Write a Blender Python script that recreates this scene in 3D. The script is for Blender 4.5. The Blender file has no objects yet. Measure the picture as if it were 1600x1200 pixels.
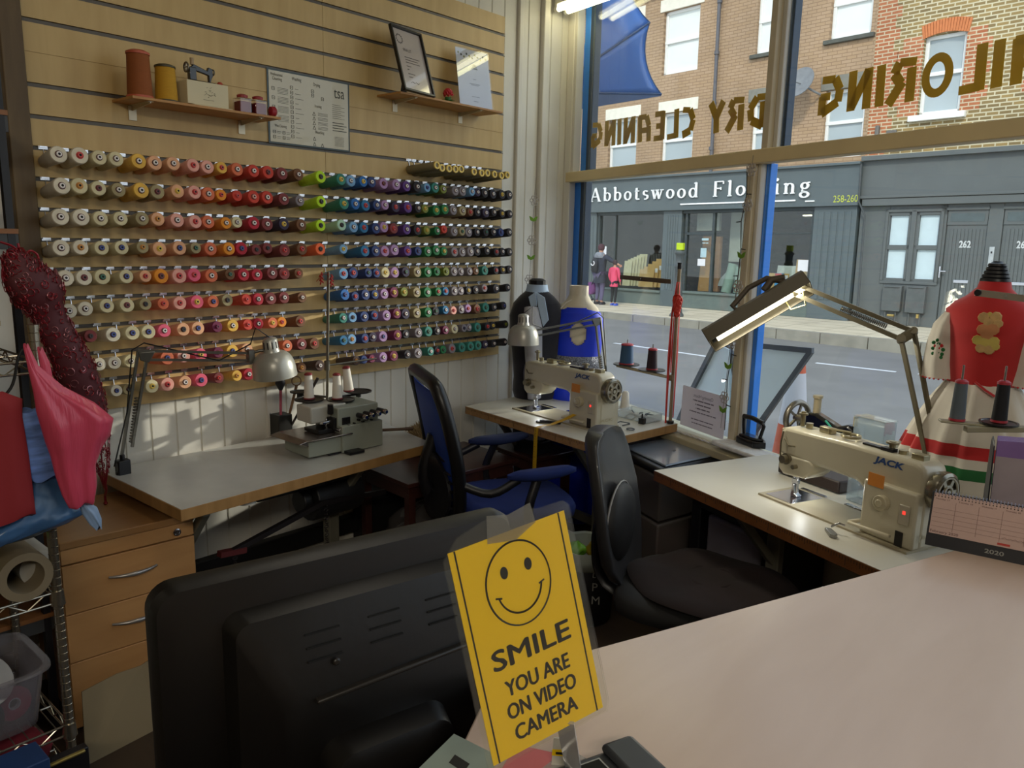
import bpy, math, random
from mathutils import Vector, Matrix
random.seed(7)
S = bpy.context.scene
COL = S.collection
V3 = Vector

# ---------------------------------------------------------------- camera
CP = V3((0, 0, 1.62))
CM = Matrix(((0.7515262, 0.1380732, -0.6450924), (0.6593160, -0.1236979, 0.7416207), (0.0226013, -0.9826671, -0.1839961)))
FP = 1217.07
cam = bpy.data.cameras.new('camera')
camo = bpy.data.objects.new('camera', cam)
COL.objects.link(camo)
cam.sensor_width = 36
cam.lens = FP / 1600 * 36
cam.clip_start = .02
rx, ry, rz = CM.col[0], -CM.col[1], -CM.col[2]
camo.matrix_world = Matrix(((rx[0], ry[0], rz[0], CP[0]), (rx[1], ry[1], rz[1], CP[1]), (rx[2], ry[2], rz[2], CP[2]), (0, 0, 0, 1)))
S.camera = camo

# ---------------------------------------------------------------- view, world, lights
S.view_settings.view_transform = 'Standard'
S.view_settings.look = 'None'
S.view_settings.gamma = 1
S.view_settings.exposure = 0.0
S.view_settings.use_curve_mapping = False
wd = bpy.data.worlds.new('sky')
S.world = wd
wd.use_nodes = True
wn = wd.node_tree
bgn = wn.nodes['Background']
SKY = 1.75
tc = wn.nodes.new('ShaderNodeTexCoord')
gr = wn.nodes.new('ShaderNodeSeparateXYZ')
cr = wn.nodes.new('ShaderNodeValToRGB')
cr.color_ramp.elements[0].position = 0.0
cr.color_ramp.elements[0].color = (.80, .86, .92, 1)
cr.color_ramp.elements[1].position = 0.8
cr.color_ramp.elements[1].color = (.62, .76, .98, 1)
wn.links.new(tc.outputs['Generated'], gr.inputs[0])
wn.links.new(gr.outputs['Z'], cr.inputs[0])
wn.links.new(cr.outputs[0], bgn.inputs[0])
bgn.inputs[1].default_value = SKY


def aim(o, d):
    o.rotation_euler = V3(d).to_track_quat('-Z', 'Y').to_euler()


sunl = bpy.data.lights.new('sun', 'SUN')
sunl.energy = 2.1
sunl.angle = math.radians(6)
sunl.color = (1, .93, .8)
suno = bpy.data.objects.new('sun', sunl)
COL.objects.link(suno)
aim(suno, (-.35, .75, -.62))
# added spot lamp standing for sun thrown back by an upstairs window opposite
spl = bpy.data.lights.new('window_glint', 'SPOT')
spl.energy = 13000
spl.color = (1, .93, .82)
spl.spot_size = math.radians(3.6)
spl.spot_blend = .3
spl.shadow_soft_size = .12
spo = bpy.data.objects.new('window_glint', spl)
COL.objects.link(spo)
spo.location = (3.2, 17.2, 4.6)
aim(spo, V3((-2.98, 1.50, .86)) - spo.location)


def area(name, loc, d, sx, sy, e, col):
    l = bpy.data.lights.new(name, 'AREA')
    l.shape = 'RECTANGLE'
    l.size = sx
    l.size_y = sy
    l.energy = e
    l.color = col
    o = bpy.data.objects.new(name, l)
    COL.objects.link(o)
    o.location = loc
    aim(o, d)
    return o


# added area lights for unseen ceiling battens; the first tilted to brighten the sign
area('ceiling_batten_light', (1.5, -1.3, 2.9), (-.62, .5, -.6), 1.4, .14, 34, (1, .91, .76))
area('ceiling_batten_light', (-1.1, 1.3, 3.0), (0, 0, -1), 1.4, .12, 5, (1, .91, .76))

# ---------------------------------------------------------------- pixel rays: only used to look up positions on known planes
def ray(x, y):
    return (CM @ V3((x - 800, y - 600, FP))).normalized()


def pz(x, y, z):
    r = ray(x, y)
    return CP + r * ((z - CP.z) / r.z)


def pX(x, y, X):
    r = ray(x, y)
    return CP + r * ((X - CP.x) / r.x)


def pP(x, y, p, n):
    r = ray(x, y)
    p = V3(p); n = V3(n)
    return CP + r * ((p - CP).dot(n) / r.dot(n))


def pV(x, y, bx, by):          # vertical plane through (bx,by) square to the sight line
    return pP(x, y, (bx, by, 0), (bx, by, 0))


W0 = V3((-3.007, 3.921, 0)); WD = V3((.929, -.37, 0)); WN = V3((.37, .929, 0))


def Wp(t, z, off=0):            # point of the window plane; off>0 is towards the room
    return W0 + WD * t - WN * off + V3((0, 0, z))


def pW(x, y, off=0):
    return pP(x, y, W0 - WN * off, WN)


# ---------------------------------------------------------------- materials
def lin(c):
    if isinstance(c, str):
        c = [int(c[i:i + 2], 16) / 255 for i in (0, 2, 4)]
        return tuple(((v + .055) / 1.055) ** 2.4 if v > .04045 else v / 12.92 for v in c)
    return tuple(c)


MATS = {}


def mat(name, c, rough=.6, metal=0, var=.12, sc=8, bump=.0, bsc=60, alpha=1, coat=0, emis=0, spec=.5, stretch=None, sheen=0, trans=0):
    if name in MATS:
        return MATS[name]
    m = bpy.data.materials.new(name)
    m.use_nodes = True
    nt = m.node_tree
    b = nt.nodes['Principled BSDF']
    c = lin(c)
    t = nt.nodes.new('ShaderNodeTexCoord')
    mp = nt.nodes.new('ShaderNodeMapping')
    nt.links.new(t.outputs['Object'], mp.inputs[0])
    if stretch:
        mp.inputs['Scale'].default_value = stretch
    nz = nt.nodes.new('ShaderNodeTexNoise')
    nz.inputs['Scale'].default_value = sc
    nz.inputs['Detail'].default_value = 4
    nt.links.new(mp.outputs[0], nz.inputs['Vector'])
    r = nt.nodes.new('ShaderNodeValToRGB')
    r.color_ramp.elements[0].position = .3
    r.color_ramp.elements[1].position = .7
    r.color_ramp.elements[0].color = (*[v * (1 - var) for v in c], 1)
    r.color_ramp.elements[1].color = (*[min(1, v * (1 + var)) for v in c], 1)
    nt.links.new(nz.outputs[0], r.inputs[0])
    nt.links.new(r.outputs[0], b.inputs['Base Color'])
    b.inputs['Roughness'].default_value = rough
    b.inputs['Metallic'].default_value = metal
    b.inputs['Specular IOR Level'].default_value = spec
    b.inputs['Coat Weight'].default_value = coat
    b.inputs['Sheen Weight'].default_value = sheen
    if trans:
        b.inputs['Transmission Weight'].default_value = trans
    if alpha < 1:
        b.inputs['Alpha'].default_value = alpha
    if emis:
        b.inputs['Emission Color'].default_value = (*c, 1)
        b.inputs['Emission Strength'].default_value = emis
    if bump:
        n2 = nt.nodes.new('ShaderNodeTexNoise')
        n2.inputs['Scale'].default_value = bsc
        nt.links.new(mp.outputs[0], n2.inputs['Vector'])
        bu = nt.nodes.new('ShaderNodeBump')
        bu.inputs['Strength'].default_value = bump
        bu.inputs['Distance'].default_value = .01
        nt.links.new(n2.outputs[0], bu.inputs['Height'])
        nt.links.new(bu.outputs[0], b.inputs['Normal'])
    MATS[name] = m
    return m


def glassmat(name, tint=(1, 1, 1), fac=.07, rough=0.0, haze=0):
    if name in MATS:
        return MATS[name]
    m = bpy.data.materials.new(name)
    m.use_nodes = True
    nt = m.node_tree
    nt.nodes.clear()
    o = nt.nodes.new('ShaderNodeOutputMaterial')
    tr = nt.nodes.new('ShaderNodeBsdfTransparent')
    tr.inputs[0].default_value = (*tint, 1)
    gl = nt.nodes.new('ShaderNodeBsdfGlossy')
    gl.inputs['Roughness'].default_value = rough
    mx = nt.nodes.new('ShaderNodeMixShader')
    fr = nt.nodes.new('ShaderNodeLayerWeight')
    fr.inputs[0].default_value = .12
    ad = nt.nodes.new('ShaderNodeMath'); ad.operation = 'ADD'
    ad.inputs[1].default_value = fac * .4
    nt.links.new(fr.outputs['Fresnel'], ad.inputs[0])
    nt.links.new(ad.outputs[0], mx.inputs[0])
    nt.links.new(tr.outputs[0], mx.inputs[1])
    nt.links.new(gl.outputs[0], mx.inputs[2])
    out = mx
    if haze:
        df = nt.nodes.new('ShaderNodeBsdfDiffuse')
        df.inputs[0].default_value = (*tint, 1)
        m2 = nt.nodes.new('ShaderNodeMixShader')
        m2.inputs[0].default_value = haze
        nt.links.new(mx.outputs[0], m2.inputs[1])
        nt.links.new(df.outputs[0], m2.inputs[2])
        out = m2
    nt.links.new(out.outputs[0], o.inputs[0])
    MATS[name] = m
    return m


def wood(name, c1, c2, rough=.45, axis=(1, 1, 12), sc=3, coat=0):
    if name in MATS:
        return MATS[name]
    m = bpy.data.materials.new(name)
    m.use_nodes = True
    nt = m.node_tree
    b = nt.nodes['Principled BSDF']
    t = nt.nodes.new('ShaderNodeTexCoord')
    mp = nt.nodes.new('ShaderNodeMapping')
    mp.inputs['Scale'].default_value = axis
    nz = nt.nodes.new('ShaderNodeTexNoise')
    nz.inputs['Scale'].default_value = sc
    nz.inputs['Detail'].default_value = 6
    nz.inputs['Distortion'].default_value = .4
    r = nt.nodes.new('ShaderNodeValToRGB')
    r.color_ramp.elements[0].position = .32
    r.color_ramp.elements[1].position = .68
    r.color_ramp.elements[0].color = (*lin(c1), 1)
    r.color_ramp.elements[1].color = (*lin(c2), 1)
    nt.links.new(t.outputs['Object'], mp.inputs[0])
    nt.links.new(mp.outputs[0], nz.inputs['Vector'])
    nt.links.new(nz.outputs[0], r.inputs[0])
    nt.links.new(r.outputs[0], b.inputs['Base Color'])
    b.inputs['Roughness'].default_value = rough
    b.inputs['Coat Weight'].default_value = coat
    MATS[name] = m
    return m


def brick(name, c1, c2, mortar, bw=.225, bh=.075, ms=.012, bump=.4, rough=.85):
    if name in MATS:
        return MATS[name]
    m = bpy.data.materials.new(name)
    m.use_nodes = True
    nt = m.node_tree
    b = nt.nodes['Principled BSDF']
    t = nt.nodes.new('ShaderNodeTexCoord')
    sp = nt.nodes.new('ShaderNodeSeparateXYZ')
    cb = nt.nodes.new('ShaderNodeCombineXYZ')
    bk = nt.nodes.new('ShaderNodeTexBrick')
    bk.inputs['Scale'].default_value = 1
    bk.inputs['Brick Width'].default_value = bw
    bk.inputs['Row Height'].default_value = bh
    bk.inputs['Mortar Size'].default_value = ms
    bk.inputs['Color1'].default_value = (*lin(c1), 1)
    bk.inputs['Color2'].default_value = (*lin(c2), 1)
    bk.inputs['Mortar'].default_value = (*lin(mortar), 1)
    nz = nt.nodes.new('ShaderNodeTexNoise')
    nz.inputs['Scale'].default_value = .9
    nz.inputs['Detail'].default_value = 8
    mx = nt.nodes.new('ShaderNodeMix')
    mx.data_type = 'RGBA'
    mx.blend_type = 'MULTIPLY'
    mx.inputs[0].default_value = .7
    rp = nt.nodes.new('ShaderNodeValToRGB')
    rp.color_ramp.elements[0].position = .35
    rp.color_ramp.elements[0].color = (.72, .72, .72, 1)
    rp.color_ramp.elements[1].position = .65
    nt.links.new(t.outputs['Object'], sp.inputs[0])
    nt.links.new(sp.outputs['X'], cb.inputs['X'])
    nt.links.new(sp.outputs['Z'], cb.inputs['Y'])
    nt.links.new(cb.outputs[0], bk.inputs['Vector'])
    nt.links.new(t.outputs['Object'], nz.inputs['Vector'])
    nt.links.new(nz.outputs[0], rp.inputs[0])
    nt.links.new(bk.outputs['Color'], mx.inputs[6])
    nt.links.new(rp.outputs[0], mx.inputs[7])
    nt.links.new(mx.outputs[2], b.inputs['Base Color'])
    b.inputs['Roughness'].default_value = rough
    bu = nt.nodes.new('ShaderNodeBump')
    bu.inputs['Strength'].default_value = bump
    bu.inputs['Distance'].default_value = .01
    bu.invert = True
    nt.links.new(bk.outputs['Fac'], bu.inputs['Height'])
    nt.links.new(bu.outputs[0], b.inputs['Normal'])
    MATS[name] = m
    return m


# ---------------------------------------------------------------- mesh builder
def frame_from(d):
    d = V3(d).normalized()
    a = V3((0, 0, 1)) if abs(d.z) < .9 else V3((1, 0, 0))
    u = d.cross(a).normalized()
    v = d.cross(u).normalized()
    return u, v, d


TXT = {}


def text_mesh(s, bold, shear, sx):
    k = (s, bold, shear, sx)
    if k in TXT:
        return TXT[k]
    cu = bpy.data.curves.new('t', 'FONT')
    cu.body = s
    cu.offset = bold
    cu.shear = shear
    cu.resolution_u = 3
    cu.space_character = sx
    o = bpy.data.objects.new('t', cu)
    COL.objects.link(o)
    dg = bpy.context.evaluated_depsgraph_get()
    me = bpy.data.meshes.new_from_object(o.evaluated_get(dg))
    vs = [tuple(v.co) for v in me.vertices]
    fs = [tuple(p.vertices) for p in me.polygons]
    bpy.data.objects.remove(o)
    bpy.data.curves.remove(cu)
    bpy.data.meshes.remove(me)
    TXT[k] = (vs, fs)
    return TXT[k]


class MB:
    def __init__(s):
        s.v = []; s.f = []; s.m = []

    def add(s, vs, fs, m=0):
        n = len(s.v)
        s.v += [V3(p) for p in vs]
        for f in fs:
            s.f.append([n + i for i in f]); s.m.append(m)
        return s

    def box(s, c, d, m=0, R=None, taper=1):
        x, y, z = [k / 2 for k in d]
        P = [V3((a * x * (taper if e > 0 else 1), b * y * (taper if e > 0 else 1), e * z)) for e in (-1, 1) for a, b in ((-1, -1), (1, -1), (1, 1), (-1, 1))]
        if R is not None:
            P = [R @ p for p in P]
        c = V3(c)
        return s.add([c + p for p in P], [(3, 2, 1, 0), (4, 5, 6, 7), (0, 1, 5, 4), (1, 2, 6, 5), (2, 3, 7, 6), (3, 0, 4, 7)], m)

    def bb(s, a, b, m=0):
        a = V3(a); b = V3(b)
        return s.box((a + b) / 2, [abs(b[i] - a[i]) for i in range(3)], m)

    def beam(s, a, b, w, h, m=0, up=(0, 0, 1)):    # square bar a-b
        a = V3(a); b = V3(b)
        d = (b - a)
        L = d.length
        d.normalize()
        up = V3(up)
        if abs(d.dot(up)) > .95:
            up = V3((1, 0, 0)) if abs(d.x) < .9 else V3((0, 1, 0))
        u = d.cross(up).normalized()
        v = u.cross(d).normalized()
        R = Matrix((d, u, v)).transposed()
        return s.box((a + b) / 2, (L, w, h), m, R)

    def lathe(s, prof, o=(0, 0, 0), ax=(0, 0, 1), n=20, m=0, cap=True, e=1.0):
        u, v, d = frame_from(ax)
        o = V3(o)
        vs = []
        for h, r in prof:
            for i in range(n):
                a = 2 * math.pi * i / n
                vs.append(o + d * h + u * (r * math.cos(a)) + v * (r * e * math.sin(a)))
        fs = []
        for j in range(len(prof) - 1):
            for i in range(n):
                k = (i + 1) % n
                fs.append((j * n + i, (j + 1) * n + i, (j + 1) * n + k, j * n + k))
        if cap:
            fs.append(tuple(range(n)))
            q = (len(prof) - 1) * n
            fs.append(tuple(q + n - 1 - i for i in range(n)))
        return s.add(vs, fs, m)

    def cyl(s, a, b, r, r2=None, n=16, m=0):
        a = V3(a); b = V3(b)
        return s.lathe([(0, r), ((b - a).length, r if r2 is None else r2)], a, b - a, n, m)

    def tube(s, pts, r, n=8, m=0, close=False, e=1.0):
        pts = [V3(p) for p in pts]
        N = len(pts)
        vs = []
        pu = None
        for i, p in enumerate(pts):
            if close:
                d = pts[(i + 1) % N] - pts[i - 1]
            else:
                d = pts[min(i + 1, N - 1)] - pts[max(i - 1, 0)]
            d.normalize()
            if pu is None:
                u, v, _ = frame_from(d)
            else:
                u = (pu - d * pu.dot(d))
                u = u.normalized() if u.length > 1e-6 else frame_from(d)[0]
                v = d.cross(u)
            pu = u
            rr = r[i] if isinstance(r, (list, tuple)) else r
            for k in range(n):
                a = 2 * math.pi * k / n
                vs.append(p + u * (rr * math.cos(a)) + v * (rr * e * math.sin(a)))
        fs = []
        for j in range(N if close else N - 1):
            j2 = (j + 1) % N
            for k in range(n):
                k2 = (k + 1) % n
                fs.append((j * n + k, j * n + k2, j2 * n + k2, j2 * n + k))
        if not close:
            fs.append(tuple(n - 1 - i for i in range(n)))
            fs.append(tuple((N - 1) * n + i for i in range(n)))
        return s.add(vs, fs, m)

    def prism(s, poly, O, U, V, W, m=0):       # polygon (u,v) at O+uU+vV, extruded by W
        O = V3(O); U = V3(U); V = V3(V); W = V3(W)
        n = len(poly)
        A = [O + U * a + V * b for a, b in poly]
        vs = A + [p + W for p in A]
        fs = [tuple(range(n - 1, -1, -1)), tuple(range(n, 2 * n))]
        for i in range(n):
            k = (i + 1) % n
            fs.append((i, k, n + k, n + i))
        if U.cross(V).dot(W) < 0:
            fs = [tuple(reversed(f)) for f in fs]
        return s.add(vs, fs, m)

    def loft(s, rings, m=0, cap=True, close=True):
        n = len(rings[0])
        vs = [V3(p) for r in rings for p in r]
        fs = []
        for j in range(len(rings) - 1):
            for i in range(n if close else n - 1):
                k = (i + 1) % n
                fs.append((j * n + i, j * n + k, (j + 1) * n + k, (j + 1) * n + i))
        if cap and close:
            fs.append(tuple(range(n - 1, -1, -1)))
            fs.append(tuple((len(rings) - 1) * n + i for i in range(n)))
        return s.add(vs, fs, m)

    def torus(s, c, ax, R, r, n=24, k=8, m=0, a0=0, a1=360, sq=1):
        u, v, d = frame_from(ax)
        c = V3(c)
        full = a1 - a0 >= 360
        P = []
        N = n if full else n + 1
        for i in range(N):
            a = math.radians(a0 + (a1 - a0) * i / n)
            P.append(c + u * (R * math.cos(a)) + v * (R * sq * math.sin(a)))
        return s.tube(P, r, k, m, close=full)

    def text(s, t, O, U, V, h=None, w=None, d=.001, m=0, bold=.0, shear=0, align='l', sp=1.0, thick=True):
        vs, fs = text_mesh(t, bold, shear, sp)
        if not vs:
            return s
        x0 = min(p[0] for p in vs); x1 = max(p[0] for p in vs)
        y0 = 0; y1 = max(p[1] for p in vs)
        k = h / y1 if h else w / (x1 - x0)
        kx = w / (x1 - x0) if w else k
        ox = {'l': -x0, 'c': -(x0 + x1) / 2, 'r': -x1}[align]
        O = V3(O); U = V3(U).normalized(); V = V3(V).normalized()
        N = U.cross(V)
        A = [O + U * ((p[0] + ox) * kx) + V * (p[1] * k) + N * d for p in vs]
        s.add(A, fs, m)
        return s

    def bars(s, O, U, V, w, h, d=.0003, m=0, seed=1):      # a line of small writing too blurred to read
        U = V3(U).normalized(); V = V3(V).normalized(); N = U.cross(V); O = V3(O) - U * (w / 2)
        rnd = random.Random(seed); x = 0
        while x < w:
            l = min(w - x, rnd.uniform(1.5, 5) * h)
            s.prism([(x, 0), (x + l, 0), (x + l, h * .62), (x, h * .62)], O, U, V, N * d, m)
            x += l + h * .45
        return s

    def build(s, name, mats, parent=None, smooth=None, bevel=0, sub=0, solid=0, kind=None, seg=2, decim=0, origin=None, skin=None):
        if not isinstance(mats, (list, tuple)):
            mats = [mats]
        vs = s.v
        loc = V3((0, 0, 0))
        if parent is not None and parent.name in RM:
            inv = RM[parent.name].inverted()
            vs = [inv @ p for p in vs]
        elif parent is None:
            if origin is None:
                lo = [min(p[i] for p in vs) for i in range(3)]
                hi = [max(p[i] for p in vs) for i in range(3)]
                loc = V3(((lo[0] + hi[0]) / 2, (lo[1] + hi[1]) / 2, lo[2]))
            else:
                loc = V3(origin)
            vs = [p - loc for p in vs]
        me = bpy.data.meshes.new(name)
        me.from_pydata([tuple(p) for p in vs], [], s.f)
        for mm in mats:
            me.materials.append(mm)
        for p, k in zip(me.polygons, s.m):
            p.material_index = k
        if smooth:
            me.shade_smooth()
            try:
                me.set_sharp_from_angle(angle=math.radians(smooth if smooth > 1 else 40))
            except Exception:
                pass
        me.validate()
        me.update()
        o = bpy.data.objects.new(name, me)
        COL.objects.link(o)
        o.location = loc
        if parent is not None:
            o.parent = parent
        else:
            RM[o.name] = Matrix.Translation(loc)
        if parent is not None:
            RM[o.name] = RM[parent.name] if parent.name in RM else Matrix()
        if solid:
            d = o.modifiers.new('s', 'SOLIDIFY'); d.thickness = solid; d.offset = 0
        if bevel:
            d = o.modifiers.new('b', 'BEVEL'); d.width = bevel; d.segments = seg; d.limit_method = 'ANGLE'; d.angle_limit = math.radians(40)
            if not smooth:
                me.shade_smooth()
                try:
                    me.set_sharp_from_angle(angle=math.radians(50))
                except Exception:
                    pass
        if sub:
            d = o.modifiers.new('u', 'SUBSURF'); d.levels = sub; d.render_levels = sub
        if kind:
            o['kind'] = kind
        return o


RM = {}


def tag(o, label, cat, group=None):
    o['label'] = label
    o['category'] = cat
    if group:
        o['group'] = group
    return o


def root(name, loc, label=None, cat=None, group=None, rz=0, ry=0):
    o = bpy.data.objects.new(name, None)
    o.empty_display_size = .05
    COL.objects.link(o)
    o.location = loc
    o.rotation_euler = (0, ry, rz)
    RM[o.name] = Matrix.Translation(V3(loc)) @ Matrix.Rotation(rz, 4, 'Z') @ Matrix.Rotation(ry, 4, 'Y')
    if label:
        tag(o, label, cat, group)
    return o


class LMB(MB):
    """mesh builder whose points are given in the local frame (origin, x direction) of a thing"""
    def __init__(s, M):
        super().__init__(); s.M = M

    def build(s, *a, **k):
        s.v = [s.M @ p for p in s.v]
        return super().build(*a, **k)


def LF(loc, xd):
    xd = V3(xd).normalized()
    return Matrix.Translation(V3(loc)) @ Matrix.Rotation(math.atan2(xd.y, xd.x), 4, 'Z')


def dup(r, loc=None, label=None, group=None, delta=None):
    c = r.copy()
    COL.objects.link(c)
    if loc is not None:
        c.location = loc
    if label:
        c['label'] = label
    if group:
        c['group'] = group
    for ch in list(r.children):
        d = ch.copy(); COL.objects.link(d); d.parent = c
        for g in list(ch.children):
            e = g.copy(); COL.objects.link(e); e.parent = d
    return c


def ell(c, rx, ry, n=24, yaw=0, fn=None):
    out = []
    for i in range(n):
        a = 2 * math.pi * i / n
        k = fn(a) if fn else 1
        x = rx * math.cos(a) * k; y = ry * math.sin(a) * k
        out.append(V3((c[0] + x * math.cos(yaw) - y * math.sin(yaw), c[1] + x * math.sin(yaw) + y * math.cos(yaw), c[2])))
    return out

# ================================================================ the room
white_paint = mat('white_paint', 'D8D4C8', .55, var=.05, sc=3, bump=.06, bsc=30)
cream_paint = mat('cream_paint', 'E0CC9C', .5, var=.06, sc=5)
plaster = mat('plaster', 'B9AE96', .8, var=.06, sc=2)
black_m = mat('black_plastic', '15151A', .4, var=.15, sc=30)
chrome = mat('chrome', 'C8C8CC', .2, 1, var=.05)
steel = mat('brushed_steel', '8A8680', .38, .9, var=.1)
white_p = mat('white_plastic', 'DAD8D0', .4, var=.04)
paper = mat('white_paper', 'DCDCE0', .75, var=.03)
ink = mat('dark_ink', '33302C', .8, var=.1)

# wall with the slatwall: white painted tongue-and-groove boards
mb = MB()
poly = []
y = -2.5
while y < 3.93:
    poly += [(y + .003, 0), (y + .094, 0), (y + .097, -.006), (y + .1, -.006)]
    y += .1
poly = [(-2.5, -.08)] + poly + [(y, -.08)]
mb.prism([(a, b) for a, b in poly], (-2.98, 0, 0), (0, 1, 0), (1, 0, 0), (0, 0, 3.2))
mb.build('wall_left', white_paint, kind='structure')
# broad upright trims near the corner
for y0, w_, d_ in ((3.40, .035, .02), (3.60, .05, .03), (3.855, .06, .05)):
    MB().bb((-2.98, y0, 0), (-2.98 + d_, y0 + w_, 3.2)).build('trim_1', white_paint, kind='structure', bevel=.006)
MB().bb((-2.98, -2.5, 0), (-2.965, 3.9, .14)).build('baseboard_left', white_paint, kind='structure', bevel=.003)
MB().bb((-3.1, -2.6, -.1), (3.2, 4.2, 0)).build('floor', wood('floor_vinyl', '3A2E24', '4A3A2C', .5, (1, 6, 1), 2), kind='structure')
cl = MB()
cl.prism([(-3.06, -2.6), (3.2, -2.6), (3.2, 1.45), (-3.06, 3.96)], (0, 0, 3.2), (1, 0, 0), (0, 1, 0), (0, 0, .1))
cl.build('ceiling', mat('ceiling_paint', 'C9C2AE', .9, var=.03), kind='structure')
MB().bb((-3.06, -2.6, 0), (3.2, -2.5, 3.2)).build('wall_back', plaster, kind='structure')
MB().bb((3.1, -2.5, 0), (3.2, 1.5, 3.2)).build('wall_right', plaster, kind='structure')
# stall riser below the shop window
sr = MB()
sr.beam(Wp(0, .325, -.05), Wp(6.6, .325, -.05), .1, .65)
sr.build('wall_front', white_paint, kind='structure')
MB().beam(Wp(0, .675, .02), Wp(6.6, .675, .02), .24, .035).build('trim_2', mat('sill_paint', 'B8AE90', .5, var=.08, sc=6), kind='structure', bevel=.004)
MB().beam(Wp(-.03, 1.987, .01), Wp(6.6, 1.987, .01), .07, .058).build('trim_3', cream_paint, kind='structure', bevel=.004)
MB().beam(Wp(0, 3.17, -.02), Wp(6.6, 3.17, -.02), .1, .1).build('trim_4', cream_paint, kind='structure', bevel=.004)
blue_p = mat('blue_paint', '2A80E0', .35, var=.06, sc=6)
navy_p = mat('navy_paint', '22384F', .4, var=.06)


def post(n, t0, t1, z0, z1, off0, off1, m, bev=.003):
    b = MB()
    b.prism([(t0, -off1), (t1, -off1), (t1, -off0), (t0, -off0)], W0 + V3((0, 0, z0)), WD, WN, (0, 0, z1 - z0))
    return b.build('trim_%d' % n, m, kind='structure', bevel=bev)


post(5, -.03, .015, .69, 1.96, -.02, .03, white_paint)
post(6, .02, .135, .69, 1.96, -.06, -.021, blue_p)
post(7, .136, .195, .69, 1.96, -.065, -.021, navy_p)
post(8, .09, .12, 2.01, 3.14, -.02, .03, white_paint)
post(9, .121, .18, 2.02, 3.12, -.06, -.021, blue_p)
post(10, .181, .228, 2.02, 3.12, -.065, -.021, navy_p)
post(11, 1.585, 1.625, .69, 1.96, -.02, .03, mat('cream_post', 'CFC3A8', .5, var=.08))
post(12, 1.627, 1.645, .69, 1.96, -.05, .01, white_paint)
post(13, 1.646, 1.672, .69, 1.96, -.06, -.02, blue_p)
post(14, 1.655, 1.69, 2.01, 3.14, -.02, .03, mat('cream_post', 'CFC3A8', .5))
post(15, 1.69, 1.712, 2.01, 3.14, -.05, .0, white_paint)
post(16, 1.713, 1.735, 2.02, 3.12, -.06, -.02, navy_p)
post(17, 4.2, 4.28, .69, 3.14, -.05, .03, cream_paint)
# ornate white bracket on the beam end
b = MB()
b.prism([(0, 0), (.055, 0), (.06, .02), (.045, .035), (.05, .055), (.035, .07), (.03, .1), (0, .105)], Wp(-.05, 2.015, .03), WD, (0, 0, 1), -WN * .03)
b.build('trim_18', white_paint, kind='structure', bevel=.004)
gl = glassmat('window_glass', (.96, .98, .97), .04)
for i, (t0, t1, z0, z1) in enumerate(((.2, 1.6, .69, 1.96), (1.67, 4.2, .69, 1.96), (.235, 1.66, 2.01, 3.12), (1.73, 4.2, 2.01, 3.12), (4.28, 6.4, .69, 3.12))):
    MB().prism([(t0, .004), (t1, .004), (t1, .010), (t0, .010)], W0 + V3((0, 0, z0)), WD, WN, (0, 0, z1 - z0)).build('window_%d' % (i + 1), gl, kind='structure')

# ---------------------------------------------------------------- slatwall
slat = wood('slat_laminate', 'BE9F66', 'CBAE74', .5, (1, 9, 1.2), 2.2)
dark_gap = mat('groove_shadow', '2A2620', .9)
alu = mat('groove_aluminium', '5E5850', .5, .3, var=.08)
GZ = [1.08 + .1 * i for i in range(17)]


def slat_panel(y0, y1, label):
    r = root('slatwall_panel', (-2.97, (y0 + y1) / 2, .967), label, 'wall panel', 'slatwall panels')
    pr = [(0, .967)]
    for z in GZ:
        if abs(z - 2.18) < .01:
            pr += [(.022, z - .0012), (.019, z - .0012), (.019, z + .0012), (.022, z + .0012)]
            continue
        pr += [(.022, z - .006), (.014, z - .006), (.014, z - .011), (.006, z - .011), (.006, z + .011), (.014, z + .011), (.014, z + .006), (.022, z + .006)]
    pr = [(0, .967), (.022, .967)] + [p for p in pr[1:]] + [(.022, 2.77), (0, 2.77)]
    b = MB(); b.prism(pr, (-2.979, y0, 0), (1, 0, 0), (0, 0, 1), (0, y1 - y0, 0))
    b.build('board', slat, r)
    for z in GZ:
        if abs(z - 2.18) < .01:
            continue
        b = MB(); b.bb((-2.9715, y0, z - .0085), (-2.9565, y1 + .004, z - .0045)); b.bb((-2.966, y0, z - .0085), (-2.963, y1, z + .004))
        b.build('groove_strip', alu, r)
    return r


slat_panel(.96, 2.117, 'beige slatwall panel left of the seam, behind the pale and red thread cones')
slat_panel(2.119, 3.275, 'beige slatwall panel right of the seam, behind the blue and dark thread cones')
# brown timber upright at the left end
MB().bb((-2.98, .885, 0), (-2.925, .952, 3.2)).build('trim_19', wood('old_timber', '5C4930', '75603F', .6, (6, 6, 1), 3), kind='structure', bevel=.004)

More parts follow.
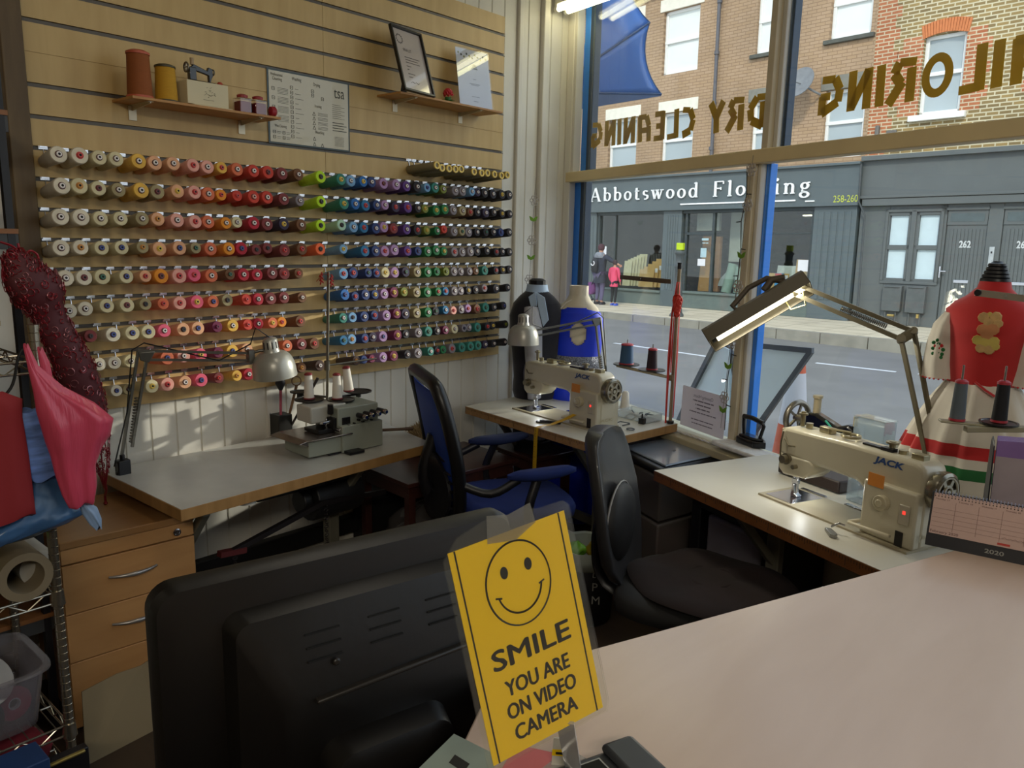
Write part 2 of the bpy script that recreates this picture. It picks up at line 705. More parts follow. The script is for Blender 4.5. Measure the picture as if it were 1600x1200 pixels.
# ---------------------------------------------------------------- thread cones
BC = {'w': ('D9CFB8', 'ivory'), 'c': ('CFC49C', 'cream'), 'k': ('9A8C66', 'khaki'), 'y': ('DDAE48', 'golden yellow'), 'h': ('DDA57C', 'peach'), 'n': ('E0A090', 'pale pink'),
      's': ('D06A45', 'coral'), 'o': ('E08A1E', 'orange'), 'r': ('C23A28', 'red'), 'R': ('B0182E', 'crimson'), 'm': ('7A3030', 'maroon'), 'b': ('6B4424', 'brown'), 'd': ('40281C', 'dark brown'),
      'L': ('B4DC1E', 'lime green'), 'G': ('15703C', 'green'), 'g': ('2C7A6C', 'sea green'), 't': ('1E6A96', 'teal blue'), 'u': ('1C62A8', 'bright blue'), 'U': ('22386E', 'navy blue'),
      'l': ('6E9CC4', 'light blue'), 'v': ('55307A', 'purple'), 'V': ('2E2440', 'dark violet'), 'q': ('A07CA8', 'lilac'), 'a': ('7C7478', 'grey'), 'A': ('1E1C24', 'black'), 'O': ('707828', 'olive'),
      'M': ('6A1440', 'burgundy'), 'e': ('A8CDB4', 'mint green'), 'P': ('E25C78', 'rose pink'), 'F': ('F06A38', 'bright orange')}
CC = {'w': ('E4DCD8', 'white'), 'r': ('C8403C', 'red'), 'y': ('E0BE50', 'yellow'), 'k': ('26221E', 'black'), 'b': ('3A4A90', 'blue'), 'g': ('2C6A50', 'green'), 'n': ('E0A090', 'pink'), 'o': ('C88A3C', 'tan'), 'm': ('70302E', 'maroon')}
ROWS = {
    1: '92 239 ww L,126 241 wr L,157 244 cw,183 246 cw,217 250 yw L,242 253 hw,271 254 hw,302 256 nr,326 259 nw,347 260 yr S,370 263 sw,396 266 rw,419 267 rm,442 270 mw,466 271 bw,501 275 Lk,532 280 gy,549 283 lw,568 283 uy,582 284 Uw,600 287 qm,619 289 qw,635 292 vw,653 292 Aw,668 293 lb S,681 293 gw,694 296 Ow S,711 299 aw,724 299 aw,737 300 lw S,747 301 Vw S,759 302 Aw,772 304 Aw,785 305 Ay,797 305 Aw',
    2: '95 289 ww L,126 287 co L,154 292 cm,186 295 kw,220 296 yw L,247 298 km,277 294 hy,303 296 nr,325 301 sw,347 302 or S,371 304 rr S,395 306 rn,419 306 rw,443 310 mw,468 313 aw S,501 314 Lk,538 318 gy,555 318 uw,572 321 tr,588 320 Uw,601 319 qw,620 323 Vr,637 324 vr,654 325 Aw,665 326 Oy S,682 331 Gy,695 327 Gy,709 328 aw,724 329 kw,736 332 br S,747 332 Aw S,760 333 Vw,772 331 Aw S,785 334 Ay S,797 335 Aw S',
    3: '94 337 ww L,126 337 ww L,157 339 cw,190 339 cw,221 339 kw,247 339 ho,277 342 nw,304 345 nr,326 345 sw,354 347 ow,372 345 cw S,397 347 Rw,419 349 mw,445 348 Vy,471 350 bw,501 351 Lk,534 348 ek,552 354 lw,569 355 tr,587 357 Uw,601 353 qy,617 356 mr,636 358 vw,654 359 Ar,667 360 Oy S,684 361 Gw,694 357 rr S,709 362 aw,722 362 kg S,734 363 aw,747 363 Aw S,759 363 Ag S,772 362 Aw S,783 363 Ub S,796 363 Aw S',
    4: '97 385 ww L,127 384 wo,160 385 cb,191 384 cb,222 381 ko S,250 387 hy,280 385 hb,305 385 kg S,330 387 sw,357 387 ow,377 386 Rb,402 389 mk,418 385 mk,446 390 mr,472 387 br,501 387 Fk,537 387 ly S,571 392 tr,587 392 Uw,603 392 qr,618 389 qw,637 392 vr,654 392 Ub S,669 393 Gw,683 390 Gw,695 392 Gy S,711 394 ar,723 394 aw,735 393 aw,747 392 Aw,762 391 Aw S,776 394 Ar S,786 393 Aw S,797 394 Aw S',
    5: '101 432 ww L,133 431 wm L,160 430 cg L,198 429 cb,226 429 hr S,251 429 om L,280 429 nr L,305 425 Pr,331 429 sw,359 426 bg S,381 427 Rw,402 428 Rw,424 424 mw,446 425 mr,468 425 br S,537 427 lr,553 425 Ur,576 425 Ug S,589 426 Ur S,603 425 cy,618 425 qy,634 424 Vg,652 425 kw,669 425 Gw,683 424 Gg S,697 424 OO S,710 424 aw,721 424 aw S,734 424 aw S,744 423 bw S,759 422 gg,775 422 Ar S,787 421 Ay S,798 420 Aw S',
    6: '109 486 ww,135 481 ww L,167 474 cb,199 474 cm,227 471 kk S,255 472 sr S,282 471 nr,309 469 Py,335 469 sb,354 466 kk,385 464 rr S,404 465 Rw,424 464 mw,445 462 mw,472 463 bw S,539 457 ub,555 463 Ur S,572 459 Uw,587 459 Uy S,601 458 qw,617 454 My,632 454 Oy S,652 456 kw,669 456 Gw,684 455 Gr S,697 454 tr S,710 454 aw,721 454 aw S,733 453 Ay S,745 452 Aw S,757 447 ar S,777 450 Aw,794 448 Aw S',
    7: '141 522 mk S,177 520 wb,207 517 cb,233 515 cb,257 513 Pw,287 512 hk,309 506 hb,338 502 MM S,365 502 yw,387 502 rr S,404 502 Rw,426 502 sy,442 500 or S,470 500 br,537 495 gw,551 494 lk,570 493 Uw,586 489 Ur S,604 492 qw,621 487 My,635 489 Vw,652 488 kw,669 487 Gw,682 484 Ag S,697 482 tw S,710 484 nr S,722 482 aw S,733 480 qr S,747 482 br,759 479 gg,773 479 Aw S,788 475 Ab S',
    8: '155 562 ww,178 564 ww L,205 560 cw,261 557 sb,287 551 nw,314 552 Py,342 546 Mm S,364 544 yb,387 540 hw,450 538 sw,471 535 mw,492 535 br,536 530 tg S,550 526 lo,571 527 Ur,584 523 Vw,599 524 qb,621 522 My,635 520 Aw S,654 518 aw,670 515 gg,684 515 Aw S,696 514 Mw S,711 512 cw,725 511 aV S,734 509 aw S,747 510 gg,762 509 Ar S,772 507 Ay S,790 505 AO S',
    9: '182 600 wb L,202 601 kk S,238 600 cy,262 596 nr,290 592 hw,315 586 Pb,342 584 mr S,369 581 yo S,390 580 Rw,472 570 bo S,500 569 dw,557 560 do S,570 559 UU,581 558 Mr S,599 556 qw,617 554 My,637 552 Aw S,654 550 aw,673 546 gw,684 545 Ar S,694 543 Gg S,707 539 ar,722 540 gg,735 539 gg,747 537 gg,759 536 Vw S,772 533 Aw S,789 531 Aw S'}
ORD = 'first second third fourth fifth sixth seventh eighth ninth tenth eleventh twelfth thirteenth fourteenth fifteenth sixteenth seventeenth eighteenth nineteenth twentieth'.split()
ORD += ['twenty-' + a for a in ORD[:9]] + ['thirtieth'] + ['thirty-' + a for a in ORD[:9]]
ROWN = {0: '', 1: 'top', 2: 'second', 3: 'third', 4: 'fourth', 5: 'fifth', 6: 'sixth', 7: 'seventh', 8: 'eighth', 9: 'bottom'}
hole = mat('core_hole', '0E0C0C', .8)
rimm = mat('core_rim_brown', '5A3634', .6)
MESH = {}


def thread_mat(c):
    h, nme = BC[c]
    n = 'thread_' + nme.replace(' ', '_')
    if n in MATS:
        return MATS[n]
    m = mat(n, h, .75, var=.10, sc=30, stretch=(6, 1, 1), bump=.0, sheen=.1)
    nt = m.node_tree
    t = nt.nodes.new('ShaderNodeTexCoord')
    wv = nt.nodes.new('ShaderNodeTexWave')
    wv.bands_direction = 'X'
    wv.inputs['Scale'].default_value = 90
    wv.inputs['Distortion'].default_value = 1
    bu = nt.nodes.new('ShaderNodeBump')
    bu.inputs['Strength'].default_value = .25
    bu.inputs['Distance'].default_value = .002
    nt.links.new(t.outputs['Object'], wv.inputs['Vector'])
    nt.links.new(wv.outputs[0], bu.inputs['Height'])
    nt.links.new(bu.outputs[0], nt.nodes['Principled BSDF'].inputs['Normal'])
    return m


def cone_meshes(c, k):
    if ('c', c) not in MESH:
        b = MB()
        b.lathe([(0, .010), (.001, .0185), (.004, .0200), (.130, .0275), (.1355, .0268), (.1375, .0250), (.1375, .011)], ax=(1, 0, 0), n=20)
        o = b.build('thread_cone', thread_mat(c), smooth=45, origin=(0, 0, 0))
        MESH['c', c] = o.data
        bpy.data.objects.remove(o)
    if ('k', k) not in MESH:
        b = MB()
        b.lathe([(.12, .0125), (.1385, .0118), (.1395, .0112), (.1395, .009), (.130, .0085)], ax=(1, 0, 0), n=16, m=2 if k in 'wbgnk' else 0, cap=False)
        b.lathe([(.125, .0092), (.143, .0088), (.144, .008), (.144, .0042)], ax=(1, 0, 0), n=16, m=0, cap=False)
        b.lathe([(.1437, .0043), (.1437, .0001)], ax=(1, 0, 0), n=12, m=1, cap=False)
        cm = CC[k][0] if k in CC else BC[k][0]
        o = b.build('core', [mat('core_' + k, cm, .45, var=.03), hole, rimm], smooth=45, origin=(0, 0, 0))
        MESH['k', k] = o.data
        bpy.data.objects.remove(o)
    return MESH['c', c], MESH['k', k]


hk = MB()
hk.bb((-.008, -.014, -.004), (.004, .014, .010)); hk.bb((.004, -.012, .001), (.009, .012, .006))
hk.tube([(.004, 0, -.004), (.008, 0, -.02), (.012, 0, -.044), (.03, 0, -.042), (.1, 0, -.032), (.143, 0, -.026)], .0021, 6)
hko = hk.build('display_hook', chrome, origin=(0, 0, 0), smooth=40)
HOOK = hko.data
bpy.data.objects.remove(hko)
NC = 0
for row, data in ROWS.items():
    gz = 1.98 - .1 * row
    its = data.split(',')
    ys = [pX(int(t.split()[0]), int(t.split()[1]), -2.817).y for t in its]
    for i, it in enumerate(its):
        q = it.split()
        px, py, code = int(q[0]), int(q[1]), q[2]
        p = pX(px, py, -2.817)
        zz = max(gz - .040, min(gz - .014, p.z)) * .6 + (gz - .026) * .4
        sc = {'L': 1.0, 'S': .80}.get(q[3] if len(q) > 3 else '', .92) * random.uniform(.97, 1.03)
        cm_, km_ = cone_meshes(code[0], code[1])
        o = bpy.data.objects.new('thread_cone', cm_)
        COL.objects.link(o)
        o.location = (-2.954, p.y, zz - .021)
        o.rotation_euler = (random.uniform(-3, 3), -math.radians(8), random.uniform(-.02, .02))
        gap = min([abs(ys[i] - ys[j]) for j in (i - 1, i + 1) if 0 <= j < len(ys)])
        ks = max(.62, min(sc, gap * 1.0 / .0575))
        o.scale = (random.uniform(.97, 1.03), ks, ks)
        core = bpy.data.objects.new('core', km_)
        COL.objects.link(core)
        core.parent = o
        cn = BC[code[0]][1]
        kn = CC[code[1]][1] if code[1] in CC else BC[code[1]][1]
        tag(o, '%s thread cone, %s core, %s from left in %s full row' % (cn, kn, ORD[i], ROWN[row]), 'thread cone', 'thread cones on the slatwall')
        h = bpy.data.objects.new('display_hook', HOOK)
        COL.objects.link(h)
        h.location = (-2.962, p.y + .002, gz)
        tag(h, 'small chrome slatwall hook carrying a thread cone', 'hook', 'chrome hooks on the slatwall')
        NC += 1
# the short upper row: long olive grey cones with yellow ends
lg = MB(); lg.lathe([(0, .018), (.003, .020), (.19, .0185), (.195, .0175)], ax=(1, 0, 0), n=18)
lgo = lg.build('thread_cone', mat('thread_olive_grey', '847C60', .5, var=.08, sc=20), smooth=45, origin=(0, 0, 0))
lk = MB(); lk.lathe([(.194, .0182), (.200, .0176), (.200, .010), (.190, .0095)], ax=(1, 0, 0), n=18, cap=False); lk.lathe([(.192, .0098), (.192, .0001)], ax=(1, 0, 0), n=12, m=1, cap=False)
lko = lk.build('core', [mat('core_gold', 'E3C35A', .4, var=.04), mat('core_cream', 'D8CCA8', .6)], smooth=45, origin=(0, 0, 0))
LGM, LKM = lgo.data, lko.data
bpy.data.objects.remove(lgo); bpy.data.objects.remove(lko)
for i, (px, py) in enumerate(((680, 259), (688, 263), (699, 264), (709, 265), (718, 265), (738, 269), (750, 271), (759, 271), (770, 273), (781, 275), (790, 274))):
    p = pX(px, py, -2.77)
    o = bpy.data.objects.new('thread_cone', LGM); COL.objects.link(o)
    o.location = (-2.955, p.y, p.z - .012); o.rotation_euler = (0, -math.radians(4), 0)
    c_ = bpy.data.objects.new('core', LKM); COL.objects.link(c_); c_.parent = o
    tag(o, 'long grey thread tube with yellow end, %s from left in the short top row' % ORD[i], 'thread tube', 'long thread tubes on the slatwall')
    h = bpy.data.objects.new('display_hook', HOOK); COL.objects.link(h)
    h.location = (-2.962, p.y, 1.98)
    tag(h, 'small chrome slatwall hook carrying a thread cone', 'hook', 'chrome hooks on the slatwall')

# ================================================================ the street
asph = mat('asphalt', '74726F', .75, var=.12, sc=1.2, bump=.3, bsc=90)
pave = mat('paving', 'C6BAA2', .85, var=.1, sc=1.5, bump=.1, bsc=20)
grey_sf = mat('shopfront_grey', '566063', .5, var=.06, sc=2)
grey_df = mat('frontage_grey', '5B6060', .55, var=.05, sc=2)
BR = math.atan2(-.116, .993)
BO = V3((-12.834, 19.25, -.12))


def bl(s, z, off=0):           # street front: s along it, z up, off towards the viewer
    M = Matrix.Translation(BO) @ Matrix.Rotation(BR, 4, 'Z') @ Matrix.Rotation(-.012, 4, 'Y')
    return M @ V3((s, -off, z + .12))


BU = bl(1, 0) - bl(0, 0)       # unit directions
BW = bl(0, 0) - bl(0, 0, 1)
BZ = bl(0, 1) - bl(0, 0)


def bbox(mb, s0, s1, z0, z1, o0, o1, m=0):       # box in the street front frame, o0..o1 towards the viewer
    mb.prism([(s0, z0), (s1, z0), (s1, z1), (s0, z1)], bl(0, 0, o1), BU, BZ, BW * (o1 - o0), m)


def xbld(name, label):
    o = root(name, BO, label, 'building', rz=BR, ry=-.012)
    return o


ko = 2.95                       # kerb distance in front of the shops
g = MB()
g.add([(-40, 3.2, -.25), (24, -3, -.25), (24, 60, -.25), (-60, 60, -.25)], [(0, 1, 2, 3)])
g.build('ground', asph, kind='structure')
g = MB()
g.prism([(-30, 0), (24, 0), (24, -3.5), (-30, -3.5)], bl(0, -.42, 0) + BW * .45, BU, BW, BZ * .27)
g.build('pavement', pave, kind='structure')
kb = MB()
for i in range(36):
    bbox(kb, -16 + i * .92, -16 + i * .92 + .9, -.40, -.135, 3.05, 3.2)
kb.build('kerb', mat('kerb_stone', '8C887C', .85, var=.15, sc=3), kind='structure')
# paving joints
pj = MB()
for i in range(30):
    bbox(pj, -14 + i * .9, -14 + i * .9 + .012, -.15, -.1485, .0, 3.05)
for j in range(4):
    bbox(pj, -16, 18, -.15, -.1485, .6 + j * .62, .612 + j * .62)
pj.build('paving_joints', mat('joint_grit', '837A6B', .95), kind='structure')
# near pavement outside our window
MB().beam(Wp(-1, -.16, -1.1) , Wp(8, -.16, -1.1), 1.9, .1).build('pavement', pave, kind='structure')
# road markings
wl = mat('road_paint', 'C9CCD0', .7, var=.1, sc=6)
a, b_ = V3((-9.5, 12.9, -.247)), V3((-6.3, 11.35, -.247))
for q in (((960, 536), (1140, 562)), ((1275, 567), (1400, 581)), ((1435, 584), (1560, 600))):
    p0 = pz(*q[0], -.247); p1 = pz(*q[1], -.247)
    MB().beam(p0, p1, .09, .004).build('road_line', wl, kind='structure')
p0 = pz(1200, 519, -.247); p1 = pz(1302, 528, -.247)
MB().beam(p0, p1, .07, .004).build('road_line', wl, kind='structure')

upvc = mat('upvc_white', 'ECECE8', .35, var=.02)
blind = mat('window_blind_white', 'E4E8E4', .5, var=.03, sc=2)
skyglass = mat('upstairs_glass', 'A9B4B8', .15, var=.08, sc=.8)
stone_w = mat('lintel_white', 'E8E2D2', .7, var=.05)
slate = mat('sill_dark', '55564F', .8, var=.15)
paintb = brick('painted_brick', 'AD9070', 'B3977A', '957A60', ms=.008, bump=.5)
stockb = brick('stock_brick', 'A58A56', '7F6C48', 'CFC4A4', ms=.013, bump=.4)
redb = brick('red_brick', 'BC7650', 'A9623E', 'CDBB9C', ms=.012, bump=.3)


def win_b(r, s0, s1, z0, z1, sill='dark', lintel=None, glassm=None, split=.52, dep=.12, lm=None):
    f = MB()
    t = .075
    for a in ((s0, s1, z0, z0 + t), (s0, s1, z1 - t, z1), (s0, s0 + t, z0, z1), (s1 - t, s1, z0, z1)):
        bbox(f, *a, -dep - .05, -dep + .03)
    zm = z0 + (z1 - z0) * split
    bbox(f, s0, s1, zm - .04, zm + .04, -dep - .05, -dep + .04)
    fo = f.build('window', upvc, r, bevel=.008)
    p = MB()
    bbox(p, s0 + t, s1 - t, z0 + t, zm - .04, -dep - .03, -dep - .02)
    bbox(p, s0 + t, s1 - t, zm + .04, z1 - t, -dep - .03, -dep - .02)
    po = p.build('pane', glassm or skyglass, fo)
    q = MB()
    if sill == 'dark':
        bbox(q, s0 - .1, s1 + .1, z0 - .09, z0, -dep, .09)
        q.build('sill', slate, r, bevel=.01)
    elif sill == 'white':
        bbox(q, s0 - .14, s1 + .14, z0 - .12, z0, -dep, .12)
        q.build('sill', upvc, r, bevel=.01)
    if lintel:
        q = MB(); bbox(q, s0 - .12, s1 + .12, z1, z1 + .3, -.02, .025)
        q.build('lintel', lm or stone_w, r, bevel=.01)


def wall_holes(r, name, m, S0, S1, Z0, Z1, holes, dep=.3):
    # wall as boxes around rectangular openings
    b = MB()
    xs = sorted({S0, S1, *[h[0] for h in holes], *[h[1] for h in holes]})
    for a, c in zip(xs, xs[1:]):
        cuts = sorted([(h[2], h[3]) for h in holes if h[0] <= a + 1e-6 and h[1] >= c - 1e-6])
        z = Z0
        for z0, z1 in cuts:
            if z0 > z:
                bbox(b, a, c, z, z0, -dep, 0)
            z = max(z, z1)
        if z < Z1:
            bbox(b, a, c, z, Z1, -dep, 0)
    return b.build(name, m, r)


# --- painted brick terrace with the flooring shop
B1 = xbld('terrace_building', 'tan painted brick terrace with white windows over the grey flooring shop')
WNS = [(1.35, 2.48, 5.96, 7.55, 'w'), (1.43, 2.45, 3.5, 4.98, 'w2'), (-.45, .58, 3.5, 5.0, 'w2'), (-.45, .6, 5.96, 7.55, 'w'), (4.12, 5.1, 6.04, 7.5, 'd'), (4.15, 5.1, 3.5, 4.95, 'd2'), (5.97, 6.9, 6.05, 7.5, 'd'), (6.0, 6.92, 3.5, 4.98, 'd2')]
wall_holes(B1, 'wall', paintb, -6, 7.02, 3.3, 8.1, [w[:4] for w in WNS])
for s0, s1, z0, z1, k in WNS:
    win_b(B1, s0, s1, z0, z1, sill='dark' if k == 'd' else None, lintel=True if k in ('w2', 'd2', 'w') else None, glassm=blind if k in ('w', 'd') else skyglass, lm=stone_w if k in ('w2', 'w') else mat('lintel_grey', '7E7C72', .8))
e = MB()
bbox(e, -6, 7.02, 8.1, 8.2, -.1, .18); bbox(e, -6, 7.02, 8.2, 8.3, -.1, .3)
for i in range(60):
    bbox(e, -5.9 + i * .215, -5.8 + i * .215, 7.98, 8.1, 0, .12)
e.build('eaves', mat('eaves_brown', '6B4C36', .8, var=.1), B1)
e = MB()
e.prism([(-.3, 8.3), (5, 10.5), (5, 8.3)], bl(-6, 0), BW, BZ, BU * 13)
e.build('roof', mat('roof_slate', '55585C', .8, var=.15, sc=3), B1)
dp = MB()
dp.tube([bl(3.1, 8.1, .1), bl(3.11, 5.8, .1), bl(3.13, 3.35, .1)], .045, 10)
for z in (7.4, 6.2, 5.0, 3.9):
    dp.cyl(bl(3.11, z, .1), bl(3.11, z + .08, .1), .065)
dp.build('drainpipe', mat('drainpipe_grey', '5A5A60', .5), B1, smooth=40)
ds = MB()
c0 = bl(5.62, 5.12, .45)
ds.lathe([(0, .02), (.02, .2), (.07, .36), (.085, .36), (.035, .2), (.015, .02)], c0, V3((-.25, -1, .45)), 24)
ds.tube([c0, bl(5.85, 4.95, .25), bl(5.9, 4.9, 0)], .025, 8)
ds.tube([c0, c0 + V3((-.1, -.42, .02))], .012, 6)
ds.build('satellite_dish', mat('dish_grey', '7C7E80', .5), B1, smooth=40)
# ground floor: fascia, pilasters, stall riser
sf = MB()
bbox(sf, -1.5, 7.03, 2.42, 3.32, -.3, .16)
bbox(sf, -1.5, 7.03, 3.30, 3.36, -.3, .24)
sf.build('fascia', grey_sf, B1, bevel=.01)
pl = MB()
for s0, s1 in ((1.68, 2.28), (5.98, 6.98), (-1.5, -.75)):
    bbox(pl, s0, s1, -.15, 2.42, -.3, .06)
    for k in range(5):
        w_ = (s1 - s0 - .2) / 5
        bbox(pl, s0 + .1 + k * w_ + .02, s0 + .1 + (k + 1) * w_ - .02, .3, 2.3, .05, .075)
pl.build('pilaster', grey_sf, B1, bevel=.006)
rs = MB()
bbox(rs, -.75, 1.68, -.15, .2, -.2, .04); bbox(rs, -.75, 1.68, .2, .26, -.2, .1)
bbox(rs, 2.28, 5.98, -.15, .26, -.2, .04); bbox(rs, 2.28, 5.98, .24, .3, -.2, .1)
rs.build('stall_riser', mat('stall_riser_grey', '5E6A66', .6, var=.08), B1, bevel=.01)
ff = MB()
for s0 in (2.36, 3.2, 4.14, 4.42, 5.9):
    bbox(ff, s0, s0 + .07, .28, 2.42, -.1, .0)
bbox(ff, 2.36, 3.27, 1.78, 1.85, -.1, 0); bbox(ff, 4.45, 5.95, 1.8, 1.83, -.1, 0) ; bbox(ff, 2.28, 6, 2.34, 2.42, -.1, .02); bbox(ff, -.75, 1.68, 2.34, 2.42, -.1, .02)
bbox(ff, -.72, -.66, .26, 2.4, -.1, .02); bbox(ff, -.1, -.06, .26, 2.4, -.1, .0)
ff.build('window_frame', mat('shop_frame_dark', '3A4244', .5), B1, bevel=.005)
sg = glassmat('shop_glass', (.9, .93, .92), .12)
for s0, s1 in ((-.66, -.1), (-.06, 1.68), (2.43, 3.2), (3.27, 4.14), (4.49, 5.9)):
    p = MB(); bbox(p, s0, s1, .28, 2.36, -.06, -.05); p.build('shop_window', sg, B1)
inn = MB()
bbox(inn, -1.5, 7, -.2, -.1, -4.2, -.3); bbox(inn, -1.5, 7, 2.6, 2.7, -4.2, -.3); bbox(inn, -1.5, 7, -.2, 2.7, -4.3, -4.2); bbox(inn, -1.6, -1.5, -.2, 2.7, -4.2, -.3); bbox(inn, 7, 7.1, -.2, 2.7, -4.2, -.3)
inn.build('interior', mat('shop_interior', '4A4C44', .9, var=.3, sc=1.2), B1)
cur = MB()
bbox(cur, 2.6, 3.15, .3, 1.75, -.6, -.5)
cur.build('door_panel', mat('shop_door_wood', '9B6E42', .6, var=.1, sc=2), B1)
cur = MB(); bbox(cur, 3.3, 4.1, 1.1, 2.4, -.8, -.7); bbox(cur, 2.45, 3.15, 1.9, 2.4, -.5, -.4)
cur.build('display_screen', mat('display_screen', 'A9ABA0', .8, var=.12, sc=2), B1)
rail = MB()
for i in range(26):
    bbox(rail, .05 + i * .06, .065 + i * .06, .3, 1.25, -.9, -.885)
rail.build('display_rail', steel, B1)
lt = MB()
for s0 in (4.9, 6.2):
    bbox(lt, s0, s0 + .7, 2.28, 2.31, -1.6, -1.45)
lt.build('shop_tube_light', mat('shop_tube', 'FFF4DC', .5, emis=3), B1)
tx = MB()
lw = mat('sign_white', 'F2F4F4', .4)


def serif_text(mb, s, s0, s1, z, H, off, d=.03):
    """old-style serif capitals and lower case drawn as strokes: thick stems, thin joins, small feet"""
    SW, TW, XH = .16, .07, .62
    G = {
        'A': (1.0, [('l', .08, 0, .46, 1, TW), ('l', .46, 1, .86, 0, SW), ('l', .22, .34, .68, .34, TW), ('f', .08, 0), ('f', .86, 0)]),
        'F': (.82, [('l', .18, 0, .18, 1, SW), ('l', .1, .97, .76, .97, TW), ('l', .18, .52, .58, .52, TW), ('l', .76, .97, .76, .8, TW), ('l', .58, .6, .58, .42, TW), ('f', .18, 0)]),
        'b': (.72, [('l', .14, 0, .14, 1, SW), ('a', .38, .31, .25, .3, -150, 150), ('h', .14, 1)]),
        'd': (.72, [('l', .56, 0, .56, 1, SW), ('a', .32, .31, .25, .3, 30, 330), ('h', .56, 1), ('l', .56, .02, .68, .02, TW)]),
        'o': (.66, [('a', .33, .31, .26, .3, 0, 360)]),
        't': (.48, [('l', .2, .1, .2, .85, SW), ('l', .06, XH, .42, XH, TW), ('a', .34, .12, .14, .1, 180, 320)]),
        's': (.54, [('a', .27, .46, .17, .15, 30, 260), ('a', .27, .16, .18, .15, -120, 110)]),
        'w': (.98, [('l', .08, XH, .28, 0, SW), ('l', .28, 0, .48, XH, TW), ('l', .44, XH, .66, 0, SW), ('l', .66, 0, .86, XH, TW), ('f', .08, XH), ('f', .46, XH), ('f', .86, XH)]),
        'l': (.36, [('l', .17, 0, .17, 1, SW), ('h', .17, 1), ('f', .17, 0)]),
        'r': (.54, [('l', .16, 0, .16, XH, SW), ('a', .38, .44, .2, .16, 60, 150), ('h', .16, XH), ('f', .16, 0)]),
        'i': (.36, [('l', .17, 0, .17, XH, SW), ('dot', .17, .88), ('h', .17, XH), ('f', .17, 0)]),
        'n': (.76, [('l', .15, 0, .15, XH, SW), ('l', .58, 0, .58, .4, SW), ('a', .38, .4, .2, .2, 0, 165), ('h', .15, XH), ('f', .15, 0), ('f', .58, 0)]),
        'g': (.68, [('a', .31, .42, .2, .18, 0, 360), ('a', .31, -.12, .25, .16, 0, 360), ('l', .2, .25, .14, .08, TW), ('l', .14, .08, .46, .02, SW * .8), ('l', .46, .6, .62, .62, TW)]),
        ' ': (.62, [])}
    W = sum(G[c][0] + .26 for c in s)
    k = (s1 - s0) / W
    x = s0
    for c in s:
        w_, el = G[c]
        for e_ in el:
            if e_[0] == 'l':
                _, x0, y0, x1, y1, t = e_
                mb.beam(bl(x + x0 * k, z + y0 * H, off), bl(x + x1 * k, z + y1 * H, off), t * k, d, up=-BW)
            elif e_[0] == 'a':
                _, cx, cy, ra, rb, a0, a1 = e_
                n = 14
                ins = []; out = []
                for i in range(n + 1):
                    a = math.radians(a0 + (a1 - a0) * i / n)
                    t = (TW + (SW - TW) * abs(math.cos(a))) / 2
                    out.append((x + (cx + (ra + t) * math.cos(a)) * k, z + cy * H + (rb * H + t * k * .8) * math.sin(a)))
                    ins.append((x + (cx + (ra - t) * math.cos(a)) * k, z + cy * H + (rb * H - t * k * .8) * math.sin(a)))
                for i in range(n):
                    mb.prism([out[i], out[i + 1], ins[i + 1], ins[i]], bl(0, 0, off + d / 2), BU, BZ, BW * d)
            elif e_[0] == 'f':
                mb.beam(bl(x + (e_[1] - .14) * k, z + e_[2] * H, off), bl(x + (e_[1] + .14) * k, z + e_[2] * H, off), .06 * k, d, up=-BW)
            elif e_[0] == 'h':
                mb.beam(bl(x + (e_[1] - .15) * k, z + e_[2] * H - .02, off), bl(x + e_[1] * k, z + e_[2] * H, off), .07 * k, d, up=-BW)
            else:
                mb.cyl(bl(x + e_[1] * k, z + e_[2] * H, off - d / 2), bl(x + e_[1] * k, z + e_[2] * H, off + d / 2), .09 * k)
        x += (w_ + .26) * k


serif_text(tx, 'Abbotswood Flooring', -.88, 6.02, 2.74, .37, .2)
bbox(tx, 2.3, 5.55, 2.555, 2.59, .16, .19)
bbox(tx, 5.8, 6.02, 2.53, 2.56, .16, .19)
tx.build('sign_lettering', lw, B1)
t2 = MB(); t2.text('258-260', bl(6.46, 2.5, .165), BU, BZ, h=.15, w=.56)
t2.build('street_number', mat('sign_lime', 'B8C04A', .5), B1)
# --- right hand brick building over the grey frontage
B2 = xbld('brick_building', 'yellow and red brick building with sash windows above a dark grey frontage')
wall_holes(B2, 'wall', stockb, 7.02, 16, 3.3, 8.4, [(8.03, 8.84, 4.22, 5.78), (10.4, 11.2, 4.22, 5.78)])
rd = MB()
import itertools
for s0, s1, z0, z1 in ((7.03, 7.42, 3.35, 8.4), (7.62, 8.03, 4.22, 5.8), (8.84, 9.2, 4.22, 5.8), (10.0, 10.4, 4.22, 5.8)):
    k = 0
    z = z0
    while z < z1:
        ext = .11 if (k % 2) else 0
        bbox(rd, s0 - (0 if s0 < 7.1 else (ext if s0 in (7.62, 10.0) else 0)), s1 + (ext if s0 not in (7.62, 10.0) else 0), z, min(z + .225, z1), -.01, .006)
        z += .225; k += 1
rd.build('brick_dressing', redb, B2)
ar = MB()
for c_ in (8.435, 10.8):
    for i in range(17):
        t_ = (i - 8) / 8
        a = t_ * .16
        cc = bl(c_ + t_ * .43, 5.93 - .07 * t_ * t_, .012)
        ar.beam(cc - (BZ * math.cos(a) + BU * math.sin(a)) * .13, cc + (BZ * math.cos(a) + BU * math.sin(a)) * .13, .046, .03, up=-BW)
ar.build('brick_arch', mat('arch_brick', 'C87848', .8, var=.12, sc=20), B2)
win_b(B2, 8.03, 8.84, 4.22, 5.78, sill='white', glassm=skyglass)
win_b(B2, 10.4, 11.2, 4.22, 5.78, sill='white', glassm=skyglass)
vt = MB()
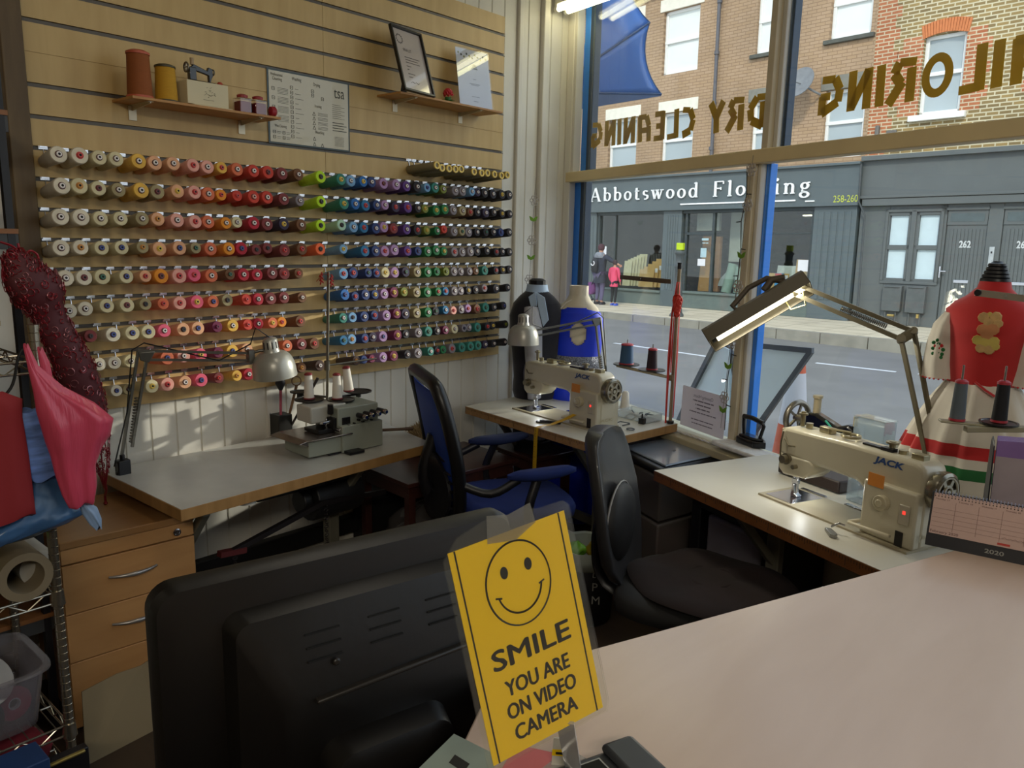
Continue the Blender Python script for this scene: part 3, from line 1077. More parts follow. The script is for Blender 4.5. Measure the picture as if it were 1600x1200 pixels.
bbox(vt, 7.22, 7.30, 3.72, 4.1, 0, .1); bbox(vt, 7.45, 7.66, 3.6, 3.98, 0, .06); bbox(vt, 7.3, 7.42, 3.62, 3.72, 0, .05)
vt.build('vent_cover', mat('vent_grey', '6A6660', .6), B2, bevel=.02)
g2 = MB()
bbox(g2, 7.03, 16, 2.55, 3.4, -.3, .08); bbox(g2, 7.1, 16, 2.4, 2.55, -.3, .13); bbox(g2, 7.03, 16, 2.56, 2.62, -.3, .15); bbox(g2, 7.03, 16, 3.36, 3.46, -.3, .2)
for a in ((7.03, 7.68, -.15, 2.4), (8.08, 8.3, .76, 2.3), (8.69, 8.83, .76, 2.4), (7.68, 8.83, -.15, .86), (7.68, 8.83, 2.19, 2.4), (7.68, 8.7, 1.47, 1.57), (9.6, 9.86, -.1, 2.4), (10.75, 16, -.1, 2.4), (8.83, 9.6, 2.3, 2.4), (9.86, 10.75, 2.3, 2.4)):
    bbox(g2, *a, -.2, .0)
for a in ((7.6, 8.78, .74, .80), (7.6, 7.66, .8, 2.32), (8.72, 8.78, .8, 2.32), (7.6, 8.78, 2.26, 2.32), (8.14, 8.24, .8, 2.3)):
    bbox(g2, *a, 0, .03)
g2.build('frontage', grey_df, B2, bevel=.008)
frost = mat('frosted_glass', 'C4D6DC', .35, var=.03)
for a in ((7.7, 8.08, 1.57, 2.19), (8.3, 8.69, 1.57, 2.19), (7.7, 8.08, .86, 1.47), (8.3, 8.69, .86, 1.47)):
    f = MB(); bbox(f, *a, -.08, -.06); f.build('frosted_pane', frost, B2)
for a in ((7.72, 8.12, .15, .7), (8.22, 8.61, .14, .71)):
    f = MB(); bbox(f, *a, 0, .12); bbox(f, a[0] + .04, a[1] - .04, a[3] - .04, a[3] - .02, .12, .14)
    for k in (.08, .3):
        f.cyl(bl(a[0] + k, -.14, .06), bl(a[0] + k, a[2], .06), .018)
    f.build('meter_box', mat('meter_grey', '555A5A', .6), B2, bevel=.012)
gv = MB()
gv.cyl(bl(7.88, .06, .12), bl(8.02, .06, .12), .025); gv.cyl(bl(8.5, .04, .12), bl(8.5, .12, .12), .03)
gv.build('gas_valve', mat('brass', 'B9A060', .4, .6), B2, smooth=40)
for s0, num in ((8.84, '262'), (9.87, '264')):
    d = MB()
    bbox(d, s0, s0 + .75, -.1, 1.98, -.12, -.04)
    for k in range(9):
        bbox(d, s0 + .07 + k * .07, s0 + .13 + k * .07, .0, 1.9, -.05, -.028)
    do = d.build('door', grey_df, B2, bevel=.004)
    tr = MB(); bbox(tr, s0, s0 + .75, 1.98, 2.3, -.12, -.02); bbox(tr, s0 - .02, s0 + .77, 2.28, 2.34, -.12, .02)
    tr.build('transom', grey_df, B2, bevel=.006)
    fl = MB(); bbox(fl, s0 + .06, s0 + .69, 2.05, 2.22, -.02, -.015)
    fl.build('fanlight', mat('fanlight_dark', '4E5A5C', .15), B2)
    sl = MB(); bbox(sl, s0 + .24, s0 + .52, .81, .87, -.03, -.01); sl.build('letter_slot', chrome, do, bevel=.004)
    nb = MB(); nb.text(num, bl(s0 + .27, 1.53, -.02), BU, BZ, h=.14, w=.22, bold=.03); nb.build('door_number', mat('number_silver', 'C4C8C8', .4), do)
    if num == '262':
        hd = MB(); bbox(hd, s0 - .045, s0 - .015, .9, 1.14, 0, .03); hd.beam(bl(s0 - .03, 1.04, .05), bl(s0 + .1, 1.04, .05), .02, .02)
        hd.build('door_handle', chrome, do, bevel=.004)
ic = MB(); bbox(ic, 9.69, 9.78, 1.1, 1.55, 0, .03); bbox(ic, 9.72, 9.75, 1.42, 1.46, .03, .035, 1); bbox(ic, 9.715, 9.755, 1.18, 1.3, .03, .04)
ic.build('intercom', [mat('intercom_steel', 'B4B8B8', .35, .5), black_m], B2, bevel=.004)
pp = MB()
pp.tube([bl(7.04, 3.3, .2), bl(7.06, 2.5, .2), bl(7.18, 2.2, .1), bl(7.2, 1, .1), bl(7.22, -.1, .1)], .02, 8)
pp.build('cable_pipe', mat('cable_pipe_grey', '4A4E50', .5), B2, smooth=40)

# --- things in the flooring shop window
wv = wood('sample_oak', 'C49A58', 'D2AC6C', .5, (4, 4, 1), 3)


def board(s, z0, w_, h_, off, m, label, grp, lean=.12, tagm=True):
    b = MB()
    b.prism([(s, z0), (s + w_, z0), (s + w_, z0 + h_), (s, z0 + h_)], bl(0, 0, off), BU, BZ - BW * (-lean), BW * .02)
    o = b.build('sample_board', m)
    tag(o, label, 'sample board', grp)
    if tagm:
        c = MB(); c.prism([(s + w_ - .11, z0 + h_ - .16), (s + w_ - .02, z0 + h_ - .16), (s + w_ - .02, z0 + h_ - .04), (s + w_ - .11, z0 + h_ - .04)], bl(0, 0, off + .006), BU, BZ - BW * (-lean), BW * .002)
        c.build('price_tag', paper, o)


hts = ['short', 'second', 'middle', 'taller', 'tallest']
for i in range(5):
    board(.62 + i * .075, .32, .52, .5 + i * .075, -.25 - i * .08, wv, '%s oak flooring sample board in the row behind the left shop window' % hts[i], 'oak sample boards in the flooring shop', tagm=i > 0)
for i in range(6):
    board(-.02 + .05 * i, .32, .28, .72 + i * .04, -.3 - i * .07, mat('sample_cream', 'D6CBA0', .6), 'narrow cream sample panel in the stepped stack beside the pedestrians', 'cream sample panels in the flooring shop', tagm=False)
board(4.0, .3, .42, 1.5, -.45, wv, 'tall narrow oak board standing right of the rolled carpets', 'oak boards')
board(4.6, .3, .62, .55, -.3, wv, 'wide oak board low behind the middle shop window', 'oak boards')
board(4.78, .32, .5, .72, -.5, mat('sample_white', 'C8CCC4', .6), 'white sample board behind the blue box in the middle shop window', 'oak boards', tagm=False)
board(5.35, .3, .5, .9, -.35, wv, 'oak board with a white notice behind the right shop window', 'oak boards')
b = MB(); bbox(b, 4.96, 5.14, .36, .86, -.3, -.2); bbox(b, 4.965, 5.135, .7, .855, -.2, -.198, 1)
tag(b.build('flooring_box', [mat('box_blue', '2A8CC4', .5), mat('box_red', 'C8342C', .5)]), 'blue and red product box in the middle shop window', 'box')
b = MB()
b.cyl(bl(3.5, .3, -.35), bl(3.62, 1.05, -.45), .13, n=20); b.cyl(bl(3.85, .3, -.35), bl(3.85, .98, -.4), .11, n=20)
tag(b.build('carpet_roll', mat('carpet_green', '8EA598', .9, var=.08), smooth=40), 'pale green carpet roll standing in the shop doorway window', 'carpet roll')
b = MB()
b.loft([ell(tuple(bl(3.45 + k * .03, .45 + k * .12, -.7)), .5 - .08 * k, .22, 20) for k in range(5)])
tag(b.build('carpet_pile', mat('carpet_grey', '9AA6A4', .95, var=.12), smooth=60), 'heap of folded grey carpet behind the standing green roll', 'carpet')
b = MB(); b.prism([(2.62, .3), (3.0, .3), (3.1, .8), (3.0, 1.25), (2.85, 1.4), (2.68, 1.1)], bl(0, 0, -.35), BU, BZ, BW * .03)
tag(b.build('cut_board', wood('ply', 'A87838', 'B4864A', .6)), 'curved tan board leaning in the shop doorway', 'sample board')
for a, l_ in (((2.78, .98, 3.02, 1.16), 'white notice taped low on the glass of the shop doorway'), ((-.62, 1.0, -.42, 1.45), 'white notice in the far left window beside the adult pedestrian'), ((5.62, .93, 5.9, 1.2), 'white notice taped to the right shop window')):
    b = MB(); bbox(b, a[0], a[2], a[1], a[3], -.049, -.047)
    tag(b.build('notice', paper), l_, 'notice')
b = MB(); b.bars(bl(3.0, 1.64, -.046), BU, BZ, .24, .09, .002, seed=3); b.bars(bl(3.0, 1.56, -.046), BU, BZ, .2, .04, .002, seed=4); bbox(b, 2.86, 3.04, 1.2, 1.44, -.049, -.046)
tag(b.build('door_sticker', mat('sticker_blue', 'A9C4CC', .5)), 'pale lettering and square blue sticker on the shop door glass', 'sticker')

# --- bollard on the far pavement
b = MB()
p = bl(4.0, -.15, 2.45)
b.lathe([(0, .17), (.04, .17), (.1, .13), (.3, .11), (.34, .125), (.38, .11), (1.1, .1), (1.14, .12), (1.2, .12), (1.24, .1), (1.42, .1), (1.46, .13), (1.5, .13), (1.54, .06)], p, n=8)
o = b.build('bollard', mat('bollard_grey', '4A5052', .5, var=.1), bevel=.006)
tag(o, 'tall grey cast iron post on the far pavement with a lime tag', 'post')
b = MB(); b.box(p + V3((0, 0, 1.62)), (.17, .1, .16)); b.build('lime_tag', mat('lime_tag', 'C0D81C', .5), o, bevel=.01)

# ================================================================ tables
lam_white = mat('table_laminate', 'CFCBBE', .42, var=.03, sc=4, coat=.0)
lam_grey = mat('table_laminate_grey', 'C0BFB8', .24, var=.08, sc=5, coat=.0)
edge_w = wood('table_edge_wood', '97703F', 'AB824E', .5, (8, 8, 1), 3)
edge_br = wood('ruler_edge', '6A401F', '7C4E28', .45, (3, 3, 1), 4)
leg_m = mat('table_leg_grey', '7A7768', .5, .3, var=.1)


def table(label, corners, top, edge, z=.74, th=.04, ruler=False, legs=((.18, .3), (.82, .3)), clear=None):
    cx = sum(c[0] for c in corners) / 4; cy = sum(c[1] for c in corners) / 4
    r = root('sewing_table', (cx, cy, 0), label, 'sewing table', 'industrial sewing tables')
    b = MB(); b.prism(corners, (0, 0, z - th), (1, 0, 0), (0, 1, 0), (0, 0, th))
    b.build('table_core', edge, r, bevel=.002)
    b = MB(); b.prism([((c[0] - cx) * .997 + cx, (c[1] - cy) * .997 + cy) for c in corners], (0, 0, z), (1, 0, 0), (0, 1, 0), (0, 0, .0015))
    b.build('table_top', top, r)
    A, B_, C_, D_ = [V3((*c, 0)) for c in corners]
    if ruler:
        b = MB()
        L = (B_ - A).length
        d = (B_ - A).normalized()
        n_ = V3((d.y, -d.x, 0))
        for i in range(int(L / .01)):
            h = .026 if i % 10 == 0 else (.017 if i % 5 == 0 else .010)
            p = A + d * (i * .01 + .005) + n_ * .0006 + V3((0, 0, z - .004 - h / 2))
            b.beam(p - V3((0, 0, h / 2)), p + V3((0, 0, h / 2)), .0013, .001, up=n_)
        b.build('ruler_marks', ink, r)
    for t, u in legs:
        p = A + (B_ - A) * t + (D_ - A) * .5
        dn = (D_ - A).normalized()
        b = MB()
        b.beam(p + V3((0, 0, .05)), p + V3((0, 0, z - th)), .05, .05)
        b.beam(p - dn * .26 + V3((0, 0, .03)), p + dn * .26 + V3((0, 0, .03)), .05, .04)
        b.beam(p - dn * .2 + V3((0, 0, z - th - .02)), p + dn * .2 + V3((0, 0, z - th - .02)), .04, .03)
        b.beam(p - dn * .2 + V3((0, 0, z - th - .03)), p + V3((0, 0, z - .3)), .03, .03)
        b.build('leg', leg_m, r, bevel=.004)
    b = MB()
    p0 = A + (B_ - A) * legs[0][0] + (D_ - A) * .62; p1 = A + (B_ - A) * legs[1][0] + (D_ - A) * .62
    b.beam(p0 + V3((0, 0, .2)), p1 + V3((0, 0, .2)), .03, .04)
    b.build('stretcher', leg_m, r)
    return r


# overlocker table along the wall
ot = table('long grey topped sewing table along the slatwall carrying the overlocker', [(-2.35, 1.10), (-2.40, 2.24), (-2.955, 2.36), (-2.955, 1.09)], lam_grey, edge_w, legs=((.12, .3), (.72, .3)))
b = MB(); b.lathe([(0, .001), (.004, .03), (.02, .032), (.022, .02)], (-2.42, 1.37, .70), (0, 0, -1), 16); b.build('knob', white_p, ot, smooth=40)
b = MB()          # motor, belt and treadle rod under the table
b.cyl((-2.62, 1.75, .55), (-2.62, 1.98, .55), .09); b.box((-2.62, 1.86, .665), (.16, .2, .08)); b.cyl((-2.62, 1.71, .55), (-2.62, 1.75, .55), .05)
b.box((-2.62, 1.62, .66), (.2, .3, .06))
b.build('motor', mat('motor_black', '1A1A1C', .5), ot, smooth=40, bevel=.006)
b = MB()
b.beam((-2.5, 1.35, .48), (-2.52, 1.75, .56), .02, .02); b.beam((-2.52, 1.75, .56), (-2.55, 2.1, .52), .015, .02)
b.beam((-2.5, 1.30, .485), (-2.5, 1.4, .475), .03, .02, 1)
for x_, y_, z0, z1 in ((-2.5, 1.36, .47, .05), (-2.53, 1.78, .54, .05)):
    n = int((z0 - z1) / .018)
    for i in range(n):
        b.torus((x_, y_, z0 - i * .018), (1, 0, 0) if i % 2 else (0, 1, 0), .009, .0022, 8, 4, sq=.6)
b.build('treadle_linkage', [mat('linkage_dark', '2A2526', .5, .4), mat('linkage_red', '5A2020', .5)], ot)
# black trunking and pipes low on the wall
b = MB()
b.bb((-2.964, 1.25, .20), (-2.92, 2.24, .285)); b.bb((-2.964, 1.25, .10), (-2.93, 2.24, .12)); b.bb((-2.964, 2.24, .02), (-2.86, 2.62, .40), 0)
tag(b.build('wall_trunking', mat('trunking_black', '141312', .6), bevel=.004), 'black horizontal trunking on the white boards under the overlocker table', 'pipe')
b = MB(); b.tube([(-2.62, 2.28, .757), (-2.74, 2.10, .755)], .007, 8); b.tube([(-2.62, 2.28, .757), (-2.60, 2.31, .757)], .0085, 8)
tag(b.build('wooden_stick', wood('stick_brown', '4A3422', '5A402A', .6)), 'short brown wooden stick lying at the right end of the grey table', 'stick')

# first machine table (by the dress forms) and second one (by the counter)
table('white sewing table below the two dress forms, its front edge marked as a ruler', [(-2.83, 2.88), (-1.915, 2.73), (-1.835, 3.36), (-2.80, 3.50)], lam_white, edge_w, ruler=True, legs=((.2, .3), (.8, .3)))
T2 = LF((-1.5, 2.58, 0), (.929, -.37, 0))


def t2(t, n, z):
    return T2 @ V3((t, n, z))


table('white sewing table beside the counter carrying the nearest sewing machine', [tuple(t2(a, c, 0)[:2]) for a, c in ((0, 0), (1.2, 0), (1.2, .61), (0, .61))], lam_white, edge_br, ruler=True, legs=((.3, .3), (.9, .3)))
T1 = LF((-2.83, 2.88, 0), (.987, -.161, 0))


def t1(t, n, z):
    return T1 @ V3((t, n, z))


# ================================================================ sewing machines
jackc = mat('machine_cream', 'C2BBA4', .32, var=.04, sc=5, coat=.3)
jackd = mat('machine_cream_dark', 'A89E84', .4, var=.05)
led = mat('led_red', 'FF3A30', .3, emis=1.5)
jblue = mat('jack_blue', '2C4A80', .5)
orange_s = mat('sticker_orange', 'D98A3A', .5, var=.1)


def jack(M, label, brow=''):
    r = root('sewing_machine', M.to_translation(), label, 'sewing machine', 'industrial lockstitch machines', rz=M.to_euler().z)

    def L():
        return LMB(M)
    b = L()
    ar = []
    for i in range(7):
        a = math.radians(180 - 15 * i)
        ar.append((.31 - .055 * (1 - math.cos(math.radians(15 * i))) - 0, .095 + .055 * math.sin(math.radians(15 * i))))
    out = [(-.05, .155), (-.052, .235), (-.03, .256), (.2, .262), (.47, .262), (.495, .25), (.505, .22), (.505, .0), (.315, .0), (.312, .095)] + \
          [(.312 - .055 * (1 - math.cos(math.radians(15 * i))), .095 + .055 * math.sin(math.radians(15 * i))) for i in range(1, 7)] + [(.12, .152), (.10, .15)]
    b.prism(out, (0, -.05, 0), (1, 0, 0), (0, 0, 1), (0, .105, 0))
    b.build('body', jackc, r, bevel=.014, seg=3)
    b = L()
    b.bb((.318, -.072, .002), (.502, .082, .175)); b.build('pillar_cover', jackc, r, bevel=.008)
    b = L()
    b.prism([(-.05, .16), (.09, .165), (.105, .15), (.10, .12), (.07, .095), (-.02, .088), (-.045, .105)], (0, -.052, 0), (1, 0, 0), (0, 0, 1), (0, .1, 0))
    b.build('needle_head', jackc, r, bevel=.008)
    b = L()
    b.bb((-.058, -.035, .10), (-.05, .04, .245)); b.build('face_plate', mat('face_plate', 'B8AE94', .3, .4), r, bevel=.006)
    b = L()
    b.bb((-.09, -.09, -.006), (.50, .09, .0035)); b.build('bed_plate', jackd, r, bevel=.001)
    b = L()
    b.bb((-.07, -.075, .003), (.05, .075, .0052)); b.bb((-.068, .095, -.001), (.04, .11, .004)); b.bb((.12, .10, 0), (.2, .12, .004))
    b.build('needle_plate', chrome, r, bevel=.0005)
    b = L()
    b.cyl((0, 0, .06), (0, 0, .11), .005); b.cyl((0, 0, .012), (0, 0, .06), .0022); b.cyl((-.018, .005, .04), (-.018, .005, .11), .006); b.box((-.006, 0, .06), (.026, .012, .014))
    b.build('needle_bar', chrome, r, smooth=40)
    b = L()
    b.prism([(-.016, 0), (.012, 0), (.014, .006), (0, .012), (-.004, .045), (-.012, .045), (-.014, .014)], (0, -.012, .006), (1, 0, 0), (0, 0, 1), (0, .024, 0))
    b.build('presser_foot', chrome, r, bevel=.002)
    b = L()     # tension assembly and take-up on the front of the head
    b.cyl((.0, -.052, .15), (.0, -.085, .15), .014); b.cyl((.0, -.062, .15), (.0, -.068, .15), .02); b.cyl((.035, -.052, .13), (.035, -.07, .13), .008)
    b.tube([(-.03, -.056, .24), (-.032, -.062, .2), (-.03, -.062, .16), (-.02, -.06, .13)], .003, 6)
    b.tube([(-.02, -.058, .215), (.01, -.07, .2), (.03, -.058, .2)], .003, 6)
    b.build('tension_dial', mat('dial_metal', '8C8470', .3, .7), r, smooth=40)
    # hardware along the arm top, each piece a part
    gm = mat('guide_metal', 'A39A7C', .3, .7)
    for x_, h_, rr in ((.0, .05, .008), (.03, .015, .012), (.35, .03, .01), (.39, .012, .014)):
        b = L(); b.cyl((x_, 0, .26), (x_, 0, .262 + h_), rr)
        if h_ > .02: b.cyl((x_, 0, .26 + h_ * .8), (x_, 0, .266 + h_ * .8), rr * 1.9)
        b.build('thread_post', gm, r, smooth=40)
    b = L(); b.tube([(.12, -.01, .262), (.12, -.01, .28), (.19, .01, .28), (.19, .01, .262)], .004, 6); b.build('thread_guide', gm, r, smooth=40)
    b = L(); b.torus((.2, 0, .272), (0, 0, 1), .028, .005, 16, 6); b.build('oil_ring', gm, r, smooth=40)
    b = L(); b.bb((.08, -.01, .26), (.13, .015, .28)); b.build('guide_block', gm, r, bevel=.002)
    b = L(); b.bb((.43, -.02, .26), (.47, .01, .278)); b.build('guide_block', gm, r, bevel=.002)
    b = L(); b.bb((.26, -.02, .26), (.33, .0, .268)); b.build('rubber_plug', black_m, r)
    b = L(); b.bb((.33, -.025, .26), (.37, .0, .272)); b.build('rubber_plug', black_m, r)
    w = L()
    w.lathe([(0, .04), (.004, .056), (.02, .06), (.034, .058), (.04, .050), (.036, .046), (.03, .044), (.03, .012)], (.505, 0, .185), (1, 0, 0), 28)
    w.build('hand_wheel', mat('wheel_metal', '8F897A', .25, .8), r, smooth=35)
    w = L()
    for k in range(6):
        a = k * math.pi / 3
        w.beam((.538, .014 * math.cos(a), .185 + .014 * math.sin(a)), (.538, .044 * math.cos(a), .185 + .044 * math.sin(a)), .012, .008, up=(1, 0, 0))
    w.torus((.541, 0, .185), (1, 0, 0), .044, .004, 24, 6); w.torus((.541, 0, .185), (1, 0, 0), .018, .005, 18, 6)
    w.cyl((.53, 0, .185), (.546, 0, .185), .009)
    w.build('wheel_spokes', mat('spoke_metal', 'B0A996', .3, .6), r, smooth=40)
    b = L()
    b.cyl((.395, -.072, .12), (.395, -.092, .12), .024); b.cyl((.395, -.092, .12), (.395, -.098, .12), .012)
    b.build('stitch_dial', mat('dial_cream', 'BDB498', .35), r, smooth=40, bevel=.002)
    b = L(); b.bb((.335, -.0745, .16), (.39, -.0725, .20)); b.build('warning_label', orange_s, r)
    b = L(); b.bb((.452, -.079, .075), (.485, -.072, .135)); so = b.build('switch_panel', mat('switch_panel', 'B8B09C', .4), r, bevel=.002)
    b = L(); b.bb((.465, -.0800, .108), (.474, -.079, .118)); b.build('indicator_light', led, so)
    b = L(); b.text('JACK', (.33, -.0515, .2285), (1, 0, 0), (0, 0, 1), h=.02, w=.105, bold=.04, shear=.2, d=.0006); b.build('lettering', jblue, r)
    b = L(); b.text('JACK', (.5065, -.055, .035), (0, 1, 0), (0, 0, 1), h=.014, w=.09, bold=.02, d=.0006); b.build('lettering', mat('emboss_cream', 'B4AA8C', .4), r)
    b = L(); b.beam((.30, -.10, .03), (.315, -.06, .035), .012, .012); b.beam((.30, -.10, .03), (.44, -.088, .03), .014, .010); b.build('reverse_lever', mat('lever_cream', 'C5BCA4', .3), r, bevel=.004)
    b = L(); b.bb((.445, -.0745, .0), (.47, -.0725, .05)); b.build('pillar_slot', mat('slot_dark', '1E1A16', .7), r)
    lp = bpy.data.lights.new('needle_lamp', 'POINT'); lp.energy = .35; lp.shadow_soft_size = .01; lp.color = (.92, .97, 1)
    lo = bpy.data.objects.new('needle_lamp', lp); COL.objects.link(lo); lo.parent = r; lo.location = (.045, -.02, .085)
    return r


jack(LF(t2(.478, .255, .745), (.929, -.37, 0)), 'nearest cream sewing machine, on the table beside the counter')
jack(LF(t1(.285, .25, .745), (.987, -.161, 0)), 'farther cream sewing machine, below the blue dress with its wheel facing the window')
# black scissors clamp and thread snips on the tables
b = MB(); b.prism([(0, 0), (.06, -.005), (.075, .008), (.06, .02), (.01, .018)], t2(.74, .10, .742), (.6, -.75, 0), (.75, .6, 0), (0, 0, .012)); b.tube([t2(.755, .11, .758), t2(.775, .12, .775), t2(.79, .13, .77)], .004, 6, 1)
tag(b.build('thread_snips', [mat('snips_grey', '8C8C88', .3, .6), chrome], bevel=.003), 'grey thread snips on the nearest sewing table edge', 'snips')
b = MB(); b.beam(t1(.50, .085, .748), t1(.60, .13, .75), .018, .012); b.beam(t1(.49, .07, .746), t1(.54, .11, .747), .03, .008)
tag(b.build('thread_snips', black_m, bevel=.003), 'black thread snips below the farther sewing machine', 'snips')

# overlocker -----------------------------------------------------------------
og = mat('overlock_green_grey', '93988C', .4, var=.05, sc=8)
oc = mat('overlock_cover', 'B4B2A8', .35, var=.04)
r = root('overlock_machine', (-2.62, 1.88, .745), 'grey green overlocker on the long table with chrome plate and four tension knobs', 'overlock machine')
R5 = Matrix.Rotation(math.radians(-3), 3, 'Z')
b = MB(); b.box((-2.625, 1.81, .784), (.185, .19, .068), R=R5); b.box((-2.625, 1.965, .79), (.19, .2, .08), R=R5); b.box((-2.63, 1.965, .84), (.17, .2, .17), R=R5); b.build('body', og, r, bevel=.004)
b = MB(); b.box((-2.53, 1.96, .8), (.03, .2, .11), R=R5); b.build('front_cover', og, r, bevel=.003)
b = MB(); b.prism([(-2.735, 1.70), (-2.52, 1.695), (-2.51, 1.905), (-2.725, 1.91)], (0, 0, .819), (1, 0, 0), (0, 1, 0), (0, 0, .006)); b.prism([(1.695, .826), (1.655, .818), (1.70, .80)], (-2.73, 0, 0), (0, 1, 0), (0, 0, 1), (.21, 0, 0)); b.build('cloth_plate', mat('plate_steel', '9A9088', .25, .85), r, bevel=.002)
b = MB(); b.box((-2.66, 1.86, .897), (.11, .17, .068), R=R5); b.build('arm_cover', oc, r, bevel=.006)
b = MB()
b.box((-2.60, 1.87, .86), (.08, .05, .05)); b.box((-2.62, 1.83, .835), (.10, .10, .016)); b.box((-2.57, 1.9, .85), (.05, .04, .07)); b.cyl((-2.56, 1.86, .838), (-2.53, 1.86, .838), .008, m=1)
b.cyl((-2.55, 1.9, .848), (-2.52, 1.9, .85), .007, m=1); b.cyl((-2.6, 1.84, .82), (-2.6, 1.84, .88), .005, m=1); b.cyl((-2.585, 1.85, .9), (-2.585, 1.85, .94), .012); b.box((-2.585, 1.84, .868), (.02, .07, .012), 1)
b.build('needle_unit', [mat('unit_dark', '201E1E', .4, .4), chrome], r, bevel=.002)
for i in range(4):
    b = MB(); c = V3((-2.535, 1.95 + i * .035, .888 + i * .002)); b.cyl(c, c + V3((.045, 0, 0)), .011, m=1); b.lathe([(0, .012), (.006, .012), (.013, .007)], c + V3((.045, 0, 0)), (1, 0, 0), 14); b.build('tension_knob', [chrome, black_m], r, smooth=50)
b = MB()
for i in range(5):
    b.cyl((-2.54, 1.93 + i * .022, .855 + (i % 2) * .012), (-2.528, 1.93 + i * .022, .855 + (i % 2) * .012), .005)
b.build('thread_eyelets', black_m, r)
b = MB(); b.box((-2.62, 1.88, .7475), (.18, .16, .006)); b.box((-2.50, 1.9, .75), (.05, .07, .01), R=R5); b.build('base_pad', black_m, r)
cone_w = mat('cone_white_thread', 'D8D2C6', .8, var=.05, sc=40)
cone_red = mat('cone_dark_red', '7C2A2E', .5)
disc_b = mat('disc_black', '232322', .35)


def spool(r, base, h, r0, r1, cm, em, tilt=(0, 0, 1), nm='thread_cone', lab=None, cat='thread cone', grp=None):
    b = MB(); b.lathe([(0, r0 * 1.05), (h * .06, r0), (h * .93, r1), (h * .94, r1 * .6)], base, tilt, 18, m=0)
    d = V3(tilt).normalized()
    o = b.build(nm, cm, smooth=40)
    e = MB(); e.lathe([(0, r0 * 1.08), (h * .055, r0 * 1.06), (h * .056, r0 * .5)], V3(base) - d * .001, tilt, 18); e.lathe([(0, r1 * 1.08), (h * .05, r1 * 1.06), (h * .09, r1 * .7), (h * .091, r1 * .2)], V3(base) + d * h * .92, tilt, 18)
    e.build('cone_end', em, o, smooth=40)
    return tag(o, lab, cat, grp)


pb = V3((-2.72, 1.93, .9))
r = root('thread_stand', pb, 'thread stand with round black discs behind the overlocker', 'thread stand')
p0 = pV(511, 640, -2.72, 1.93); p1 = pV(513, 425, -2.72, 1.93)
b = MB(); b.tube([p0, p1], .006, 8); q0 = pV(511, 571, -2.72, 1.93); b.tube([q0, pV(588, 560, -2.70, 2.12)], .004, 8); b.cyl(q0 - V3((0, 0, .02)), q0 + V3((0, 0, .02)), .012); b.build('pole', mat('pole_grey', '6E6A5E', .4, .6), r, smooth=40)
D = {}
for k, (x_, y_, bx, by, rr) in {'a': (483, 626, -2.72, 1.86, .060), 'b': (533, 626, -2.66, 1.96, .058), 'c': (560, 613, -2.74, 2.04, .058), 'd': (468, 614, -2.86, 1.83, .04)}.items():
    c = pV(x_, y_, bx, by); D[k] = c
    b = MB(); b.lathe([(0, .02), (.003, rr), (.008, rr), (.008, rr * .9), (.005, rr * .85), (.005, .004)], c, (0, 0, 1), 24); b.cyl(c - V3((0, 0, .02)), c, .012); b.tube([c - V3((0, 0, .008)), V3((p0.x, p0.y, c.z - .008))], .005, 6)
    b.build('cone_disc', disc_b, r, smooth=40)
for k, bx_, lab in (('a', 483, 'white thread cone with dark red ends on the left disc behind the overlocker'), ('b', 527, 'white thread cone with dark red ends on the right front disc behind the overlocker'), ('c', 545, 'white thread cone on the rearmost disc, leaning behind the front right cone')):
    c = pP(bx_ if k != 'c' else 545, {'a': 622, 'b': 624, 'c': 612}[k], (0, 0, 0) if 0 else (D[k].x, D[k].y, 0), (D[k].x, D[k].y, 0))
    spool(None, V3((c.x, c.y, D[k].z + .009)), .108, .0215, .0155, cone_w, cone_red, (-.02, -.10 if k == 'c' else 0, 1), lab=lab, grp='white cones behind the overlocker')
# pen pot
c = pz(446, 682, .745) + V3((-.03, .0, 0)); c.z = .742
b = MB(); b.prism([(-.035, -.035), (.035, -.035), (.035, .035), (-.035, .035)], c, (1, 0, 0), (0, 1, 0), (0, 0, .10)); o = b.build('pen_pot', mat('pot_black', '1C1A18', .4), bevel=.004)
tag(o, 'black square pot of tools and brushes left of the overlocker', 'pot')
for k, (dx, dy, tx, ty, h, mm, l) in enumerate(((-.02, -.02, -.05, -.02, .12, chrome, 'steel tweezers standing in the black pot'), (.01, -.01, .01, .0, .14, mat('brush_pink', 'B4566A', .5), 'pink handled brush standing in the black pot'), (.0, .02, .02, .05, .15, mat('handle_tan', '8A6A4A', .5), 'tan handled tool standing in the black pot'), (.02, .02, .09, .10, .19, mat('rod_dark', '3A3634', .4), 'long dark rod leaning right out of the black pot'))):
    b = MB(); a = c + V3((dx, dy, .02)); e_ = c + V3((dx + tx, dy + ty, .07 + h)); b.tube([a, e_], [.005, .0065], 8)
    if k == 1: b.lathe([(0, .008), (.03, .022), (.05, .018)], e_, (0, 0, 1), 14, m=1)
    if k == 2: b.torus(e_ + V3((0, 0, .02)), (1, -.6, 0), .02, .003, 16, 6)
    tag(b.build('pot_tool', [mm, black_m], smooth=40), l, 'tool', 'tools in the black pot')

# ================================================================ lamps
lam_arm = mat('lamp_arm_grey', '6F6D66', .35, .6)
lam_head = mat('lamp_shade_silver', 'AAA89E', .33, .35, var=.03)
cable = mat('cable_black', '141416', .5)


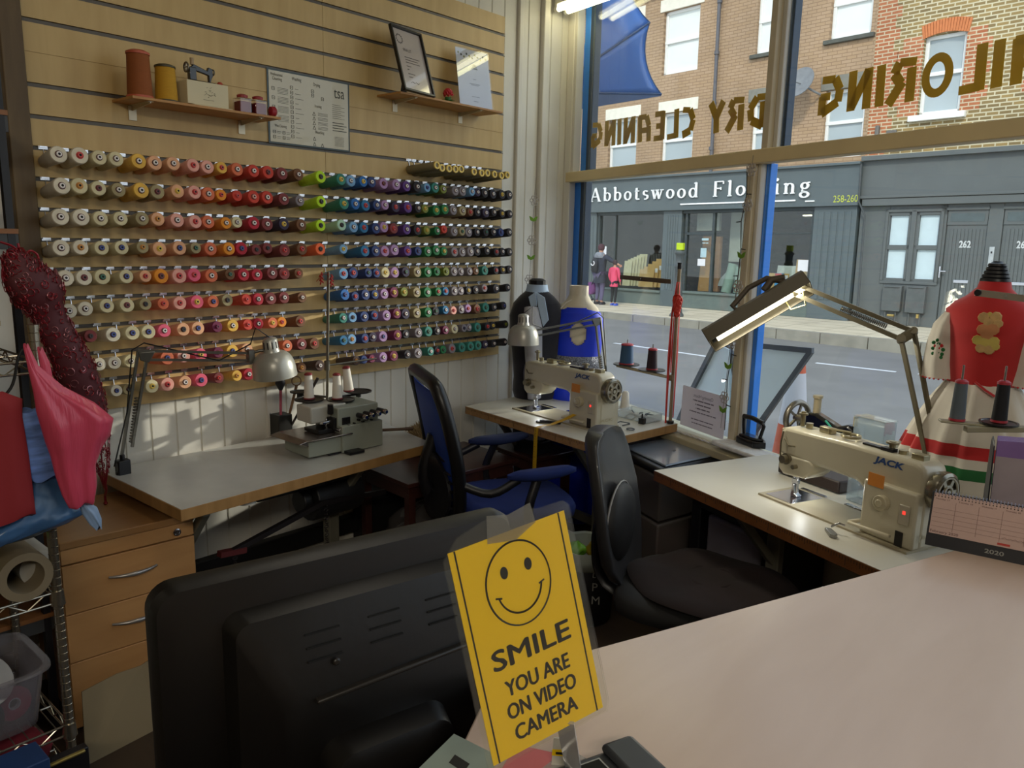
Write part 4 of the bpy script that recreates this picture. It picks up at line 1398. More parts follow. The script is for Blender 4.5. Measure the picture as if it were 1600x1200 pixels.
def dome_lamp(label, base, elbow, knee, headtop, headdir, R=.082, Lh=.10):
    base, elbow, knee, headtop = map(V3, (base, elbow, knee, headtop))
    r = root('desk_lamp', base, label, 'desk lamp', 'spring arm lamps')
    side = (elbow - base).normalized().cross((knee - elbow).normalized())
    side = V3((side.x, side.y, 0)).normalized() if side.length > .1 else V3((0, 1, 0))
    b = MB(); b.box(base + V3((0, 0, .02)), (.035, .045, .06)); b.box(base + V3((.0, 0, -.045)), (.03, .04, .02)); b.cyl(base + V3((0, 0, .04)), base + V3((0, 0, .07)), .009); b.beam(base + V3((.0, -.02, -.04)), base + V3((.0, -.02, .01)), .01, .02)
    b.build('clamp', black_m, r, bevel=.004)
    d1 = (elbow - base).normalized(); off = (knee - elbow); off = (off - d1 * off.dot(d1)).normalized()
    b0 = base + V3((0, 0, .07))
    b = MB(); b.beam(b0, elbow, .009, .009); b.beam(b0 + off * .035 + V3((0, 0, .03)), elbow + off * .03 - d1 * .02, .009, .009); b.build('lower_arm', lam_arm, r)
    b = MB()
    for k in range(16):
        b.torus(b0 + off * .035 + V3((0, 0, .05)) + d1 * (.011 * k), d1, .0085, .0022, 10, 5)
    b.build('spring', lam_arm, r, smooth=50)
    b = MB(); b.prism([(0, 0), (.055, .01), (.04, -.035), (.01, -.03)], elbow - d1 * .005 - side * .006, off, d1, side * .012); b.build('elbow_joint', lam_arm, r, bevel=.003)
    d2 = (knee - elbow).normalized()
    b = MB(); b.beam(elbow + d2 * .0, knee, .009, .009); b.beam(elbow + off * .03 - d1 * .03, knee - d1 * .028, .009, .009); b.build('upper_arm', lam_arm, r)
    b = MB(); b.box(knee - d1 * .012, (.025, .025, .05)); b.tube([knee, (knee + headtop) / 2 - V3((0, 0, .02)), headtop + V3(headdir).normalized() * .05], .006, 8); b.build('head_joint', lam_arm, r, bevel=.003)
    hd = V3(headdir).normalized()
    b = MB(); b.lathe([(0, .004), (.004, .022), (.01, .027), (.045, .028), (.055, .031), (.06, .033)], headtop, hd, 24); so = b.build('lamp_cap', lam_head, r, smooth=45)
    b = MB()
    for k in range(10):
        a = 2 * math.pi * k / 10
        u, v, _ = frame_from(hd)
        e_ = u * math.cos(a) + v * math.sin(a)
        b.beam(headtop + hd * .016 + e_ * .0275, headtop + hd * .042 + e_ * .0283, .004, .002, up=e_)
    b.build('vent_slots', cable, so)
    b = MB()
    pr = []
    for k in range(9):
        a = math.pi / 2 * k / 8
        pr.append((.058 + Lh * .9 * (1 - math.cos(a)) * .9, .033 + (R - .033) * math.sin(a) ** .8))
    pr.append((.058 + Lh * .95, R * 1.01))
    inner = [(h - .002, max(.01, q - .003)) for h, q in reversed(pr)]
    b.lathe(pr + inner, headtop, hd, 32, cap=False)
    b.build('lamp_shade', lam_head, r, smooth=60)
    b = MB(); b.lathe([(0, .008), (.03, .02), (.055, .022), (.065, .01)], headtop + hd * .07, hd, 16); b.build('bulb', mat('bulb_white', 'E8E4DC', .3), r, smooth=60)
    b = MB(); m_ = (elbow + base) / 2
    b.tube([headtop, headtop + V3((0, .0, .03)) + off * -.05, knee + V3((0, 0, .035)), (elbow * .3 + knee * .7) + V3((0, 0, -.03)), elbow + V3((0, 0, .03)) + off * .02, elbow - off * .02, m_ - off * .012, base + V3((-.0, -.03, .03))], .0028, 6); b.build('cable', cable, r, smooth=60)
    return r


B1_ = pz(205, 730, .745); B1_.x = max(B1_.x, -2.9)
B1_ = V3((-2.86, 1.135, .745))
dome_lamp('silver domed desk lamp clamped to the left end of the long grey table', B1_, pV(216, 548, -2.80, 1.155), pV(392, 552, -2.60, 1.62), pV(421, 527, -2.57, 1.66), (.0, .13, -1))
B2_ = pz(950, 640, .745)
dome_lamp('silver domed desk lamp hanging in front of the navy waistcoat form', B2_, pV(938, 497, B2_.x - .03, B2_.y), pV(832, 517, -2.45, 2.98), pV(818, 490, -2.47, 2.96), (.02, .0, -1), R=.078)

# fluorescent bench lamp over the nearest table
r = root('bench_lamp', t2(.905, .415, .745), 'long fluorescent bench lamp on a jointed arm over the nearest sewing table', 'bench lamp')
hA = pV(1106, 532, -1.33, 2.52); hB = pV(1262, 440, -1.02, 2.70)
ax = (hB - hA).normalized()
sd = ax.cross(V3((0, 0, 1))).normalized()     # towards the viewer or away
up = sd.cross(ax).normalized()
vw = (CP - (hA + hB) / 2)                      # the open side is turned towards the room
vw = (vw - ax * vw.dot(ax)).normalized()
up = -(vw * .5 - up * .87).normalized()
sd = ax.cross(up).normalized()
dk = mat('bench_lamp_shell', '5C5546', .45, .2, var=.05)
pr = [(-.048, -.012), (.048, -.012), (.045, .018), (.02, .034), (-.02, .034), (-.045, .018)]
b = MB(); b.prism([(-.056, -.03), (-.052, -.03), (-.049, .014), (-.02, .034), (.02, .034), (.049, .014), (.052, -.03), (.056, -.03), (.054, .018), (.022, .04), (-.022, .04), (-.054, .018)], hA, sd, up, ax * (hB - hA).length)
for e_ in (hA, hB - ax * .003):
    b.prism([(-.056, -.03), (.056, -.03), (.054, .018), (.022, .04), (-.022, .04), (-.054, .018)], e_, sd, up, ax * .003)
b.build('lamp_shell', dk, r)
tubm = mat('bench_tube_glow', 'FFF6D2', .4, emis=4.5)
b = MB()
for q in (-.018, .018):
    b.cyl(hA + ax * .03 + sd * q - up * .006, hB - ax * .02 + sd * q - up * .006, .0085)
b.build('tube', tubm, r, smooth=40)
b = MB(); b.cyl(hA + ax * .012 - up * .005, hA + ax * .03 - up * .005, .014); b.build('tube_holder', black_m, r)
k1 = pV(1262, 446, -1.0, 2.74); e1 = pV(1428, 518, -.76, 2.70); e2 = pV(1408, 530, -.78, 2.67); bs = t2(.905, .415, .745)
e0 = t2(.90, .56, .93)
b = MB()
q0 = hB - ax * .05 + up * .04
b.beam(q0, e1, .012, .014); b.beam(q0 - V3((0, 0, .035)), e2, .012, .014)
b.build('upper_arm', mat('bench_arm', '77705C', .4, .4), r)
b = MB(); b.beam(e1, bs + V3((.01, 0, .11)), .010, .013); b.beam(e2, bs + V3((-.025, 0.01, .11)), .010, .013); b.beam(e1, e2, .012, .03)
b.cyl(e2 - sd * .012, e2 + sd * .012, .014); b.cyl(e1 - sd * .012, e1 + sd * .012, .012)
b.build('lower_arm', mat('bench_arm', '77705C', .4, .4), r)
b = MB()
for k in range(26):
    b.torus(q0.lerp(e1, .45) - V3((0, 0, .02)) + (e1 - q0).normalized() * (.006 * k), (e1 - q0), .007, .0018, 8, 4)
b.build('spring', lam_arm, r)
b = MB(); b.box(bs + V3((-.01, 0, .055)), (.05, .03, .11)); b.box(bs + V3((-.01, 0, .004)), (.09, .05, .012)); b.build('base', mat('bench_arm', '77705C', .4, .4), r, bevel=.004)
b = MB(); m_ = (hA + hB) / 2 + up * .036
b.tube([m_ - ax * .05, m_ - ax * .06 + up * .03, m_ + ax * .02 + up * .06, m_ + ax * .09 + up * .055, hB - ax * .05 + up * .03], .010, 8); b.tube([m_ + ax * .06 + up * .02, m_ + ax * .1 + up * .04, m_ + ax * .14 + up * .02], .014, 8); b.build('bracket', mat('bracket_brown', '4A4032', .5), r, smooth=50)
b = MB(); b.tube([hB - ax * .03 - up * .02, hB + V3((.0, 0, -.08)), hB + V3((-.05, 0, -.10)), hB + V3((-.08, 0, -.06))], .003, 6); b.build('cable', mat('cable_lime', 'C8C490', .5), r, smooth=60)
l = area('bench_tube_light', (hA + hB) / 2 - up * .02, -up, .34, .05, 2.2, (1, .95, .78))
u_, v_ = ax, sd
l.matrix_world = Matrix(((ax.x, (up.cross(ax)).x, up.x, l.location.x), (ax.y, (up.cross(ax)).y, up.y, l.location.y), (ax.z, (up.cross(ax)).z, up.z, l.location.z), (0, 0, 0, 1)))

# ceiling batten just inside the window, seen at the top
c0 = V3((-2.93, 3.74, 2.9)); c1 = V3((-1.6, 3.42, 2.9))
r = root('ceiling_light', c0, 'twin fluorescent ceiling batten lit beside the window head', 'ceiling light')
d = (c1 - c0).normalized(); sdv = V3((-d.y, d.x, 0))
b = MB()
for q in (-.035, .035):
    b.cyl(c0 + sdv * q, c1 + sdv * q, .014)
b.build('tube', mat('ceiling_tube_glow', 'FFF6C8', .4, emis=7), r, smooth=40)
b = MB()
for q in (-.035, .035):
    b.cyl(c0 + sdv * q - d * .025, c0 + sdv * q, .017)
b.beam(c0 + V3((0, 0, .05)), c1 + V3((0, 0, .05)), .10, .05); b.beam(c0 + V3((0, 0, .03)) - d * .02, c0 + V3((0, 0, .03)), .1, .06); b.cyl(c0 + d * .2 + V3((0, 0, .07)), c0 + d * .2 + V3((0, 0, .3)), .01); b.cyl(c1 - d * .2 + V3((0, 0, .07)), c1 - d * .2 + V3((0, 0, .3)), .01)
b.build('batten_body', white_p, r, bevel=.003)

# ================================================================ dress forms
def torso(mb, base, secs, yaw=0, n=28, m=0, fn=None):
    mb.loft([ell((base[0] + s[3] if len(s) > 3 else base[0], base[1], s[0]), s[1], s[2], n, yaw, fn) for s in secs], m)


navy_cl = mat('navy_cloth', '15141F', .9, var=.15, sc=40, sheen=.3)
shirt_g = mat('grey_striped_shirt', 'A9A8AC', .85, var=.12, sc=60, stretch=(6, 6, .2))
shirt_b = mat('pale_blue_shirt', 'A9BED6', .85, var=.05)
bp = pV(838, 500, -2.78, 3.30)
bx, by = bp.x, bp.y
vy = math.radians(35)
r = root('dress_form', (bx, by, 0), 'dress form in a navy waistcoat over a grey sleeved shirt with pale blue collar', 'dress form')
b = MB(); torso(b, (bx, by), [(.70, .10, .09), (.78, .125, .10), (.86, .12, .095), (.98, .13, .10), (1.12, .145, .105), (1.20, .15, .10), (1.27, .13, .09), (1.31, .095, .075), (1.335, .065, .06), (1.35, .05, .05)], vy)
b.build('waistcoat', navy_cl, r, smooth=60)
b = MB()
ctr = V3((bx, by, 0)); rt = V3((math.cos(vy), math.sin(vy), 0)); fw = V3((rt.y, -rt.x, 0))     # fw faces the room
b.loft([ell((bx, by, z), a, c, 24, vy) for z, a, c in ((1.325, .068, .064), (1.35, .06, .056), (1.375, .056, .052), (1.372, .05, .046), (1.34, .048, .044))]); 
b.prism([(0, 0), (.05, -.03), (.075, -.15), (.045, -.19), (.015, -.08)], ctr + fw * .095 + V3((0, 0, 1.34)), rt, (0, 0, 1), fw * .006)
b.prism([(0, 0), (-.04, -.03), (-.02, -.10), (.01, -.08)], ctr + fw * .085 + V3((0, 0, 1.34)), rt, (0, 0, 1), fw * .006)
b.build('collar', shirt_b, r, bevel=.003)
b = MB()          # sleeve hanging on the side turned to the room
sp = [ctr - rt * .02 + fw * .085 + V3((0, 0, 1.25)), ctr - rt * .01 + fw * .115 + V3((0, 0, 1.15)), ctr + rt * .0 + fw * .125 + V3((0, 0, 1.0)), ctr + rt * .01 + fw * .125 + V3((0, 0, .86)), ctr + rt * .01 + fw * .12 + V3((0, 0, .76))]
b.tube(sp, [.05, .064, .058, .052, .045], 14, e=.7)
b.build('shirt_sleeve', shirt_g, r, smooth=60)
b = MB(); b.loft([ell((bx, by, z), .046, .043, 16, vy, lambda a: 1 + .08 * math.sin(7 * a)) for z in (1.35, 1.375, 1.395)] + [ell((bx, by, 1.405), .03, .028, 16, vy)])
b.build('neck_cap', mat('neck_black', '0E0E12', .7), r, smooth=50)
b = MB(); b.loft([ell((bx - .0, by, z), a, c, 20, vy, lambda t: 1 + .05 * math.sin(5 * t)) for z, a, c in ((.72, .13, .09), (.6, .12, .08), (.4, .11, .07), (.15, .10, .06))])
b.build('trousers', mat('black_trousers', '101014', .9), r, smooth=60)
b = MB(); b.cyl((bx, by, .03), (bx, by, .8), .015); b.lathe([(0, .16), (.02, .16), (.035, .03)], (bx, by, 0), (0, 0, 1), 24); b.build('stand', steel, r, smooth=40)

blue_cl = mat('royal_blue_cloth', '0630D0', .6, var=.08, sc=6)
bp = pV(903, 500, -2.62, 3.45)
bx, by = bp.x, bp.y
vy = math.radians(28)
rt = V3((math.cos(vy), math.sin(vy), 0)); fw = V3((rt.y, -rt.x, 0)); ctr = V3((bx, by, 0))
r = root('dress_form', (bx, by, 0), 'dress form in a royal blue keyhole dress with a silver sequin belt', 'dress form')
b = MB(); torso(b, (bx, by), [(.98, .125, .09), (1.1, .13, .095), (1.2, .13, .09), (1.25, .11, .08), (1.29, .07, .062), (1.32, .054, .05), (1.36, .05, .048), (1.365, .02, .02)], vy)
b.build('form_body', mat('form_calico', 'CDC4B0', .85, var=.05, sc=20), r, smooth=60)
sec = [(.04, .19, .12), (.3, .17, .115), (.6, .155, .112), (.8, .145, .11), (.9, .132, .102), (.97, .130, .098), (1.05, .136, .102), (1.13, .14, .104), (1.19, .137, .100), (1.225, .122, .092), (1.255, .095, .078)]
n = 96
rings = []
for z, a, c in sec:
    amp = max(0, (.8 - z)) * .10
    rings.append(ell((bx, by, z), a, c, n, vy, lambda t, k=amp: 1 + k * math.sin(9 * t) + k * .5 * math.sin(5 * t + 1)))
# keyhole: leave open the cells round the opening at the front
b = MB()
fa = -math.pi / 2 + .14
vsr = rings
N2 = 26
fine = []
for j in range(len(vsr) - 1):
    for k in range(N2 if vsr[j][0].z > 1.0 else 1):
        t = k / (N2 if vsr[j][0].z > 1.0 else 1)
        fine.append([vsr[j][i].lerp(vsr[j + 1][i], t) for i in range(n)])
fine.append(vsr[-1])
vs = [p for ring in fine for p in ring]
fs = []
for j in range(len(fine) - 1):
    for i in range(n):
        k = (i + 1) % n
        cpt = (fine[j][i] + fine[j + 1][k]) / 2
        ang = 2 * math.pi * (i + .5) / n
        da = math.atan2(math.sin(ang - fa), math.cos(ang - fa)) * .11
        if (da / .036) ** 2 + ((cpt.z - 1.115) / .062) ** 2 < 1:
            continue
        fs.append((j * n + i, j * n + k, (j + 1) * n + k, (j + 1) * n + i))
b.add(vs, fs)
b.build('dress', blue_cl, r, smooth=60, solid=.003)
seq = mat('sequin_silver', '7C808C', .3, .2, var=.85, sc=130, bump=1.0, bsc=160)
b = MB(); b.loft([ell((bx, by, z), a, c, 40, vy) for z, a, c in ((.915, .137, .106), (.92, .141, .109), (.985, .139, .107), (.99, .136, .104))], cap=False); b.build('sequin_belt', seq, r, smooth=50)
b = MB(); b.loft([ell((bx, by, z), .052, .05, 20, vy, lambda a: 1 + .05 * math.sin(8 * a)) for z in (1.31, 1.35, 1.372)] + [ell((bx, by, 1.36), .03, .03, 20, vy)]); b.build('neck_cap', mat('calico_cap', 'D4CBB8', .85, var=.06, sc=30), r, smooth=50)
b = MB(); b.tube([ctr - rt * .10 + fw * .06 + V3((0, 0, 1.235)), ctr - rt * .06 + fw * .05 + V3((0, 0, 1.28)), ctr - rt * .02 + fw * .05 + V3((0, 0, 1.30))], .004, 6); b.build('strap', mat('strap_white', 'E0DCD4', .7), r)

# costume form standing on the near table, behind the machine
rx_, ry_ = -.463, 2.745
vy = math.radians(5)
red_cl = mat('red_wool', 'BE2426', .85, var=.06, sc=12, sheen=.3)
cream_cl = mat('cream_cotton', 'D8D2C6', .85, var=.05, sc=10, bump=.1, bsc=12)
grn_cl = mat('green_ribbon', '1E6A34', .7)
rt = V3((math.cos(vy), math.sin(vy), 0)); fw = V3((rt.y, -rt.x, 0)); ctr = V3((rx_, ry_, 0))
r = root('costume_form', (rx_, ry_, .745), 'dress form in an embroidered red waistcoat with white puff sleeves and striped skirt', 'dress form')


def cz(s):
    return [ell((rx_, ry_, z), a, c, 64, vy, f) for z, a, c, f in s]


b = MB(); b.loft(cz([(1.215, .100, .08, None), (1.26, .102, .083, None), (1.33, .108, .088, None), (1.40, .118, .09, None), (1.435, .122, .084, None), (1.46, .10, .07, None), (1.48, .07, .056, None), (1.505, .046, .044, None), (1.53, .04, .04, None)]))
b.build('waistcoat', red_cl, r, smooth=60)
sk = [(1.235, .08, .07, 0), (1.21, .10, .082, .015), (1.15, .135, .09, .03), (1.05, .18, .10, .045), (.95, .215, .108, .05), (.86, .235, .112, .055)]


def pleat(k):
    return lambda t: 1 + k * math.sin(15 * t) + k * .5 * math.sin(23 * t + 2)


rr_ = []
zs = [1.235, 1.21, 1.18, 1.15, 1.10, 1.07, 1.03, .99, .96, .925, .89, .862]
for z in zs:
    for q0_, q1_ in zip(sk, sk[1:]):
        if q0_[0] >= z >= q1_[0]:
            t = (q0_[0] - z) / (q0_[0] - q1_[0]); A_ = [q0_[i] + (q1_[i] - q0_[i]) * t for i in range(4)]
            rr_.append(ell((rx_, ry_, z), A_[1], A_[2], 96, vy, pleat(A_[3])))
            break
b = MB(); b.loft(list(reversed(rr_)), cap=False)
for i, f in enumerate(b.f):
    zc = sum(b.v[q].z for q in f) / 4
    b.m[i] = 1 if .99 < zc < 1.03 else (2 if .925 < zc < .96 else 0)
b.build('skirt', [cream_cl, red_cl, grn_cl], r, smooth=70, solid=.002)
for sgn in (-1, 1):
    b = MB(); s0 = ctr + rt * (sgn * .105) + V3((0, 0, 1.415))
    pts = [s0 - V3((0, 0, -.01)), s0 + rt * sgn * .012 + V3((0, 0, -.03)), s0 + rt * sgn * .018 + V3((0, 0, -.09)), s0 + rt * sgn * .018 + V3((0, 0, -.15)), s0 + rt * sgn * .012 + V3((0, 0, -.195))]
    rad = [(.02, .04), (.036, .055), (.042, .06), (.046, .062), (.052, .064)]
    b.loft([ell(tuple(p), a, c, 32, vy, lambda t, k=i: 1 + (.05 + .0 * k) * math.sin(7 * t + k * .2)) for i, (p, (a, c)) in enumerate(zip(pts, rad))])
    sl = b.build('puff_sleeve', cream_cl, r, smooth=60)
    b = MB()
    for i in range(26):
        a = 2 * math.pi * i / 26
        b.lathe([(0, .0005), (.003, .0045), (.006, .0005)], pts[-1] + rt * (.054 * math.cos(a)) + fw * (.066 * math.sin(a)) - V3((0, 0, .004)), (0, 0, 1), 6)
    b.build('scalloped_trim', red_cl, sl)
    if sgn < 0:
        o_ = pts[2] + fw * .062 + V3((0, 0, -.01)) - rt * .0
        b = MB()
        for i, (dx, dz, m_) in enumerate(((0, 0, 0), (.008, .008, 0), (-.008, .006, 0), (.0, .014, 1), (-.014, -.002, 1), (.014, -.004, 1), (0, -.014, 1), (-.012, -.018, 1), (.012, -.018, 1), (-.004, .024, 1), (.01, -.028, 1), (-.014, .016, 1))):
            b.lathe([(0, .0062), (.002, .004), (.0022, .0002)], o_ + rt * dx + V3((0, 0, dz)) - fw * (.002 + abs(dx) * .15), fw, 7, m=m_)
        b.build('rose_embroidery', [red_cl, grn_cl], sl)
# gold floral embroidery on the waistcoat
gold_t = mat('gold_applique', 'C9A46C', .6, var=.15, sc=60)
b = MB()
oo = ctr + fw * .0945 + rt * .008
for dx, dz, rr, m_ in ((-.018, .075, .015, 0), (.012, .078, .015, 0), (-.005, .062, .013, 0), (.02, .06, .012, 0), (-.016, .04, .016, 1), (.008, .042, .017, 1), (-.004, .025, .016, 1), (-.026, .008, .014, 2), (-.008, .004, .016, 2), (.014, .006, .015, 2), (.02, -.008, .011, 2), (-.015, -.015, .014, 0), (.006, -.018, .014, 0), (-.004, .085, .007, 2)):
    b.lathe([(-.012, rr * 1.2), (.0025, rr * 1.0), (.003, .0005)], oo + rt * dx + V3((0, 0, 1.345 + dz)) - fw * (.004 + max(0, dz - .05) * .1), fw, 9, m=m_)
b.build('floral_embroidery', [gold_t, mat('applique_peach', 'C98A5C', .6), mat('applique_yellow', 'C8B45C', .6)], r)
b = MB(); b.tube([ctr - rt * .01 + fw * .085 + V3((0, 0, 1.225)), ctr + rt * .02 + fw * .092 + V3((0, 0, 1.205)), ctr + rt * .045 + fw * .09 + V3((0, 0, 1.19))], .007, 8, e=.5); b.build('sash', red_cl, r, smooth=50)
b = MB(); b.lathe([(0, .042)] + [q for i in range(5) for q in ((.002 + i * .011, .042 - i * .004), (.009 + i * .011, .040 - i * .004), (.010 + i * .011, .035 - i * .004))] + [(.06, .012)], (rx_, ry_, 1.525), (0, 0, 1), 28); b.build('neck_cap', black_m, r, smooth=30)
b = MB(); b.cyl((rx_, ry_, .75), (rx_, ry_, 1.22), .014); b.lathe([(0, .10), (.015, .10), (.03, .02)], (rx_, ry_, .745), (0, 0, 1), 24); b.build('stand', steel, r, smooth=40)

# ---------------------------------------------------------------- thread stands on the sewing tables
post_m = mat('stand_post_cream', '9A8C72', .4, .2)
ribbon = mat('red_ribbon', 'CC3A2C', .6, var=.1)
p = pz(1047, 661, .745)
r = root('thread_stand', p, 'tall cream thread stand at the window end of the farther table', 'thread stand')
z1 = pV(1050, 410, p.x, p.y).z
b = MB(); b.cyl(p, (p.x, p.y, z1 - .03), .0085); b.cyl(p, p + V3((0, 0, .012)), .018, m=1); b.cyl((p.x, p.y, z1 - .03), (p.x, p.y, z1), .0105, m=1); b.build('pole', [post_m, black_m], r, smooth=40)
a0 = pV(1048, 440, p.x, p.y); a1 = V3((-2.27, 3.45, a0.z - .0))
b = MB(); b.beam(a0, a1, .006, .022); b.cyl(a0.lerp(a1, .55) - V3((.004, .01, 0)), a0.lerp(a1, .55) + V3((.004, .01, 0)), .004, m=1); b.build('guide_arm', [mat('arm_brown', '5C4A3A', .5), chrome], r, bevel=.001)
l0 = pV(1048, 590, p.x, p.y); l1 = V3((-2.25, 3.43, l0.z + .0))
b = MB(); b.beam(l0, l1, .016, .014); b.cyl(l0 - V3((0, 0, .014)), l0 + V3((0, 0, .014)), .014); b.build('spool_arm', post_m, r, bevel=.002)
for tt, cmm, lab in ((.82, mat('cone_denim_blue', '2E4E70', .8), 'denim blue thread cone with a red top on the stand by the window'), (.34, mat('cone_plum', '2A1A26', .8), 'dark plum thread cone with a red top on the stand by the window')):
    c = l0.lerp(l1, tt) + V3((0, 0, .012))
    b = MB(); b.lathe([(0, .02), (.003, .068), (.008, .068), (.008, .062), (.005, .05), (.005, .003)], c, (0, 0, 1), 28); b.build('cone_disc', disc_b, r, smooth=40)
    b = MB(); b.cyl(c, c + V3((0, 0, .135)), .0025); b.build('spool_pin', steel, r)
    spool(None, c + V3((0, 0, .009)), .105, .036 if tt > .5 else .027, .030 if tt > .5 else .022, cmm, cone_red if 0 else mat('cone_red', 'A82A38', .5), lab=lab, grp='cones on the window thread stand')
b = MB()
top = V3((p.x, p.y, a0.z))
vd = (CP - top); vd.z = 0; vd.normalize(); sdv = V3((-vd.y, vd.x, 0))
for off, zz, w_ in ((-.022, .75, .014), (.012, .78, .009), (-.012, 1.0, .009)):
    pts = [top + sdv * off * .3 + vd * .014, top + sdv * off + vd * .014 - V3((0, 0, .15)), top + sdv * off * 1.1 + vd * .012 - V3((0, 0, .35)), V3((top.x, top.y, zz)) + sdv * off + vd * .03]
    b.tube(pts, [w_ * .5, w_ * .6, w_, w_ * .6], 6, e=.25)
for k in range(26):
    a = k * 1.3
    b.torus(top + vd * .018 - V3((0, 0, .08 + .003 * k)), (math.sin(a), math.cos(a), .4 * math.cos(2 * a)), .022 - .0004 * k, .004, 12, 5)
o = b.build('ribbon', ribbon, smooth=50)
tag(o, 'red ribbon tied in a tangle and hanging down the tall thread stand', 'ribbon')
# stand by the counter
sp0 = t2(1.06, .10, .745)
q = pV(1640, 470, -.36, 2.30)
r = root('thread_stand', (q.x, q.y, .745), 'grey green thread stand at the right edge behind the desk calendar', 'thread stand')
b = MB(); b.cyl((q.x, q.y, .745), (q.x, q.y, q.z + .03), .009); b.cyl((q.x, q.y, .745), (q.x, q.y, .76), .02); b.build('pole', post_m, r, smooth=40)
ga = pV(1524, 457, -.42, 2.25)
b = MB(); b.beam(V3((q.x, q.y, q.z - .002)), ga, .006, .017); b.cyl(ga - V3((0, .006, 0)) + V3((.006, 0, 0)), ga + V3((0.006, .006, 0)), .008, m=1)
m_ = ga.lerp(q, .42); b.cyl(m_ - V3((0, .005, 0)), m_ - V3((0, .003, 0)), .004, m=2); b.build('guide_arm', [mat('arm_grey_brown', '7C7264', .5, .3), black_m, chrome], r)
l1 = pV(1468, 657, -.46, 2.22); l0 = V3((q.x, q.y, l1.z - .005))
sa = mat('spool_arm_green_grey', '98947C', .4, .2)
b = MB(); b.beam(l0, l1, .03, .006); b.beam(l0, l1 + V3((.06, 0, -.012)), .022, .014); b.build('spool_arm', sa, r, bevel=.002)
for px_, cmm, em, lab in ((1501, mat('cone_slate_grey', '5A646C', .85), mat('cone_red', 'A82A38', .5), 'slate grey thread cone on the stand right of the red costume'), (1580, mat('cone_black', '15151A', .8), mat('cone_red', 'A82A38', .5), 'black thread cone with red top at the right edge, on a black disc')):
    tt = (px_ - 1468) / (1640 - 1468)
    c = l1.lerp(l0, tt); c.z += .004
    if px_ > 1550:
        b = MB(); b.lathe([(0, .02), (.003, .045), (.007, .045), (.007, .04), (.005, .038), (.005, .003)], c, (0, 0, 1), 28); b.build('cone_disc', disc_b, r, smooth=40); c.z += .006
    b = MB(); b.cyl(c, c + V3((0, 0, .145)), .0025); b.build('spool_pin', steel, r)
    spool(None, c + V3((0, 0, .002)), .105, .018, .0145, cmm, em, lab=lab, grp='cones on the counter side thread stand')

# ---------------------------------------------------------------- table clutter
tray = glassmat('clear_plastic', (.90, .93, .94), .15, .15, haze=.22)
c = pz(998, 653, .745)
r = root('plastic_tray', c, 'clear plastic tray of scraps beside the tall thread stand', 'tray', rz=math.radians(-9))
M_ = LF(c, (.987, -.161, 0))
b = LMB(M_)
for a_, b__ in (((-.10, -.06, 0), (.10, .06, .003)), ((-.10, -.06, 0), (-.098, .06, .035)), ((.098, -.06, 0), (.10, .06, .035)), ((-.10, -.06, 0), (.10, -.058, .035)), ((-.10, .058, 0), (.10, .06, .035)), ((-.106, -.066, .034), (.106, -.058, .037)), ((-.106, .058, .034), (.106, .066, .037))):
    b.bb(a_, b__)
b.build('tray_walls', tray, r)
random.seed(3)
b = MB()
for i in range(9):
    cc = M_ @ V3((random.uniform(-.07, .07), random.uniform(-.04, .04), .008)); d_ = V3((random.uniform(-1, 1), random.uniform(-1, 1), .2)).normalized() * .035
    b.tube([cc - d_, cc + V3((0, 0, .012)), cc + d_], .003, 6)
o = b.build('thread_scraps', [mat('scrap_grey', '5A6068', .6)]); tag(o, 'grey scraps and clips lying in the clear plastic tray', 'scraps'); o['kind'] = 'stuff'
for i, (x_, y_, k) in enumerate(((955, 655, 0), (972, 665, 1), (1003, 662, 2), (985, 672, 0))):
    c = pz(x_, y_, .743)
    b = MB()
    if k == 0: b.torus(c + V3((0, 0, .005)), (0, 0, 1), .018, .003, 16, 6)
    elif k == 1: b.tube([c, c + V3((.03, .02, .01)), c + V3((.01, .05, .005)), c + V3((-.03, .03, .01)), c + V3((-.04, -.01, .004))], .003, 6)
    else: b.box(c + V3((0, 0, .014)), (.03, .02, .028)); b.cyl(c + V3((0, 0, .02)), c + V3((0, 0, .05)), .004)
    tag(b.build('table_clip', [mat('scrap_grey', '5A6068', .6) if k < 2 else black_m], smooth=50), ['grey wire loop nearest the cream machine on the farther table', 'tangled grey wire on the farther table', 'black binder clip before the clear plastic tray', 'grey ring at the table edge below the tangled wire'][i], 'clip')
c = pz(962, 645, .745)
c = c + V3((-.01, .1, 0))
b = MB(); b.lathe([(0, .026), (.004, .026), (.09, .018), (.1, .010)], c, (0, 0, 1), 18); tag(b.build('thread_cone', cone_w, smooth=40), 'white thread cone half hidden behind the wheel of the farther machine', 'thread cone')
# tape measure draped over the table edge
tape = mat('tape_yellow', 'D2A51E', .45, var=.04)
b = MB(); pts = [pz(908, 655, .79), pz(900, 660, .775), pz(888, 680, .747), pz(881, 690, .746)]
e_ = pts[-1]; fwd = V3((.1, -1, 0)).normalized()
sx = V3((.987, -.161, 0))
pts = [t1(.66, .165, .80), t1(.63, .13, .775), t1(.60, .07, .752), t1(.585, .02, .7475), t1(.58, -.006, .742), t1(.58, -.010, .70), t1(.58, -.012, .55), t1(.585, -.014, .40), t1(.583, -.013, .28)]
ring = []
for p_ in pts:
    ring.append([p_ - sx * .013 - fwd * 0, p_ + sx * .013, p_ + sx * .013 + fwd * .0012 + V3((0, 0, .0008)), p_ - sx * .013 + fwd * .0012 + V3((0, 0, .0008))])
b.loft(ring)
o = b.build('tape_measure', tape); tag(o, 'yellow tape measure hanging over the edge of the farther sewing table', 'tape measure')
b = MB()
